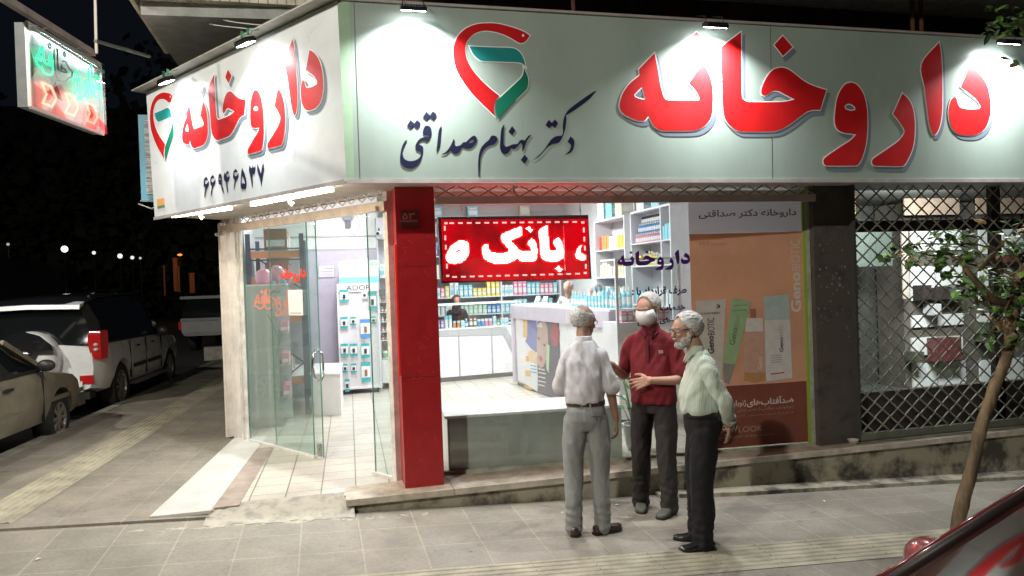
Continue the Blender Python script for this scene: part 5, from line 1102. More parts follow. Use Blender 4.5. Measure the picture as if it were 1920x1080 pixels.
for nm_, m_ in list(MATS.items()):          # the printed film lets some of the shop light through
    if nm_ in ('poster_orange', 'poster_header', 'poster_brown') :
        nt = m_.node_tree; out = nt.nodes['Material Output']; bs_ = nt.nodes['Principled BSDF']; tr_ = nt.nodes.new('ShaderNodeBsdfTranslucent'); mx_ = nt.nodes.new('ShaderNodeMixShader'); mx_.inputs[0].default_value = .35
        if bs_.inputs['Base Color'].links: nt.links.new(bs_.inputs['Base Color'].links[0].from_socket, tr_.inputs[0])
        else: tr_.inputs[0].default_value = bs_.inputs['Base Color'].default_value
        nt.links.new(bs_.outputs[0], mx_.inputs[1]); nt.links.new(tr_.outputs[0], mx_.inputs[2]); nt.links.new(mx_.outputs[0], out.inputs[0])
# lettering stuck on the glass
GL = Plane_(WO-WV*.005, WU, (0, 0, 1)); pur = mat('decal_purple', (.07, .012, .16), .4)
a, c = GL.px(1158, 509), GL.px(1293, 467)
graphic('window_lettering', GL, [[(a[0]+(q[0]-wb[0])/(wb[2]-wb[0])*(c[0]-a[0]), a[1]+(q[1]-wb[1])/(wb[3]-wb[1])*(c[1]-a[1])) for q in p] for p in W1], pur, sw, .002)
def gt_(s, a, c): a, c = GL.px(*a), GL.px(*c); text('window_lettering', s, GL, (a[0], a[1], c[0], c[1]), mat('decal_navy', (.03, .015, .09), .4), sw, .002, .04, True)
gt_('طرف قرارداد با :', (1185, 558), (1287, 535)); gt_('خدمات درمانی', (1189, 588), (1285, 569)); gt_('های مسلح', (1195, 612), (1262, 594))
# lettering and QR-less card on the glass door panel
DP = Plane_(A0+cn*.008, ce if ce.dot(CR) > 0 else -ce, (0, 0, 1))
if DP.n.dot(cn) < 0: DP.n = -DP.n
rd = mat('decal_red', (.72, .05, .03), .4); orr = emat('door_neon', (1, .22, .12), 1.6)
def fitw(pl, a, c): a, c = pl.px(*a), pl.px(*c); return [[(a[0]+(q[0]-wb[0])/(wb[2]-wb[0])*(c[0]-a[0]), a[1]+(q[1]-wb[1])/(wb[3]-wb[1])*(c[1]-a[1])) for q in p] for p in W1]
graphic('door_lettering', DP, fitw(DP, (526, 529), (573, 502)), rd, g1_, .001)
nl = thing('neon_word', 'small orange neon pharmacy word hung inside the entrance glass', 'neon sign', DP.P(*DP.px(505, 590), -.05))
b = B(); b2 = B()
for p in fitw(DP, (469, 591), (545, 541)): pts = [DP.P(q[0], q[1], -.06) for q in p[::3]]; pts.append(pts[0]); b.tube(pts, .0075, 5)
b.build('neon_tube', orr, nl)
b = B(); q = DP.px(492, 590); b.tube([DP.P(q[0], q[1], -.06), DP.P(q[0]+.12, q[1]-.14, -.07), DP.P(q[0]+.22, q[1]-.3, -.07), DP.P(q[0]+.15, q[1]-.45, -.07)], .004, 5); b.build('cable', dkm, nl)
q0, q1 = DP.px(500, 549), DP.px(524, 543); text('hours_lettering', 'ساعت', DP, (q0[0], q0[1], q1[0], q1[1]), dkm, g1_, .001, 0, True)
q0, q1 = DP.px(542, 591), DP.px(567, 543); cd_ = graphic('info_card', DP, [rect(q0[0], q0[1], q1[0], q1[1])], mat('card_plain', (.72, .70, .69), .5), g1_, .002); graphic('card_print', DP, [rect(q0[0]+.03, q0[1]+.015, q1[0]-.03, q0[1]+.03)], gry, cd_, .004)
# ================================================================== CARS
def crv(pts, x):
    for i in range(len(pts)-1):
        a, b_ = pts[i], pts[i+1]
        if a[0] <= x <= b_[0]:
            t = (x-a[0])/max(1e-6, b_[0]-a[0]); t = t*t*(3-2*t) if len(a) > 2 else t; return a[1]+(b_[1]-a[1])*t
    return pts[0][1] if x < pts[0][0] else pts[-1][1]
tyre = mat('tyre', (.018, .018, .018), .8, bump=.2); rimm = mat('alloy', (.42, .42, .44), .3, .8); blackp = mat('black_plastic', (.02, .02, .02), .45); carglass = mat('car_glass', (.010, .012, .013), .06, spec=.9, coat=.6)
redlens = mat('tail_lens', (.42, .012, .015), .12, coat=1, emit=(1, .02, .02), es=.05); clearl = mat('lens_clear', (.55, .5, .5), .15, coat=.6); chr_ = MATS['chrome']
class Car:
    """x forward from the rear bumper, y to the left, z up; half shells mirrored"""
    def __init__(s, name, label, loc, head, L, W, paint, group=None):
        s.t = thing(name, label, 'car', loc, head, group); s.L, s.W, s.paint = L, W, paint
        s.M = s.t.matrix_basis.copy()
    def build(s, b, nm, m, par=None, smooth=False, auto=None):
        b.v = [s.M @ v for v in b.v]; return b.build(nm, m, par or s.t, smooth=smooth, auto=auto)
    def body(s, zs, zb, wf, arches, n=44, crown=.05, nm='body'):
        """lower shell: sill height, shoulder height and width factor curves"""
        b = B(); rings = []
        for i in range(n+1):
            x = s.L*i/n; z0, z1, w = crv(zs, x), crv(zb, x), s.W/2*crv(wf, x)
            h = z1-z0
            half = [(0, z0), (w*.80, z0), (w*.93, z0+h*.06), (w*.985, z0+h*.28), (w, z0+h*.52), (w*.985, z0+h*.72), (w*.975, z0+h*.86), (w*.93, z0+h*.955), (w*.80, z1), (w*.4, z1+crown*.7), (0, z1+crown)]
            rings.append([V(x, y, z) for y, z in half]+[V(x, -y, z) for y, z in half[::-1][1:-1]])
        b.ring_loft(rings, True); o = s.build(b, nm, s.paint, None, True)
        cut = B()
        for ax, r in arches:
            for sg in (-1, 1): cut.cyl(s.M @ V(ax, sg*(s.W/2-.26), r+.0), s.M @ V(ax, sg*(s.W/2+.2), r), r+.055, n=28)
        co = cut.build('cut', s.paint); co.parent = None
        inv = parent_world(o).inverted(); 
        bpy.context.view_layer.update()
        md = o.modifiers.new('b', 'BOOLEAN'); md.object = co; md.operation = 'DIFFERENCE'; md.solver = 'EXACT'; bake(o); bpy.data.objects.remove(co)
        try: o.data.set_sharp_from_angle(angle=R(38))
        except Exception: pass
        return o
    def cabin(s, st, nm='cabin_glass', m=None, roofm=None):
        """st: (x, half width bottom, z bottom, half width top, z top)"""
        b = B(); rings = []
        for x, wb_, z0, wt, z1 in st:
            rings.append([V(x, wb_, z0), V(x, wb_*.5+wt*.5+.02, (z0+z1)/2), V(x, wt, z1-.03), V(x, wt*.8, z1), V(x, 0, z1+.025), V(x, -wt*.8, z1), V(x, -wt, z1-.03), V(x, -wb_*.5-wt*.5-.02, (z0+z1)/2), V(x, -wb_, z0)])
        b.ring_loft(rings, True); return s.build(b, nm, m or carglass, None, True, 40)
    def strip(s, pts, w, h, nm, m, par=None, up=(0, 0, 1)):
        for sg in (-1, 1):
            b = B()
            for i in range(len(pts)-1):
                p, q = V(*pts[i]), V(*pts[i+1]); p.y *= sg; q.y *= sg; b.bar(p, q, w, h, up)
            s.build(b, nm, m, par)
    def wheel(s, x, r, spokes=10, rm=None):
        for sg in (-1, 1):
            yo = sg*(s.W/2-.03); yi = sg*(s.W/2-.24); c = V(x, 0, r)
            b = B(); rg = []
            for yy, rr in ((yi, r*.62), (yi, r*.92), (yi+sg*.03, r), (yo-sg*.03, r), (yo, r*.93), (yo, r*.66), (yo-sg*.03, r*.62)):
                rg.append([V(x+rr*math.cos(2*math.pi*k/28), yy, r+rr*math.sin(2*math.pi*k/28)) for k in range(28)])
            b.ring_loft(rg, False); wt = s.build(b, 'wheel', tyre, None, True, 40)
            b = B(); b.cyl(V(x, yo-sg*.05, r), V(x, yo-sg*.04, r), r*.63, n=24, mi=1); b.cyl(V(x, yo-sg*.04, r), V(x, yo-sg*.005, r), r*.15, n=12, mi=0)
            for k in range(spokes):
                a = 2*math.pi*k/spokes; d = V(math.cos(a), 0, math.sin(a)); b.bar(V(x, yo-sg*.022, r)+d*r*.1, V(x, yo-sg*.018, r)+d*r*.62, .035, .02, (0, 1, 0), mi=0)
            rg = [[V(x+rr*math.cos(2*math.pi*k/28), yy, r+rr*math.sin(2*math.pi*k/28)) for k in range(28)] for yy, rr in ((yo-sg*.03, r*.57), (yo-sg*.005, r*.60), (yo-sg*.005, r*.66), (yo-sg*.03, r*.66))]
            b.ring_loft(rg, False, 0); s.build(b, 'rim', [rm or rimm, blackp], wt)
def roadz(x): return -.30-.05*cl(x)
HD = math.pi/2-RS
whp = mat('white_paint', (.78, .79, .80), .28, var=.08, vs_=3, coat=.5)
# ---- white SUV
sx_, sy_ = KX(6.0)-.15-.93, 5.60
O = V(sx_, sy_, roadz(sx_))
suv = Car('parked_suv', 'white parked SUV seen from behind with black roof, dark windows and white spare wheel cover', (O.x, O.y, O.z), HD, 4.5, 1.86, whp, 'cars parked along the side street')
bd = suv.body([(0, .42), (.3, .36), (3.9, .34), (4.5, .42)], [(0, 1.05), (.15, 1.10), (3.1, 1.06), (3.3, 1.05), (4.2, .95), (4.5, .78)], [(0, .86), (.12, .94), (.35, 1), (3.8, 1), (4.3, .9), (4.5, .74)], [(.85, .37), (3.55, .37)])
suv.cabin([(.02, .80, 1.06, .66, 1.59), (.14, .85, 1.07, .68, 1.69), (.5, .87, 1.07, .70, 1.75), (1.7, .87, 1.07, .72, 1.78), (2.5, .86, 1.07, .70, 1.74), (2.85, .85, 1.06, .68, 1.65), (3.35, .83, 1.05, .70, 1.09)])
b = B(); rg = []
for x, w_, z in ((-.06, .66, 1.65), (.12, .69, 1.71), (.5, .70, 1.765), (1.7, .72, 1.80), (2.5, .70, 1.765), (2.8, .67, 1.69)): rg.append([V(x, w_, z-.03), V(x, w_*.7, z+.01), V(x, 0, z+.03), V(x, -w_*.7, z+.01), V(x, -w_, z-.03), V(x, -w_*.6, z-.035), V(x, 0, z-.03), V(x, w_*.6, z-.035)])
b.ring_loft(rg, True); rf = suv.build(b, 'roof', mat('black_roof', (.015, .015, .017), .12, coat=.6), None, True, 40)
b = B(); rg = []
for yy in (-.68, -.5, 0, .5, .68): rg.append([V(-.10, yy, 1.58+.03*(1-abs(yy))), V(.06, yy, 1.63+.03*(1-abs(yy))), V(.10, yy, 1.68+.04*(1-abs(yy))), V(-.08, yy, 1.64+.03*(1-abs(yy)))])
b.ring_loft(rg, True); suv.build(b, 'spoiler', whp, None, True, 30)
suv.strip([(.2, .70, 1.765), (2.5, .70, 1.79)], .03, .03, 'roof_rail', blackp)
suv.strip([(.18, .85, 1.09), (.5, .865, 1.09), (2.9, .855, 1.08)], .02, .02, 'window_trim', blackp)
suv.strip([(1.25, .83, 1.10), (1.30, .72, 1.71)], .05, .03, 'door_pillar', MATS['black_roof'], None, (0, 1, 0)); suv.strip([(2.05, .82, 1.10), (2.05, .73, 1.74)], .05, .03, 'door_pillar', MATS['black_roof'], None, (0, 1, 0))
# spare wheel cover: white rim, black upper mask
b = B(); rg = []
for xx, rr in ((.02, .40), (-.12, .40), (-.19, .36), (-.22, .25), (-.225, 0.01)): rg.append([V(xx, rr*math.cos(2*math.pi*k/32), .90+rr*math.sin(2*math.pi*k/32)) for k in range(32)])
b.ring_loft(rg, True); sc1 = suv.build(b, 'spare_wheel_cover', whp, None, True, 50)
b = B(); q = [V(-.236, -.385, .99), V(-.236, -.34, 1.11), V(-.236, -.2, 1.24), V(-.236, 0, 1.31), V(-.236, .2, 1.24), V(-.236, .34, 1.11), V(-.236, .385, .99), V(-.236, .18, .98), V(-.236, .09, .82), V(-.236, -.09, .82), V(-.236, -.18, .98)]
b.prism(q, (.03, 0, 0)); suv.build(b, 'black_mask', MATS['black_roof'], sc1); b = B(); b.sph((-.25, 0, 1.0), (.02, .10, .035), 16, 8); suv.build(b, 'badge', chr_, sc1, True)
for sg in (-1, 1):
    b = B(); rg = []
    for z, w0, dx in ((.86, .02, .12), (.92, .05, .06), (1.02, .09, .01), (1.16, .12, .0), (1.24, .10, .04), (1.27, .04, .12)): rg.append([V(-.015+dx*.3, sg*(.79-w0*.4), z), V(.02, sg*(.90), z), V(.14+w0*.5, sg*.945, z), V(.2+w0*.4, sg*.90, z), V(.05, sg*.75, z)])
    b.ring_loft(rg, True); tl = suv.build(b, 'tail_light', redlens, None, True, 40)
    for z in (1.0, 1.07): b = B(); b.sph((.005, sg*.84, z), (.02, .035, .025), 10, 6); suv.build(b, 'lamp_cell', clearl, tl, True)
    b = B(); b.box((-.02, sg*.62, .52), (.01, sg*.80, .64)); suv.build(b, 'reflector', redlens)
    b = B(); b.sph((2.75, sg*1.0, 1.10), (.07, .11, .09), 12, 8); b.bar((2.78, sg*.88, 1.07), (2.75, sg*.98, 1.08), .05, .05); suv.build(b, 'wing_mirror', blackp, None, True)
    for x0, x1 in ((1.35, 1.95), (2.1, 2.8)): b = B(); b.box((x0, sg*.925, .60), (x1, sg*.945, .66)); suv.build(b, 'side_moulding', blackp)
    for x in (1.45, 2.25): b = B(); b.box((x, sg*.925, .93), (x+.16, sg*.955, .96)); suv.build(b, 'door_handle', chr_)
    for x in (1.22, 2.02, 2.9): b = B(); b.box((x, sg*.905, .45), (x+.008, sg*.9335, 1.05)); suv.build(b, 'door_gap', blackp)
    b = B(); b.bar((1.25, sg*.93, .36), (3.1, sg*.93, .36), .12, .035); suv.build(b, 'running_board', mat('step_grey', (.3, .3, .3), .4, .5))
b = B(); b.box((-.04, -.66, .40), (.12, .66, .56)); suv.build(b, 'bumper', whp); b = B(); b.box((-.03, -.75, .30), (.2, .75, .40)); suv.build(b, 'lower_bumper', blackp)
b = B(); b.box((-.035, -.20, .585), (-.02, .20, .70)); suv.build(b, 'number_plate', mat('plate_white', (.6, .6, .6), .4))
suv.wheel(.85, .37); suv.wheel(3.55, .37)
# ---- dusty sedan behind it
dusty = mat('dusty_paint', (.22, .20, .15), .55, var=.3, vs_=3, col2=(.14, .125, .095), bump=.15, bs=80)
Lx = 4.3; fx, fy = KX(2.7)-.18-.83, .45
sed = Car('parked_sedan', 'dusty beige parked sedan, its front nearly touching the white SUV', (fx, fy, roadz(fx)), HD, Lx, 1.66, dusty, 'cars parked along the side street')
sed.body([(0, .36), (.3, .30), (3.9, .28), (4.3, .34)], [(0, .92), (.1, .95), (3.0, .93), (3.25, .90), (4.0, .80), (4.3, .66)], [(0, .86), (.2, .97), (.6, 1), (3.7, 1), (4.1, .95), (4.3, .84)], [(.75, .31), (3.45, .31)], crown=.03)
sed.cabin([(.75, .70, .93, .56, .96), (1.2, .74, .94, .58, 1.30), (1.7, .75, .94, .60, 1.38), (2.3, .75, .94, .59, 1.36), (2.6, .74, .93, .58, 1.28), (3.2, .72, .91, .62, .95)])
b = B(); rg = []
for x, w_, z in ((1.15, .58, 1.31), (1.7, .60, 1.40), (2.3, .59, 1.385), (2.62, .57, 1.30)): rg.append([V(x, w_, z-.03), V(x, 0, z+.03), V(x, -w_, z-.03), V(x, 0, z-.03)])
b.ring_loft(rg, True); sed.build(b, 'roof', dusty, None, True, 40)
sed.strip([(2.6, .575, 1.29), (3.25, .70, .93)], .055, .04, 'windscreen_pillar', dusty, None, (0, 1, 0)); sed.strip([(1.85, .60, 1.36), (1.85, .745, .95)], .06, .03, 'door_pillar', dusty, None, (0, 1, 0))
sed.strip([(1.0, .755, .945), (3.1, .745, .93)], .02, .03, 'window_trim', blackp)
for sg in (-1, 1):
    b = B(); b.sph((2.92, sg*.88, .99), (.06, .10, .07), 12, 8); b.bar((2.95, sg*.78, .95), (2.93, sg*.86, .97), .05, .04); sed.build(b, 'wing_mirror', blackp, None, True)
    b = B(); b.bar((.2, sg*.832, .56), (4.15, sg*.80, .56), .02, .05); sed.build(b, 'rubbing_strip', mat('strip_grey', (.16, .15, .12), .6))
    b = B(); b.box((2.05, sg*.82, .80), (2.22, sg*.85, .83)); sed.build(b, 'door_handle', blackp)
    for x in (1.85, 2.95): b = B(); b.box((x, sg*.80, .34), (x+.007, sg*.8335, .92)); sed.build(b, 'door_gap', blackp)
    b = B(); b.box((3.65, sg*.822, .60), (3.70, sg*.835, .64)); sed.build(b, 'side_repeater', mat('amber', (.5, .15, .03), .3))
b = B(); b.box((4.1, -.76, .34), (4.34, .76, .50)); sed.build(b, 'bumper', mat('bumper_grey', (.12, .115, .10), .6))
sed.wheel(.75, .30, 8, mat('dull_rim', (.3, .28, .24), .5, .5)); sed.wheel(3.45, .30, 8, MATS['dull_rim'])
# ---- pickup beyond
gp = mat('silver_paint', (.26, .26, .26), .4, var=.1, coat=.3)
px_, py_ = -3.75, 17.0
pk_ = Car('parked_pickup', 'grey pickup truck with a raised canopy parked in the dark beyond the SUV', (px_, py_, roadz(px_)), HD-R(3), 5.0, 1.8, gp, 'cars parked along the side street')
pk_.body([(0, .52), (5.0, .5)], [(0, 1.02), (2.2, 1.02), (4.0, 1.0), (5.0, .85)], [(0, .95), (.2, 1), (4.5, 1), (5.0, .85)], [(1.0, .38), (3.9, .38)], crown=.0)
pk_.cabin([(.05, .84, 1.03, .70, 1.58), (.3, .85, 1.03, .74, 1.66), (3.0, .85, 1.03, .74, 1.66), (3.7, .82, 1.02, .66, 1.06)])
b = B(); b.box((-.02, -.84, .62), (.0, .84, 1.0)); pk_.build(b, 'tailgate', mat('tailgate_grey', (.32, .32, .31), .45, var=.1)); b = B(); b.box((-.06, -.85, .96), (.02, .85, 1.04)); pk_.build(b, 'tailgate_edge', gp)
for sg in (-1, 1): b = B(); b.box((-.03, sg*.84, .72), (.03, sg*.92, .95)); pk_.build(b, 'tail_light', redlens)
b = B(); b.box((.0, -.86, 1.60), (3.0, .86, 1.68)); pk_.build(b, 'canopy_roof', gp); pk_.wheel(1.0, .38, 6); pk_.wheel(3.9, .38, 6)
# ---- red car in front of the photographer: windscreen pillar, mirror
rdp = mat('red_paint', (.14, .022, .022), .16, var=.1, vs_=4, coat=.8)
rcx = 4.75; rc = Car('red_car', 'dark red parked car in the bottom right corner with round door mirror and glossy windscreen', (rcx, -4.42, roadz(rcx)+.09), math.pi, 4.4, 1.62, rdp)
# x runs forward (towards -X); kerb side is -y in car space
rc.body([(0, .36), (.3, .30), (4.0, .28), (4.4, .34)], [(0, .90), (.1, .93), (2.6, .88), (2.85, .84), (3.9, .70), (4.4, .55)], [(0, .86), (.2, .97), (.6, 1), (3.7, 1), (4.1, .95), (4.4, .80)], [(.8, .31), (3.5, .31)], crown=.03)
pl0 = hit(1680, 1084, (0, 1, 0), -3.68); pl1 = hit(1920, 932, (0, 1, 0), -3.72)
inv = rc.M.inverted(); a_, c_2 = inv @ pl0, inv @ pl1
dr = (c_2-a_); tt0 = (.86-a_.z)/dr.z; foot = a_+dr*tt0; top_ = a_+dr*((1.33-a_.z)/dr.z)
yk = a_.y
def Wp(t, f): p = foot.lerp(top_, t); return V(p.x+(.10*(1-f*f)), p.y*f if True else 0, p.z+.03*(1-f*f))
b = B(); rows = []
for i in range(9):
    t = i/8; rows.append([Wp(t, 1-2*j/12) for j in range(13)])
b.ring_loft(rows, False, close=False); wsn = rc.build(b, 'windscreen', mat('windscreen', (.04, .014, .012), .07, spec=1, coat=1), None, True)
b = B(); b.tube([foot+V(.02, 0, 0), foot.lerp(top_, .5)+V(0, 0, .012), top_], .022, 8); rc.build(b, 'windscreen_pillar', mat('seal_black', (.02, .012, .010), .5), None, True); b = B(); b.tube([V(foot.x+.02, -foot.y, foot.z), V(top_.x, -top_.y, top_.z)], .022, 8); rc.build(b, 'windscreen_pillar', mat('seal_black', (.02, .012, .010), .5), None, True)
b = B(); b.tube([foot+V(.02, -.035, .0), top_+V(0, -.035, -.005)], .02, 8); rc.build(b, 'pillar_edge', rdp, None, True)
rc.cabin([(.7, .72, .90, .58, .94), (1.1, .74, .90, .60, 1.22), (1.7, .75, .90, abs(top_.y)-.02, 1.32), (top_.x-.02, .74, .88, abs(top_.y)-.03, 1.30), (foot.x-.14, .73, .85, abs(foot.y)-.05, .88)])
b = B(); rg = []
for x, w_, z in ((1.1, .60, 1.22), (1.7, .66, 1.34), (top_.x, abs(top_.y), 1.33)): rg.append([V(x, w_, z-.03), V(x, 0, z+.03), V(x, -w_, z-.03), V(x, 0, z-.03)])
b.ring_loft(rg, True); rc.build(b, 'roof', rdp, None, True, 40)
mc = inv @ hit(1750, 1054, (0, 1, 0), -3.42)
for sg in (1, -1):
    c = V(mc.x, mc.y*sg, mc.z); b = B(); b.sph(c, (.10, .15, .11), 20, 14); b.bar(c+V(0, .05*sg, -.05), V(c.x-.02, (-.74)*sg if mc.y < 0 else .74*sg, c.z-.12), .05, .04)
    rc.build(b, 'wing_mirror', mat('mirror_red', (.25, .06, .06), .2, coat=.8), None, True)
rc.wheel(.8, .31, 8); rc.wheel(3.5, .31, 8)
# ================================================================== FAR BACKGROUND OF THE SIDE STREET
rr = random.Random(5)
dkleaf = mat('night_leaf', (.03, .04, .02), .8, var=.5, vs_=1)
b = B()
for i in range(7000):
    x = rr.uniform(-40, 3); y = 40+rr.uniform(-2, 3)-x*.1; z = rr.triangular(0, 15+3*math.sin(x*.5), 3)
    if rr.random() < .1: z += 1
    s_ = rr.uniform(.15, .45); u = V(rr.uniform(-1, 1), rr.uniform(-1, 1), rr.uniform(-1, 1)).normalized()*s_; v = u.orthogonal()*rr.uniform(.5, 1)
    c = V(x, y, z); b.add([c-u, c-v, c+u, c+v], [(0, 1, 2, 3)])
o = b.build('distant_trees', dkleaf, fix=False); o['kind'] = 'stuff'; o['label'] = 'dark mass of trees at the end of the side street'
b = B(); b.box((-45, 46, -1), (4, 46.5, 13.5)); ob = b.build('distant_wall', mat('night_wall', (.03, .028, .026), .9, var=.4, vs_=.3)); solo(ob, 'long unlit wall behind the dark trees at the end of the side street', 'wall')
b = B(); b.box((-14, 20, -.9), (-13.6, 46, 3.4)); solo(b.build('boundary_wall', MATS['night_wall']), 'dark boundary wall on the far side of the side street', 'wall')
lb = ['brightest white street light far left over the SUV', 'second distant street light from the left', 'third distant street light, over the SUV roof', 'fourth distant street light, right of centre', 'fifth distant street light, smallest of the row', 'dim distant light at the left picture edge']
for i, (px, py, r_, e) in enumerate(((121, 467, .23, 40), (176, 474, .13, 14), (225, 480, .17, 22), (248, 483, .13, 14), (263, 484, .09, 8), (15, 458, .10, 6))):
    c = hit(px, py, (0, 1, 0), 37-i*.2); t = thing('street_lamp', lb[i], 'street lamp', (c.x, c.y, -1), 0, 'lit lamps far down the side street')
    b = B(); b.sph(c, r_*.72, 12, 8); b.build('lamp_globe', emat('far_lamp%d' % i, (1, .97, .9), e*.07), t, smooth=True); b = B(); b.cyl((c.x, c.y, -1), (c.x, c.y, c.z-r_*.8), .06, .04, 8); b.build('pole', dkm, t)
og = emat('orange_lit', (.9, .22, .04), .35); og2 = mat('orange_wall', (.5, .2, .08), .8)
for i, (px, py, w_, h_) in enumerate(((329, 510, .22, 1.7), (335, 520, .12, 1.3), (360, 528, .25, 1.0), (308, 522, .06, 1.5))):
    c = hit(px, py, (0, 1, 0), 36); b = B(); b.box((c.x-w_/2, c.y, c.z-h_*.6), (c.x+w_/2, c.y+.2, c.z+h_*.4)); b.box((c.x-w_/2-.03, c.y-.03, c.z+h_*.4), (c.x+w_/2+.03, c.y+.23, c.z+h_*.4+.06)); solo(b.build('gate_pillar', og2), 'orange lit gate pillar in the distance, %s' % ['tallest', 'just right of the tallest', 'farthest right and shorter', 'thin one on the left'][i], 'pillar')
l = bpy.data.lights.new('sodium', 'POINT'); l.energy = 22; l.color = (1, .35, .08); l.shadow_soft_size = .1; c = hit(338, 500, (0, 1, 0), 34.5); t = thing('sodium_lamp', 'orange sodium lamp lighting the distant gate pillars', 'street lamp', (c.x, c.y, -1)); o = bpy.data.objects.new('sodium_light', l); COL.objects.link(o); o.parent = t; o.location = (0, 0, c.z+1.3)
b = B(); b.cyl((c.x, c.y, -1), (c.x, c.y, c.z+.5), .05, n=8); b.build('pole', dkm, t); b = B(); b.sph((c.x, c.y, c.z+.6), (.12, .12, .06), 10, 6); b.build('lamp_head', emat('sodium_glow', (1, .3, .05), 1.5), t)
# concrete block at the edge of the pavement
c0 = hit(420, 672, (.05, 0, 1), -.093); b = B(); b.box((c0.x-.45, c0.y, gs(c0.x, 0)-.02), (c0.x+.6, c0.y+.35, gs(c0.x, 0)+.30)); solo(b.build('concrete_block', kerbm), 'low concrete block on the side pavement near the building', 'block')
# ================================================================== STREET TREE
def tree():
    t = thing('street_tree', 'thin leaning street tree with forked branches in front of the lattice shutter', 'tree', (4.1, -1.5, gf(4.1, -1.5)))
    Yt = -1.5
    def Q(px, py, dy=0): return aty(px, py, Yt+dy)
    bark = mat('bark', (.24, .16, .09), .85, var=.5, vs_=8, bump=1, bs=30, stretch=(1, 1, .3), col2=(.07, .055, .03))
    rng = random.Random(21)
    def limb(pts, r0, r1, nm='branch', par=t):
        P_ = [Vector(p) for p in pts]; out = []; 
        for i in range(len(P_)-1):
            for k in range(5):
                u = k/5; p0 = P_[max(0, i-1)]; p1 = P_[i]; p2 = P_[i+1]; p3 = P_[min(len(P_)-1, i+2)]
                q = p1*2+(p2-p0)*u+(p0*2-p1*5+p2*4-p3)*u*u+(p1*3-p0-p2*3+p3)*u**3; out.append(q*.5)
        out.append(P_[-1]); n = len(out); rs = [(r0+(r1-r0)*i/(n-1))*(1+rng.uniform(-.07, .07)) for i in range(n)]
        b = B(); b.tube(out, rs, 14)
        for v in b.v: v += V(noise.noise(v*26), noise.noise(v*26+V(9, 0, 0)), 0)*min(.012, r0*.16)+V(noise.noise(V(v.x*70, v.y*70, v.z*9)), noise.noise(V(v.x*70+5, v.y*70, v.z*9)), 0)*min(.008, r0*.1)
        return b.build(nm, bark, par, smooth=True), out
    g0 = Q(1793, 1000); g0.z = gf(g0.x, g0.y)-.05
    tr, tp_ = limb([g0, Q(1800, 960), Q(1822, 880), Q(1840, 800), Q(1862, 735), Q(1888, 670), Q(1893, 640), Q(1890, 615)], .053, .036, 'trunk')
    b = B(); b.cyl(Q(1888, 640), Q(1906, 626, -.05), .035, .03, 10); b.build('cut_stub', bark, tr)
    ends = []
    for pts, r0, r1 in (
        ([Q(1890, 620), Q(1899, 590), Q(1903, 560), Q(1905, 530), Q(1925, 505)], .05, .03),
        ([Q(1903, 560), Q(1880, 568, -.05), Q(1855, 555, -.1), Q(1836, 535, -.12), Q(1812, 505, -.1), Q(1800, 485, -.1)], .04, .015),
        ([Q(1900, 545), Q(1907, 520), Q(1870, 505, .1), Q(1840, 500, .1), Q(1800, 490, .1)], .02, .008),
        ([Q(1835, 505, -.1), Q(1852, 485, -.1), Q(1868, 470, -.1), Q(1850, 460, -.1)], .022, .008),
        ([Q(1868, 470, -.1), Q(1830, 458), Q(1780, 458), Q(1730, 457), Q(1695, 462)], .008, .004),
        ([Q(1800, 485, -.1), Q(1770, 480), Q(1740, 478), Q(1705, 470), Q(1670, 475)], .008, .004),
        ([Q(1905, 530), Q(1915, 500), Q(1900, 475), Q(1885, 465)], .012, .006),
        ([Q(1903, 545), Q(1890, 570, -.1), Q(1872, 600, -.1), Q(1855, 625, -.12)], .010, .004),
        ([Q(1905, 530), Q(1940, 480), Q(1965, 430), Q(1985, 330), Q(1980, 200), Q(1950, 90)], .035, .015),
        ([Q(1960, 140), Q(1935, 70, -.2), Q(1900, 40, -.3)], .012, .005),
        ([Q(1925, 505), Q(1945, 470), Q(1930, 440), Q(1915, 430)], .012, .005)):
        o, pp = limb(pts, r0, r1); ends += pp[len(pp)//3:]
    lmats = [mat('leaf_dark', (.06, .13, .03), .45, var=.3, vs_=9), mat('leaf_mid', (.12, .25, .06), .4, var=.3, vs_=9), mat('leaf_bright', (.22, .36, .06), .4), mat('leaf_dry', (.26, .14, .05), .6)]
    b = B()
    def leaf(c, L_):
        d = V(rng.uniform(-1, 1), rng.uniform(-.8, .8), rng.uniform(-.6, .45)).normalized(); s_ = d.cross(V(rng.uniform(-.5, .5), rng.uniform(-.5, .5), 1)).normalized()*L_*.27; n = s_.cross(d).normalized()*L_*.08
        k = rng.random(); mi = 0 if k < .5 else 1 if k < .84 else 2 if k < .94 else 3
        b.add([c, c+d*L_*.3+s_, c+d*L_*.65+s_*.85-n, c+d*L_-n*2, c+d*L_*.65-s_*.85-n, c+d*L_*.3-s_, c+d*L_*.35+n, c+d*L_*.68], [(0, 1, 6), (1, 2, 7, 6), (2, 3, 7), (3, 4, 7), (4, 5, 6, 7), (5, 0, 6)], mi)
    cl_ = [((1700, 465), 12, .10), ((1668, 478), 8, .06), ((1770, 450), 20, .13), ((1800, 440), 14, .1), ((1760, 480), 26, .16), ((1730, 482), 12, .1), ((1800, 480), 22, .14), ((1790, 512), 14, .1), ((1830, 550), 22, .15), ((1815, 540), 10, .1), ((1858, 575), 20, .14), ((1890, 545), 34, .18), ((1905, 465), 24, .12), ((1900, 445), 14, .12), ((1915, 590), 30, .14), ((1858, 628), 9, .05), ((1900, 620), 18, .12), ((1880, 520), 20, .16), ((1915, 550), 26, .15), ((1895, 35), 26, .16), ((1918, 45), 22, .14), ((2080, 250), 120, .3), ((1990, 400), 60, .2), ((2010, 100), 80, .25)]
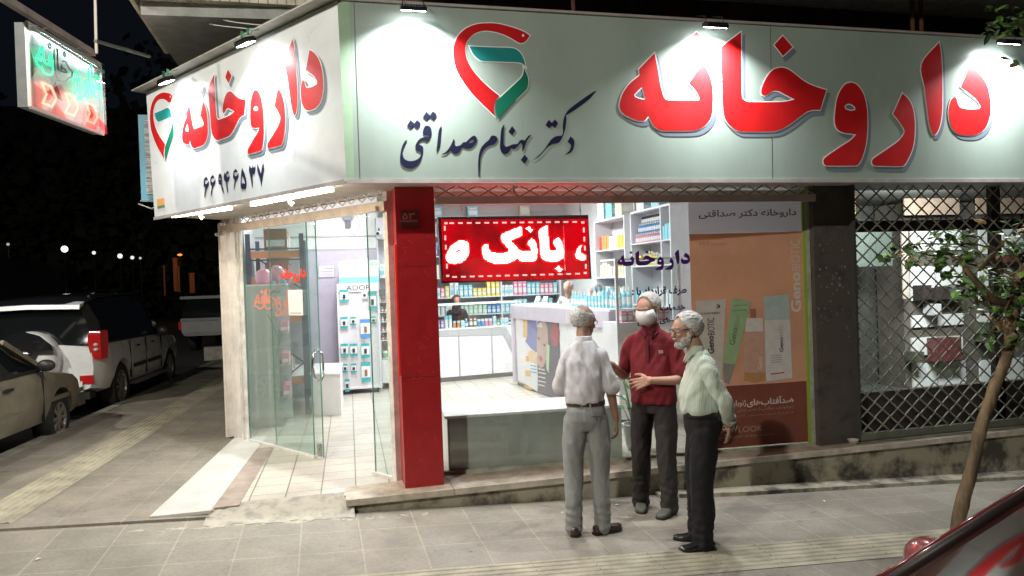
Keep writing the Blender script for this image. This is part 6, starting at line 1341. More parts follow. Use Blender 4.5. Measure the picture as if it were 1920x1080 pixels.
    for (p, n_, sp) in cl_:
        c = Q(*p)
        for i in range(int(n_*1.3)): leaf(c+V(rng.gauss(0, sp*.6), rng.gauss(0, sp*.7), rng.gauss(0, sp*.35)), rng.uniform(.05, .12))
    b.build('crown', lmats, t, fix=False)
tree()
# ================================================================== SMALL THINGS ON THE GROUND
c = aty(1600, 838, -.06); b = B(); b.lathe(V(c.x, -.06, .006), [(.035, 0), (.05, .045), (.056, .05), (.05, .05), (.04, .02), (.03, .008)], 20); solo(b.build('foil_cup', mat('cup_white', (.62, .60, .58), .4), smooth=True), 'small white disposable cup on the sill at the dark pillar', 'cup')
for i, (px, py, w_, lab, cat, nm) in enumerate(((523, 905, .0, 'white cigarette end on the mortar below the concrete ramp', 'cigarette end', 'cigarette_end'), (1545, 941, .0, 'flat white paper scrap on the pavement right of the men', 'litter', 'paper_scrap'), (1055, 963, 0, 'tiny white crumpled scrap left of the grey trousered man', 'litter', 'paper_scrap'), (1157, 948, 0, 'white scrap on the pavement between two men', 'litter', 'paper_scrap'), (72, 1050, 0, 'pale paper scrap near the bottom left corner', 'litter', 'paper_scrap'), (581, 971, 0, 'dry yellow leaf below the concrete ramp', 'leaf', 'dry_leaf'))):
    p = hit(px, py, (.052, -.02, 1), -.127)
    b = B(); a = random.uniform(0, 3); u = V(math.cos(a), math.sin(a), 0)
    if nm == 'cigarette_end': p = hit(523, 970-.0, (.052, -.02, 1), -.127); b.cyl(p+V(0, 0, .006), p+V(.03, .018, .006), .005, n=8)
    else:
        s_ = .022 if i != 2 else .012; v = V(-u.y, u.x, 0)
        b.add([p+V(0, 0, .004)+u*s_, p+V(0, 0, .014)+v*s_*.6, p+V(0, 0, .006)-u*s_, p+V(0, 0, .012)-v*s_*.5, p+V(0, 0, .016)], [(0, 1, 4), (1, 2, 4), (2, 3, 4), (3, 0, 4)])
    solo(b.build(nm, mat('litter_white', (.7, .7, .68), .7) if nm != 'dry_leaf' else mat('dry_leaf', (.5, .38, .08), .7), fix=False), lab, cat)
# ================================================================== PEOPLE
def nz(v, s, o=0): return noise.noise(Vector(v)*s+Vector((o, o*.7, -o)))
def remesh(bb, nm, mats, vox, smooth_=2, parent=None, disp=None, fac=.5):
    """union of closed pieces -> one continuous skin"""
    o = bb.build(nm, mats if isinstance(mats, (list, tuple)) else [mats], None, fix=True)
    m = o.modifiers.new('r', 'REMESH'); m.mode = 'VOXEL'; m.voxel_size = vox
    if smooth_: s = o.modifiers.new('s', 'SMOOTH'); s.iterations = smooth_; s.factor = fac
    bake(o)
    if not o.data.materials: o.data.materials.append(mats if not isinstance(mats, (list, tuple)) else mats[0])
    if disp:
        me = o.data; me.update(); ns = [v.normal.copy() for v in me.vertices]
        for v, n in zip(me.vertices, ns): v.co += n*disp(v.co, n)
        me.update()
    if parent is not None: o.parent = parent
    return o
def el(b, c, r, rot=None, mi=0, nu=20, nv=14): b.sph(c, r, nu, nv, mi, rot)
def sect(cx, cy, z, a, d, n=28, e=2.3, tilt=None):
    out = []
    for k in range(n):
        t = 2*math.pi*k/n; c, s_ = math.cos(t), math.sin(t)
        out.append(V(cx+a*math.copysign(abs(c)**(2/e), c), cy+d*math.copysign(abs(s_)**(2/e), s_), z))
    return out
def limb_(b, pts, rs, n=16, sq=1):
    P_ = [Vector(p) for p in pts]; out, rr_ = [], []
    for i in range(len(P_)-1):
        p0 = P_[max(0, i-1)]; p1 = P_[i]; p2 = P_[i+1]; p3 = P_[min(len(P_)-1, i+2)]
        for k in range(5):
            u = k/5; q = p1*2+(p2-p0)*u+(p0*2-p1*5+p2*4-p3)*u*u+(p1*3-p0-p2*3+p3)*u**3; out.append(q*.5); rr_.append(rs[i]+(rs[i+1]-rs[i])*u)
    out.append(P_[-1]); rr_.append(rs[-1]); b.tube(out, rr_, n)
    b.sph(out[0], rr_[0]*.98, 14, 10); b.sph(out[-1], rr_[-1]*.98, 14, 10)
def hand(b, w, d, nrm, th, curl=(.25, .3, .35, .4), spread=.06, k=1.0, thumb=.6, tcurl=.3):
    """w wrist, d pointing to the fingers, nrm out of the back of the hand, th towards the thumb side"""
    d = Vector(d).normalized(); nrm = Vector(nrm); nrm = (nrm-d*nrm.dot(d)).normalized(); th = Vector(th); th = (th-d*th.dot(d)-nrm*th.dot(nrm)).normalized()
    w = Vector(w); kn = []
    for i, (off, L0) in enumerate(((.032, .088), (.011, .092), (-.010, .088), (-.029, .080))):
        kp = w+d*L0*k+th*off*k; kn.append(kp); limb_(b, [w+th*off*.5*k, kp], [.0155*k, .0115*k], 10)
    el(b, w+d*.05*k, (.030*k, .030*k, .013*k), Matrix((th, d, nrm)).transposed(), nu=14, nv=10)
    for i, L_ in enumerate((.072, .080, .075, .058)):
        dd = (d+th*(1.5-i)*spread).normalized(); p = kn[i]; pts = [p]; ang = 0
        for seg in (.45, .30, .25):
            ang += curl[i]*(.8 if seg == .45 else 1.1); p = p+(dd*math.cos(ang)-nrm*math.sin(ang))*L_*seg*k; pts.append(p)
        limb_(b, pts, [.0100*k, .0092*k, .0085*k, .0070*k], 10)
    t0 = w+d*.022*k+th*.024*k; t1 = t0+(d*.55+th*thumb-nrm*.15).normalized()*.042*k; t2 = t1+(d*.8+th*thumb*.6-nrm*tcurl).normalized()*.032*k; t3 = t2+(d*.95+th*thumb*.3-nrm*tcurl).normalized()*.025*k
    limb_(b, [t0, t1, t2, t3], [.016*k, .0125*k, .011*k, .0085*k], 10)
def head(b, c, k=1.0, rot=None):
    """c: centre of the head, faces +y before rot"""
    rot = rot or Matrix.Identity(3)
    def e(p, r, R2=None):
        rr_ = rot if R2 is None else rot @ R2
        b.sph(Vector(c)+rot @ (V(*p)*k), tuple(q*k for q in r), 20, 14, None, rr_)
    e((0, -.018, .030), (.074, .094, .082)); e((0, .012, .020), (.070, .080, .075)); e((0, .030, -.050), (.050, .056, .058)); e((0, .052, -.085), (.030, .030, .022))
    e((0, .020, -.03), (.062, .065, .062)); e((0, .080, .022), (.050, .016, .012)); e((.030, .066, -.022), (.022, .020, .018)); e((-.030, .066, -.022), (.022, .020, .018))
    b.cyl(Vector(c)+rot @ (V(0, .080, .015)*k), Vector(c)+rot @ (V(0, .104, -.028)*k), .008*k, .014*k, 10); e((0, .098, -.030), (.016, .014, .010))
    e((0, .083, -.056), (.022, .010, .006)); e((0, .080, -.066), (.019, .010, .006))
    for s_ in (-1, 1): e((s_*.076, -.008, -.008), (.007, .019, .031), Matrix.Rotation(s_*-.3, 3, 'Z')); e((s_*.080, -.014, .006), (.006, .012, .014))
def person(label, loc, head_, P, grp=None):
    return thing('person', label, 'person', loc, head_, grp)
skinm = mat('skin', (.42, .235, .165), .5, var=.08, vs_=14, bump=.15, bs=90); skinm2 = mat('skin_dark', (.32, .175, .12), .5, var=.2, vs_=14, bump=.15, bs=90)
skinm.node_tree.nodes['Principled BSDF'].inputs['Subsurface Weight'].default_value = .0
def cloth(nm, c, c2=None, var=.1, bump=.9, bs=22, rough=.85, **k): return mat(nm, c, rough, var=min(var, .07), vs_=9, bump=bump, bs=bs, col2=c2, sheen=.15 if sum(c) > .3 else 0, stretch=(1, 1, .6), **k)
def fold(amp, sc, st=(1, 1, .45), o=0, zlo=None):
    def f(co, n):
        q = V(co.x*st[0], co.y*st[1], co.z*st[2]); a = nz(q, sc, o); b_ = nz(q, sc*2.3, o+5)
        r = ((1-abs(a)*3.2)*amp*.75+a*amp*.9+b_*amp*.7+nz(V(co.x*2.2+co.z*1.1, co.y*1.5, co.z*.8), sc*1.6, o+9)*amp*.9)
        if zlo and co.z < zlo[0]: r += amp*zlo[1]*math.sin((co.z-zlo[0])*95+nz(co, 9, o)*5)*min(1, (zlo[0]-co.z)/.06)
        return r
    return f
def shoes(par, feet, m):
    for (x, y, a, zf) in feet:
        Rz = Matrix.Rotation(a, 3, 'Z'); b = B(); rg = []
        for t, w_, h, z0 in ((-.085, .024, .05, .012), (-.07, .034, .075, .0), (-.02, .037, .085, .0), (.05, .042, .068, .0), (.11, .047, .050, .0), (.16, .040, .042, .004), (.185, .018, .03, .010)):
            ring = []
            for k in range(16):
                an = 2*math.pi*k/16; cx_, sz = math.cos(an), math.sin(an); ring.append(V(x, y, zf)+Rz @ V(w_*math.copysign(abs(cx_)**.8, cx_), t, z0+h/2+h/2*math.copysign(abs(sz)**.7, sz)))
            rg.append(ring)
        b.ring_loft(rg, True); o = b.build('shoe', m, None, smooth=True); o.parent = par
        b = B(); rg = []
        for t, w_ in ((-.09, .028), (-.07, .038), (0, .040), (.06, .046), (.12, .050), (.17, .040), (.19, .018)): rg.append([V(x, y, zf)+Rz @ V(sx*w_, t, z) for sx, z in ((-1, -.002), (1, -.002), (1, .014), (-1, .014))])
        b.ring_loft(rg, True); o2 = b.build('sole', mat('sole_black', (.015, .013, .012), .6), None); o2.parent = o
def trousers(par, pelvis, hipw, feet, knees, m, top, belt=None, amp=.006, rr_=(.098, .078, .066, .062), depth=.12, width=.165, dy=0):
    b = B(); px_, py_, pz = pelvis
    b.ring_loft([sect(px_, py_-.0+dy, pz-.10, width*.80, depth*.8), sect(px_, py_-.012+dy, pz-.02, width*.98, depth*1.03), sect(px_, py_-.008+dy, pz+.05, width, depth*1.02), sect(px_, py_, top-.03, width*.95, depth*.95), sect(px_, py_, top, width*.93, depth*.93)], True)
    for i, (fx_, fy_, a, zf) in enumerate(feet):
        s_ = -1 if i == 0 else 1; h = V(px_+s_*hipw, py_-.008+dy, pz-.03); kx, ky, kz = knees[i]; an = V(fx_, fy_, zf+.085); h2 = V(fx_, fy_+.0, zf+.045)
        limb_(b, [h, h.lerp(V(kx, ky, kz), .5)+V(s_*.008, 0, 0), (kx, ky, kz), V(kx, ky, kz).lerp(an, .5)-V(0, .008, 0), an, h2], [rr_[0], (rr_[0]+rr_[1])/2+.004, rr_[1], (rr_[1]+rr_[2])/2, rr_[2], rr_[3]+.004], 20)
    return remesh(b, 'trousers', m, .009, 4, par, fold(amp, 7, (1.3, 1.3, .45), 3+px_*10, (.30, .55)))
def belt_(par, c, a, d, z, m, h=.032):
    b = B(); rg = [sect(c[0], c[1], z-h/2, a, d, 40), sect(c[0], c[1], z+h/2, a, d, 40)]; rg2 = [sect(c[0], c[1], z+h/2, a-.006, d-.006, 40), sect(c[0], c[1], z-h/2, a-.006, d-.006, 40)]
    b.ring_loft(rg+rg2+[rg[0]], False); o = b.build('belt', m, None, smooth=True, auto=40); o.parent = par
def hair(par, c, rot, keep, m, k=1.0, grow=.008, amp=.004, fr=60, nm='hair', rx=(.076, .096, .086), oc=(0, -.018, .030)):
    b = B(); b.sph((0, 0, 0), tuple((q+grow)*k for q in rx), 72, 48)
    fs = []
    for f in b.f:
        ce_ = sum((b.v[i] for i in f), V(0, 0, 0))/len(f); p = ce_/k+V(*oc)
        if keep(p): fs.append(f)
    b.f = fs; b.mi = [0]*len(fs); used = sorted({i for f in fs for i in f}); mp_ = {u: i for i, u in enumerate(used)}; vs_l = []
    for u in used:
        v = b.v[u]; n = v.normalized(); q = V(v.x*1.0, v.y*.35, v.z*1.0); h_ = amp*(noise.noise(q*fr*1.6)*.7+.8*noise.noise(V(q.x*3, q.y, q.z)*fr*2.4)); vs_l.append(Vector(c)+rot @ (V(*oc)*k+v+n*h_))
    b.v = vs_l; b.f = [tuple(mp_[i] for i in f) for f in fs]
    o = b.build(nm, m, None, smooth=True, fix=False); md = o.modifiers.new('s', 'SOLIDIFY'); md.thickness = .012; md.offset = -1; bake(o); o.parent = par; return o
def eyes(par, c, rot, k=1.0):
    for s_ in (-1, 1):
        b = B(); b.sph(Vector(c)+rot @ (V(s_*.031, .073, .006)*k), .0125*k, 12, 8, 0); b.sph(Vector(c)+rot @ (V(s_*.031, .0815, .006)*k), (.006*k,)*3, 10, 6, 1); o = b.build('eye', [mat('eye_white', (.6, .58, .55), .2), mat('eye_dark', (.03, .02, .015), .15)], None, smooth=True); o.parent = par
        b = B(); q = [Vector(c)+rot @ (V(s_*x, y, z)*k) for x, y, z in ((.016, .093, .024), (.032, .090, .030), (.047, .078, .024))]; b.tube(q, .0035, 6); o = b.build('eyebrow', mat('brow_grey', (.25, .23, .21), .8), None); o.parent = par
def torso(b, rings): b.ring_loft([sect(*r) for r in rings], True)
greyhair = mat('grey_hair', (.42, .41, .40), .6, var=.6, vs_=90, stretch=(1, .2, 1), bump=.6, bs=120); whitehair = mat('white_hair', (.56, .55, .53), .6, var=.6, vs_=90, stretch=(1, .2, 1), bump=.6, bs=120)
def G_at(px, py): return hit(px, py, (.052, -.02, 1), -.127)
def place(px, py):
    p = G_at(px, py); return p
# ------------------------------------------------ man seen from behind, pale shirt
def man1():
    g = place(1106, 1000); hd_ = R(-22)                         # local +y turned clockwise
    t = person('older man in pale lilac short sleeved shirt and grey trousers, seen from behind', (g.x, g.y, g.z), hd_, None)
    Ht = hz(1100, 571, g.x, g.y)-g.z; s = Ht/1.75
    t.scale = (s*.93, s*.93, s)
    feet = [(-.125, -.04, R(6), 0), (.105, .02, R(-52), 0)]; knees = [(-.115, .005, .47), (.10, .03, .47)]
    hc = V(.005, .075, 1.618); hrot = Matrix.Rotation(R(-48), 3, 'Z') @ Matrix.Rotation(R(-9), 3, 'X')
    b = B(); head(b, hc, 1.10, hrot); limb_(b, [(0, .0, 1.36), (0, .015, 1.46), (.0, .04, 1.55)], [.075, .062, .058])
    torso(b, [(0, 0, .82, .10, .07), (0, 0, 1.0, .11, .07), (0, 0, 1.25, .12, .07), (0, 0, 1.37, .08, .05)])
    limb_(b, [(.145, -.005, 1.325), (.200, -.02, 1.12), (.212, .02, 1.06), (.245, .055, .86)], [.036, .038, .040, .026])
    limb_(b, [(-.145, -.005, 1.325), (-.19, .0, 1.12), (-.18, .06, 1.08), (-.10, .22, 1.09)], [.036, .038, .038, .026])
    hand(b, (.245, .055, .86), (.06, .02, -1), (1, -.1, 0), (-.05, 1, .1), (.35, .45, .5, .55)); hand(b, (-.10, .22, 1.09), (.8, .5, .1), (0, -.4, 1), (0, .6, .5), (.5, .5, .5, .5))
    for f, k in zip(feet, knees): limb_(b, [(f[0]*.75, 0, .86), k, (f[0], f[1], .09)], [.07, .05, .036]); 
    remesh(b, 'body', skinm2, .0055, 2, t)
    sh = cloth('shirt_lilac', (.56, .54, .56), var=.07)
    b = B(); torso(b, [(0, .0, .985, .145, .105), (0, -.008, 1.02, .158, .118), (0, -.012, 1.10, .162, .120), (0, -.012, 1.22, .160, .116), (0, -.01, 1.32, .158, .102), (0, -.004, 1.38, .140, .084), (0, .004, 1.435, .112, .068), (0, .010, 1.475, .075, .062)])
    for s_, en in ((1, (.215, -.02, 1.12)), (-1, (-.20, .01, 1.12))): limb_(b, [(s_*.118, -.005, 1.365), (s_*.155, -.008, 1.32), (s_*.182, -.016, 1.22), en], [.058, .058, .057, .066], 20)
    remesh(b, 'shirt', sh, .009, 4, t, fold(.010, 6.5, (1.2, 1, .5), 1))
    b = B(); rg = [sect(.0, .018, z, a, d, 28) for z, a, d in ((1.455, .082, .070), (1.505, .070, .064), (1.512, .066, .060), (1.46, .074, .064))]; b.ring_loft(rg+[rg[0]], False); o = b.build('collar', sh, None, smooth=True); o.parent = t
    tr = cloth('trousers_grey', (.235, .24, .235), var=.12)
    trousers(t, (0, 0, .90), .085, feet, knees, tr, 1.01, depth=.122, width=.160)
    b = B(); b.bar((.045, -.137, .915), (.135, -.120, .918), .003, .006, (0, 1, 0)); b.box((.085, -.137, .895), (.093, -.13, .905)); o = b.build('back_pocket', mat('pocket_line', (.05, .05, .05), .8), None); o.parent = t
    belt_(t, (0, -.004), .160, .120, 1.005, mat('belt_brown', (.06, .025, .02), .4, var=.2), .036)
    b = B()
    for a in (-100, -75, -50, -128): x = .163*math.cos(R(a)); y = .123*math.sin(R(a)); b.box((x-.006, y-.004, .98), (x+.006, y+.004, 1.03))
    o = b.build('belt_loop', tr, None); o.parent = t
    shoes(t, feet, mat('shoe_brown', (.05, .028, .022), .3, coat=.3))
    hair(t, hc, hrot, lambda p: (p.z < .062+.6*max(0, -p.y-.05) and p.y < .035 and p.z > -.045-.3*max(0, -p.y-.03)*0)  and (abs(p.x) > .02 or p.y < 0), whitehair, 1.10, .007)
    gl_ = B(); 
    for s_ in (-1, 1): gl_.tube([hc+hrot @ V(s_*.079, -.01, .012), hc+hrot @ V(s_*.074, .085, .010), hc+hrot @ V(s_*.055, .098, .006)], .0022, 6); 
    for s_ in (-1, 1):
        q = [hc+hrot @ V(s_*.034+.024*math.cos(a*.52), .102, .004+.017*math.sin(a*.52)) for a in range(13)]; gl_.tube(q, .0016, 5)
    o = gl_.build('glasses', mat('glasses_dark', (.03, .03, .03), .3, .4), None); o.parent = t
man1()
# ------------------------------------------------ man in maroon polo with face mask
def man2():
    g = place(1232, 957); hd_ = R(180-42)
    t = person('older man in dark red polo shirt and white face mask, gesturing with a raised hand', (g.x, g.y, g.z), hd_, None)
    Ht = hz(1220, 551, g.x, g.y)-g.z; s = Ht/1.75; t.scale = (s, s, s)
    feet = [(-.15, .06, R(22), 0), (.095, .03, R(-12), 0)]; knees = [(-.12, .03, .47), (.09, .04, .47)]
    hc = V(.0, .055, 1.632); hrot = Matrix.Rotation(R(-16), 3, 'Z') @ Matrix.Rotation(R(-14), 3, 'X')
    feet = [(-.115, .04, R(-10), 0), (.14, -.02, R(18), 0)]; knees = [(-.10, .03, .47), (.11, .02, .47)]
    b = B(); head(b, hc, 1.10, hrot); limb_(b, [(0, .0, 1.36), (0, .01, 1.47), (.0, .03, 1.56)], [.075, .06, .056])
    torso(b, [(0, 0, .82, .10, .07), (0, 0, 1.0, .11, .07), (0, 0, 1.25, .12, .07), (0, 0, 1.37, .08, .05)])
    # local +x is his left?  facing +y, +x is his right-hand side seen from the front on the viewer's left
    limb_(b, [(.145, -.005, 1.325), (.225, -.02, 1.16), (.238, .02, 1.09), (.285, .18, 1.20)], [.036, .038, .040, .027])
    hand(b, (.285, .18, 1.20), (.35, .5, .35), (.5, .4, -.6), (-.25, -.1, .95), (.25, .3, .4, .5), .09, 1.1, 1.1, .05)
    limb_(b, [(-.145, -.005, 1.325), (-.215, -.0, 1.14), (-.21, .05, 1.07), (-.04, .20, 1.08)], [.036, .038, .040, .027])
    hand(b, (-.04, .20, 1.08), (.95, .05, -.28), (-.1, 1, .2), (0, .1, 1), (.18, .2, .25, .3), .10, 1.08, .6, .2)
    for f, k in zip(feet, knees): limb_(b, [(f[0]*.75, 0, .86), k, (f[0], f[1], .09)], [.07, .05, .036])
    remesh(b, 'body', skinm, .0055, 2, t)
    pol = cloth('polo_maroon', (.16, .008, .014), var=.2, bump=.9, bs=22)
    b = B(); torso(b, [(0, .0, .875, .178, .128), (0, .002, .90, .183, .132), (0, .004, 1.02, .178, .130), (0, -.002, 1.14, .166, .120), (0, -.008, 1.26, .168, .114), (0, -.01, 1.34, .170, .102), (0, -.006, 1.395, .155, .084), (0, .0, 1.44, .112, .066), (0, .008, 1.475, .072, .06)])
    limb_(b, [(.130, -.005, 1.375), (.172, -.008, 1.33), (.212, -.014, 1.24), (.238, -.015, 1.15)], [.060, .062, .060, .062], 20)
    limb_(b, [(-.130, -.005, 1.375), (-.170, -.008, 1.33), (-.205, -.008, 1.23), (-.228, .005, 1.13)], [.060, .062, .060, .062], 20)
    remesh(b, 'polo_shirt', pol, .009, 4, t, fold(.010, 6, (1.1, 1, .6), 7))
    b = B()
    for s_ in (-1, 1): b.prism([V(0, .075, 1.44), V(s_*.03, .098, 1.395), V(s_*.075, .062, 1.44), V(s_*.078, .01, 1.485), V(s_*.062, .0, 1.51), V(s_*.045, .062, 1.475)], (0, .004, .004))
    rg = [sect(.0, .012, z, a, d, 28) for z, a, d in ((1.455, .078, .064), (1.505, .068, .058), (1.512, .064, .054), (1.46, .07, .058))]; b.ring_loft(rg+[rg[0]], False); o = b.build('collar', cloth('polo_collar', (.10, .006, .012)), None, smooth=False); o.parent = t
    b = B(); b.box((-.014, .122, 1.22), (.014, .128, 1.40)); o = b.build('placket', MATS['polo_collar'], None); o.parent = t
    b = B()
    for i in range(3): b.box((-.125, .112-.001*i, 1.285+.008*i), (-.09, .1165, 1.289+.008*i))
    o = b.build('chest_emblem', mat('emblem_grey', (.4, .35, .35), .6), None); o.parent = t
    trousers(t, (0, 0, .90), .085, feet, knees, cloth('trousers_brown', (.030, .024, .022), var=.2), .98, amp=.006, depth=.115, width=.158, rr_=(.094, .076, .068, .066))
    shoes(t, feet, mat('shoe_grey_suede', (.12, .12, .10), .8, var=.2))
    hair(t, hc, hrot, lambda p: p.z > -.03 and p.y < .040-.5*max(0, .055-p.z) and (p.z > .02 or p.y < .01), mat('light_hair', (.46, .43, .41), .7, var=.4, vs_=45, bump=.6, bs=120), 1.10, .006, .003)
    eyes(t, hc, hrot, 1.10)
    b = B(); rg = []
    for z, a, y0, y1 in ((.012, .068, .035, .100), (-.02, .076, .030, .118), (-.05, .074, .026, .122), (-.075, .062, .024, .108), (-.098, .042, .030, .085)):
        rg.append([hc+hrot @ (V(a*math.sin(u), y0+(y1-y0)*math.cos(u)**.8 if abs(u) < 1.56 else y0, z)*1.10) for u in [(-1.55+3.1*k/20) for k in range(21)]])
    b.ring_loft(rg, False, close=False); o = b.build('face_mask', mat('mask_white', (.68, .67, .68), .8, bump=.3, bs=70), None, smooth=True, fix=False); md = o.modifiers.new('s', 'SOLIDIFY'); md.thickness = .003; bake(o); o.parent = t
    for s_ in (-1, 1):
        b = B(); b.tube([hc+hrot @ V(s_*.072, .034, -.005), hc+hrot @ V(s_*.084, -.015, .026), hc+hrot @ V(s_*.084, -.026, 0), hc+hrot @ V(s_*.066, .028, -.072)], .0018, 5); o = b.build('mask_strap', MATS['mask_white'], None); o.parent = t
man2()
# ------------------------------------------------ bearded man in striped shirt, arms behind his back
def man3():
    g = place(1322, 1023); hd_ = R(72)                         # faces the other two, towards -X
    t = person('older bearded man in pale green striped shirt and black trousers, arms behind his back', (g.x, g.y, g.z), hd_, None)
    Ht = hz(1290, 587, g.x, g.y)-g.z; s = Ht/1.73; t.scale = (s, s, s)
    feet = [(-.10, .03, R(12), 0), (.10, .03, R(-4), 0)]; knees = [(-.095, .03, .47), (.095, .03, .47)]
    hc = V(.0, .085, 1.605); hrot = Matrix.Rotation(R(14), 3, 'Z') @ Matrix.Rotation(R(-6), 3, 'X')
    b = B(); head(b, hc, 1.10, hrot); limb_(b, [(0, -.01, 1.34), (0, .015, 1.44), (.0, .05, 1.53)], [.075, .062, .058])
    torso(b, [(0, 0, .82, .10, .07), (0, 0, 1.0, .12, .08), (0, -.01, 1.25, .12, .07), (0, -.01, 1.35, .08, .05)])
    limb_(b, [(-.145, -.02, 1.32), (-.235, -.12, 1.12), (-.20, -.15, 1.05), (-.07, -.185, .92)], [.036, .038, .036, .026])
    hand(b, (-.07, -.185, .92), (.45, -.12, -.85), (-.2, -1, 0), (-.9, .2, -.2), (.35, .4, .5, .6), .06, 1.05)
    limb_(b, [(.145, -.02, 1.32), (.235, -.10, 1.12), (.20, -.14, 1.06), (.05, -.17, .95)], [.036, .038, .036, .026])
    hand(b, (.05, -.17, .95), (-.8, -.2, -.5), (0, -1, .2), (0, -.2, 1), (.5, .5, .6, .6))
    for f, k in zip(feet, knees): limb_(b, [(f[0]*.75, 0, .86), k, (f[0], f[1], .09)], [.07, .05, .036])
    remesh(b, 'body', skinm, .0055, 2, t)
    m = cloth('shirt_striped', (.50, .56, .47), var=.06); nt = m.node_tree; bs_ = nt.nodes['Principled BSDF']
    wv = nt.nodes.new('ShaderNodeTexWave'); wv.inputs['Scale'].default_value = 34; wv.inputs['Distortion'].default_value = 1.5; wv.inputs['Detail'].default_value = 1; wv.bands_direction = 'DIAGONAL'
    tcn = nt.nodes.new('ShaderNodeTexCoord'); mp = nt.nodes.new('ShaderNodeMapping'); mp.inputs['Scale'].default_value = (1, 1, .04); nt.links.new(tcn.outputs['Object'], mp.inputs[0]); nt.links.new(mp.outputs[0], wv.inputs[0])
    cr2 = nt.nodes.new('ShaderNodeValToRGB'); cr2.color_ramp.elements[0].color = (.40, .48, .38, 1); cr2.color_ramp.elements[1].color = (.52, .58, .50, 1); cr2.color_ramp.elements[0].position = .1; cr2.color_ramp.elements[1].position = .4
    nt.links.new(wv.outputs[0], cr2.inputs[0]); nt.links.new(cr2.outputs[0], bs_.inputs['Base Color'])
    b = B(); torso(b, [(0, .005, .985, .150, .118), (0, .01, 1.02, .166, .132), (0, .012, 1.12, .168, .134), (0, -.002, 1.23, .166, .120), (0, -.015, 1.32, .168, .104), (0, -.015, 1.375, .155, .085), (0, -.005, 1.415, .112, .068), (0, .01, 1.455, .075, .062)])
    limb_(b, [(-.145, -.015, 1.365), (-.195, -.035, 1.31), (-.225, -.085, 1.19), (-.238, -.13, 1.10), (-.19, -.155, 1.035), (-.10, -.18, .955)], [.060, .060, .056, .054, .048, .040], 20)
    limb_(b, [(.145, -.015, 1.365), (.195, -.035, 1.31), (.225, -.08, 1.19), (.238, -.12, 1.10), (.19, -.15, 1.05), (.09, -.17, .975)], [.060, .060, .056, .054, .048, .040], 20)
    remesh(b, 'shirt', m, .009, 4, t, fold(.011, 6.5, (1, 1.2, .55), 12))
    b = B()
    for s_ in (-1, 1): b.prism([V(0, .085, 1.415), V(s_*.035, .112, 1.365), V(s_*.072, .070, 1.42), V(s_*.074, .01, 1.465), V(s_*.062, .0, 1.49), V(s_*.042, .075, 1.455)], (0, .002, .002))
    rg = [sect(.0, .018, z, a, d, 28) for z, a, d in ((1.43, .078, .066), (1.485, .068, .060), (1.492, .064, .056), (1.44, .07, .06))]; b.ring_loft(rg+[rg[0]], False); o = b.build('collar', m, None); o.parent = t
    b = B(); b.tube([(-.085, -.185, .945), (-.115, -.178, .972)], .052, 18); o = b.build('cuff', m, None, smooth=True); o.parent = t
    trousers(t, (0, .0, .89), .082, feet, knees, cloth('trousers_black', (.004, .004, .005), var=.2), 1.0, amp=.006, depth=.128, width=.162, rr_=(.102, .084, .076, .070))
    belt_(t, (0, .006), .163, .128, .995, mat('belt_black', (.02, .014, .012), .35), .034)
    shoes(t, feet, mat('shoe_black', (.012, .012, .012), .25, coat=.4))
    hair(t, hc, hrot, lambda p: p.z > -.06 and p.y < .050-.9*max(0, .055-p.z) and (p.z > .015 or p.y < -.005), whitehair, 1.10, .012, .006, 45)
    bm_ = mat('beard_white', (.52, .50, .47), .8, var=.4, vs_=60, bump=.8, bs=150)
    b = B()
    for p, r in (((0, .058, -.092), (.044, .040, .030)), ((.045, .035, -.065), (.020, .036, .036)), ((-.045, .035, -.065), (.020, .036, .036)), ((0, .094, -.045), (.030, .012, .008)), ((.058, .012, -.035), (.014, .018, .034)), ((-.058, .012, -.035), (.014, .018, .034))): b.sph(hc+hrot @ (V(*p)*1.10), tuple(q*1.10 for q in r), 16, 12, None, hrot)
    remesh(b, 'beard', bm_, .005, 1, t, lambda co, n: nz(co, 70)*.004)
    eyes(t, hc, hrot, 1.10)
    b = B()
    for s_ in (-1, 1):
        b.tube([hc+hrot @ V(s_*.082, -.01, .016), hc+hrot @ V(s_*.078, .085, .014), hc+hrot @ V(s_*.06, .104, .012)], .002, 6); b.tube([hc+hrot @ V(s_*.034+.025*math.cos(a*.52), .106, .008+.018*math.sin(a*.52)) for a in range(13)], .0017, 5)
    o = b.build('glasses', MATS['glasses_dark'], None); o.parent = t
man3()
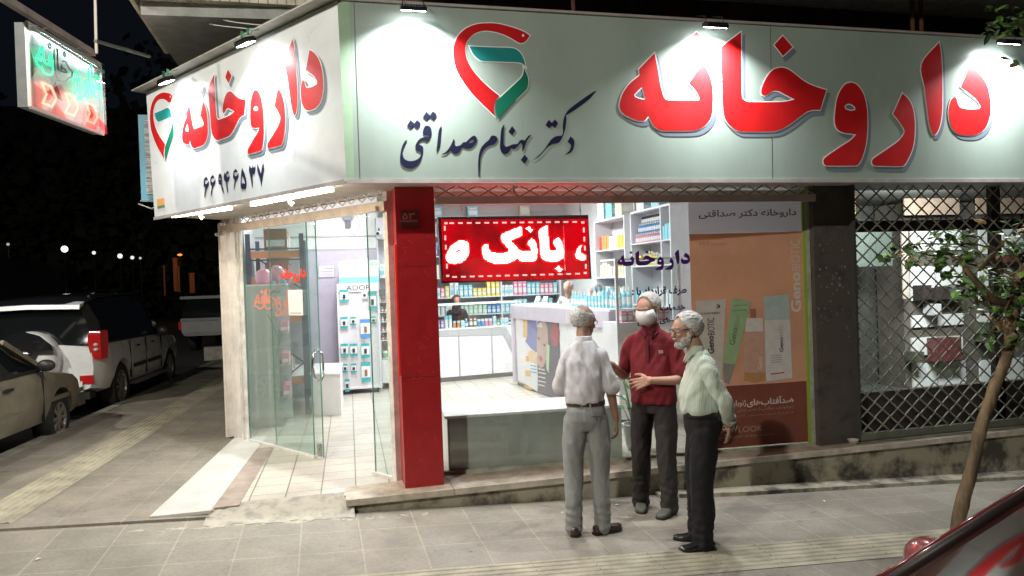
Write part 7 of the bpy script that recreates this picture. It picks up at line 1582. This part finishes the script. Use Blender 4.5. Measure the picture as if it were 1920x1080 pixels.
# ------------------------------------------------ staff inside
def staff(label, px, py_top, X, Y, shc, hd_, hairk, tilt=-10, scarf=False):
    zt = hz(px, py_top, X, Y); t = person(label, (X, Y, 0), hd_, None); s = zt/1.75 if zt < 2 else 1; s = max(.8, min(1.05, s)); t.scale = (s, s, s)
    hc = V(0, .05, 1.635); hrot = Matrix.Rotation(R(tilt), 3, 'X')
    b = B(); head(b, hc, 1, hrot); limb_(b, [(0, 0, 1.36), (0, .03, 1.55)], [.07, .055]); torso(b, [(0, 0, .80, .12, .08), (0, 0, 1.1, .13, .085), (0, 0, 1.40, .12, .06)])
    for s_ in (-1, 1): limb_(b, [(s_*.17, 0, 1.38), (s_*.21, 0, 1.12), (s_*.10, .25, 1.13)], [.048, .042, .028]); hand(b, (s_*.10, .25, 1.13), (-s_*.3, 1, 0), (0, 0, 1), (-s_, .2, 0)); limb_(b, [(s_*.09, 0, .85), (s_*.09, .02, .47), (s_*.09, 0, .06)], [.08, .055, .045]); el(b, (s_*.09, .06, .04), (.045, .12, .035))
    remesh(b, 'body', skinm, .007, 2, t)
    sh = cloth('staff_'+shc[0], shc[1]); b = B(); torso(b, [(0, 0, .80, .18, .13), (0, 0, 1.05, .17, .125), (0, -.01, 1.3, .18, .115), (0, 0, 1.40, .17, .09), (0, .005, 1.47, .08, .062)])
    for s_ in (-1, 1): limb_(b, [(s_*.15, 0, 1.38), (s_*.215, 0, 1.14), (s_*.17, .12, 1.12)], [.07, .062, .05])
    remesh(b, 'shirt', sh, .012, 3, t, fold(.007, 7)); b = B(); torso(b, [(0, 0, .80, .15, .10), (0, 0, .95, .16, .11)])
    for s_ in (-1, 1): limb_(b, [(s_*.08, 0, .82), (s_*.09, .01, .47), (s_*.09, 0, .08)], [.09, .075, .065])
    remesh(b, 'trousers', cloth('staff_trousers', (.05, .05, .06)), .014, 2, t)
    if scarf:
        b = B(); b.sph(hc+V(0, -.02, .015), (.098, .112, .115), 24, 18); limb_(b, [(0, -.02, 1.58), (0, .0, 1.48), (0, .03, 1.38)], [.09, .10, .12]); o = remesh(b, 'headscarf', cloth('scarf_brown', (.10, .045, .04), var=.3), .008, 2, t, fold(.006, 12))
        me = o.data; bm = bmesh.new(); bm.from_mesh(me); bmesh.ops.delete(bm, geom=[v for v in bm.verts if v.co.y > .06 and abs(v.co.x) < .062 and 1.545 < v.co.z < 1.71], context='VERTS'); bm.to_mesh(me); bm.free()
    elif hairk: hair(t, hc, hrot, lambda p: p.z > -.03 and p.y < .03 and (hairk > 1 or p.z < .07), greyhair, 1, .006)
    eyes(t, hc, hrot)
staff('woman in a brown headscarf behind the back counter', 868, 553, 1.75, 7.1, ('dark', (.16, .09, .10)), R(172), 0, -18, True)
staff('balding man with pale shirt behind the lilac counter', 1062, 527, 3.2, 5.0, ('pale', (.60, .62, .60)), R(140), 1, -22)
staff('dark haired person mostly hidden behind the bottles at the lilac counter', 1107, 533, 3.45, 4.35, ('rose', (.40, .30, .32)), R(60), 2, -20)
# ================================================================== STREET LAMP BEHIND THE PHOTOGRAPHER
sl = thing('street_lamp', 'tall grey street lamp on the far side of the road behind the photographer', 'street lamp', (-7.0, -10.5, -.3))
b = B(); b.cyl((-7.0, -10.5, -.3), (-7.0, -10.5, 7.6), .09, .06, 14); b.build('pole', dkm, sl, smooth=True, auto=40); b = B(); b.tube([(-7.0, -10.5, 7.5), (-6.95, -10.0, 7.9), (-6.8, -9.2, 7.95)], .04, 10); b.build('arm', dkm, sl)
b = B(); b.obox((-6.78, -9.0, 7.95), (.12, 0, 0), (0, .3, 0), (0, 0, .05)); b.build('lamp_head', dkm, sl); b = B(); b.obox((-6.78, -9.0, 7.895), (.09, 0, 0), (0, .25, 0), (0, 0, .004)); b.build('diffuser', emat('street_glow', (1, .93, .8), 6), sl)
lamp('street_light', (-6.78, -9.0, 7.87), (-1.5, 1.5, 0), .3, 1350, (1, .96, .84), sl, .3)
sl = thing('street_lamp', 'grey street lamp across the side street, outside the picture on the left', 'street lamp', (-9.2, -.6, .1))
b = B(); b.cyl((-9.2, -.6, .1), (-9.2, -.6, 6.6), .08, .05, 12); b.build('pole', dkm, sl, smooth=True, auto=40); b = B(); b.tube([(-9.2, -.6, 6.5), (-8.9, -.5, 6.8), (-8.2, -.3, 6.85)], .035, 8); b.build('arm', dkm, sl)
b = B(); b.obox((-8.0, -.25, 6.85), (.3, 0, 0), (0, .11, 0), (0, 0, .05)); b.build('lamp_head', dkm, sl); b = B(); b.obox((-8.0, -.25, 6.796), (.25, 0, 0), (0, .09, 0), (0, 0, .003)); b.build('diffuser', emat('street_glow', (1, .93, .8), 6), sl)
lamp('street_light', (-8.0, -.25, 6.77), (-3.6, 4.5, .5), .3, 650, (1, .95, .86), sl, .3)
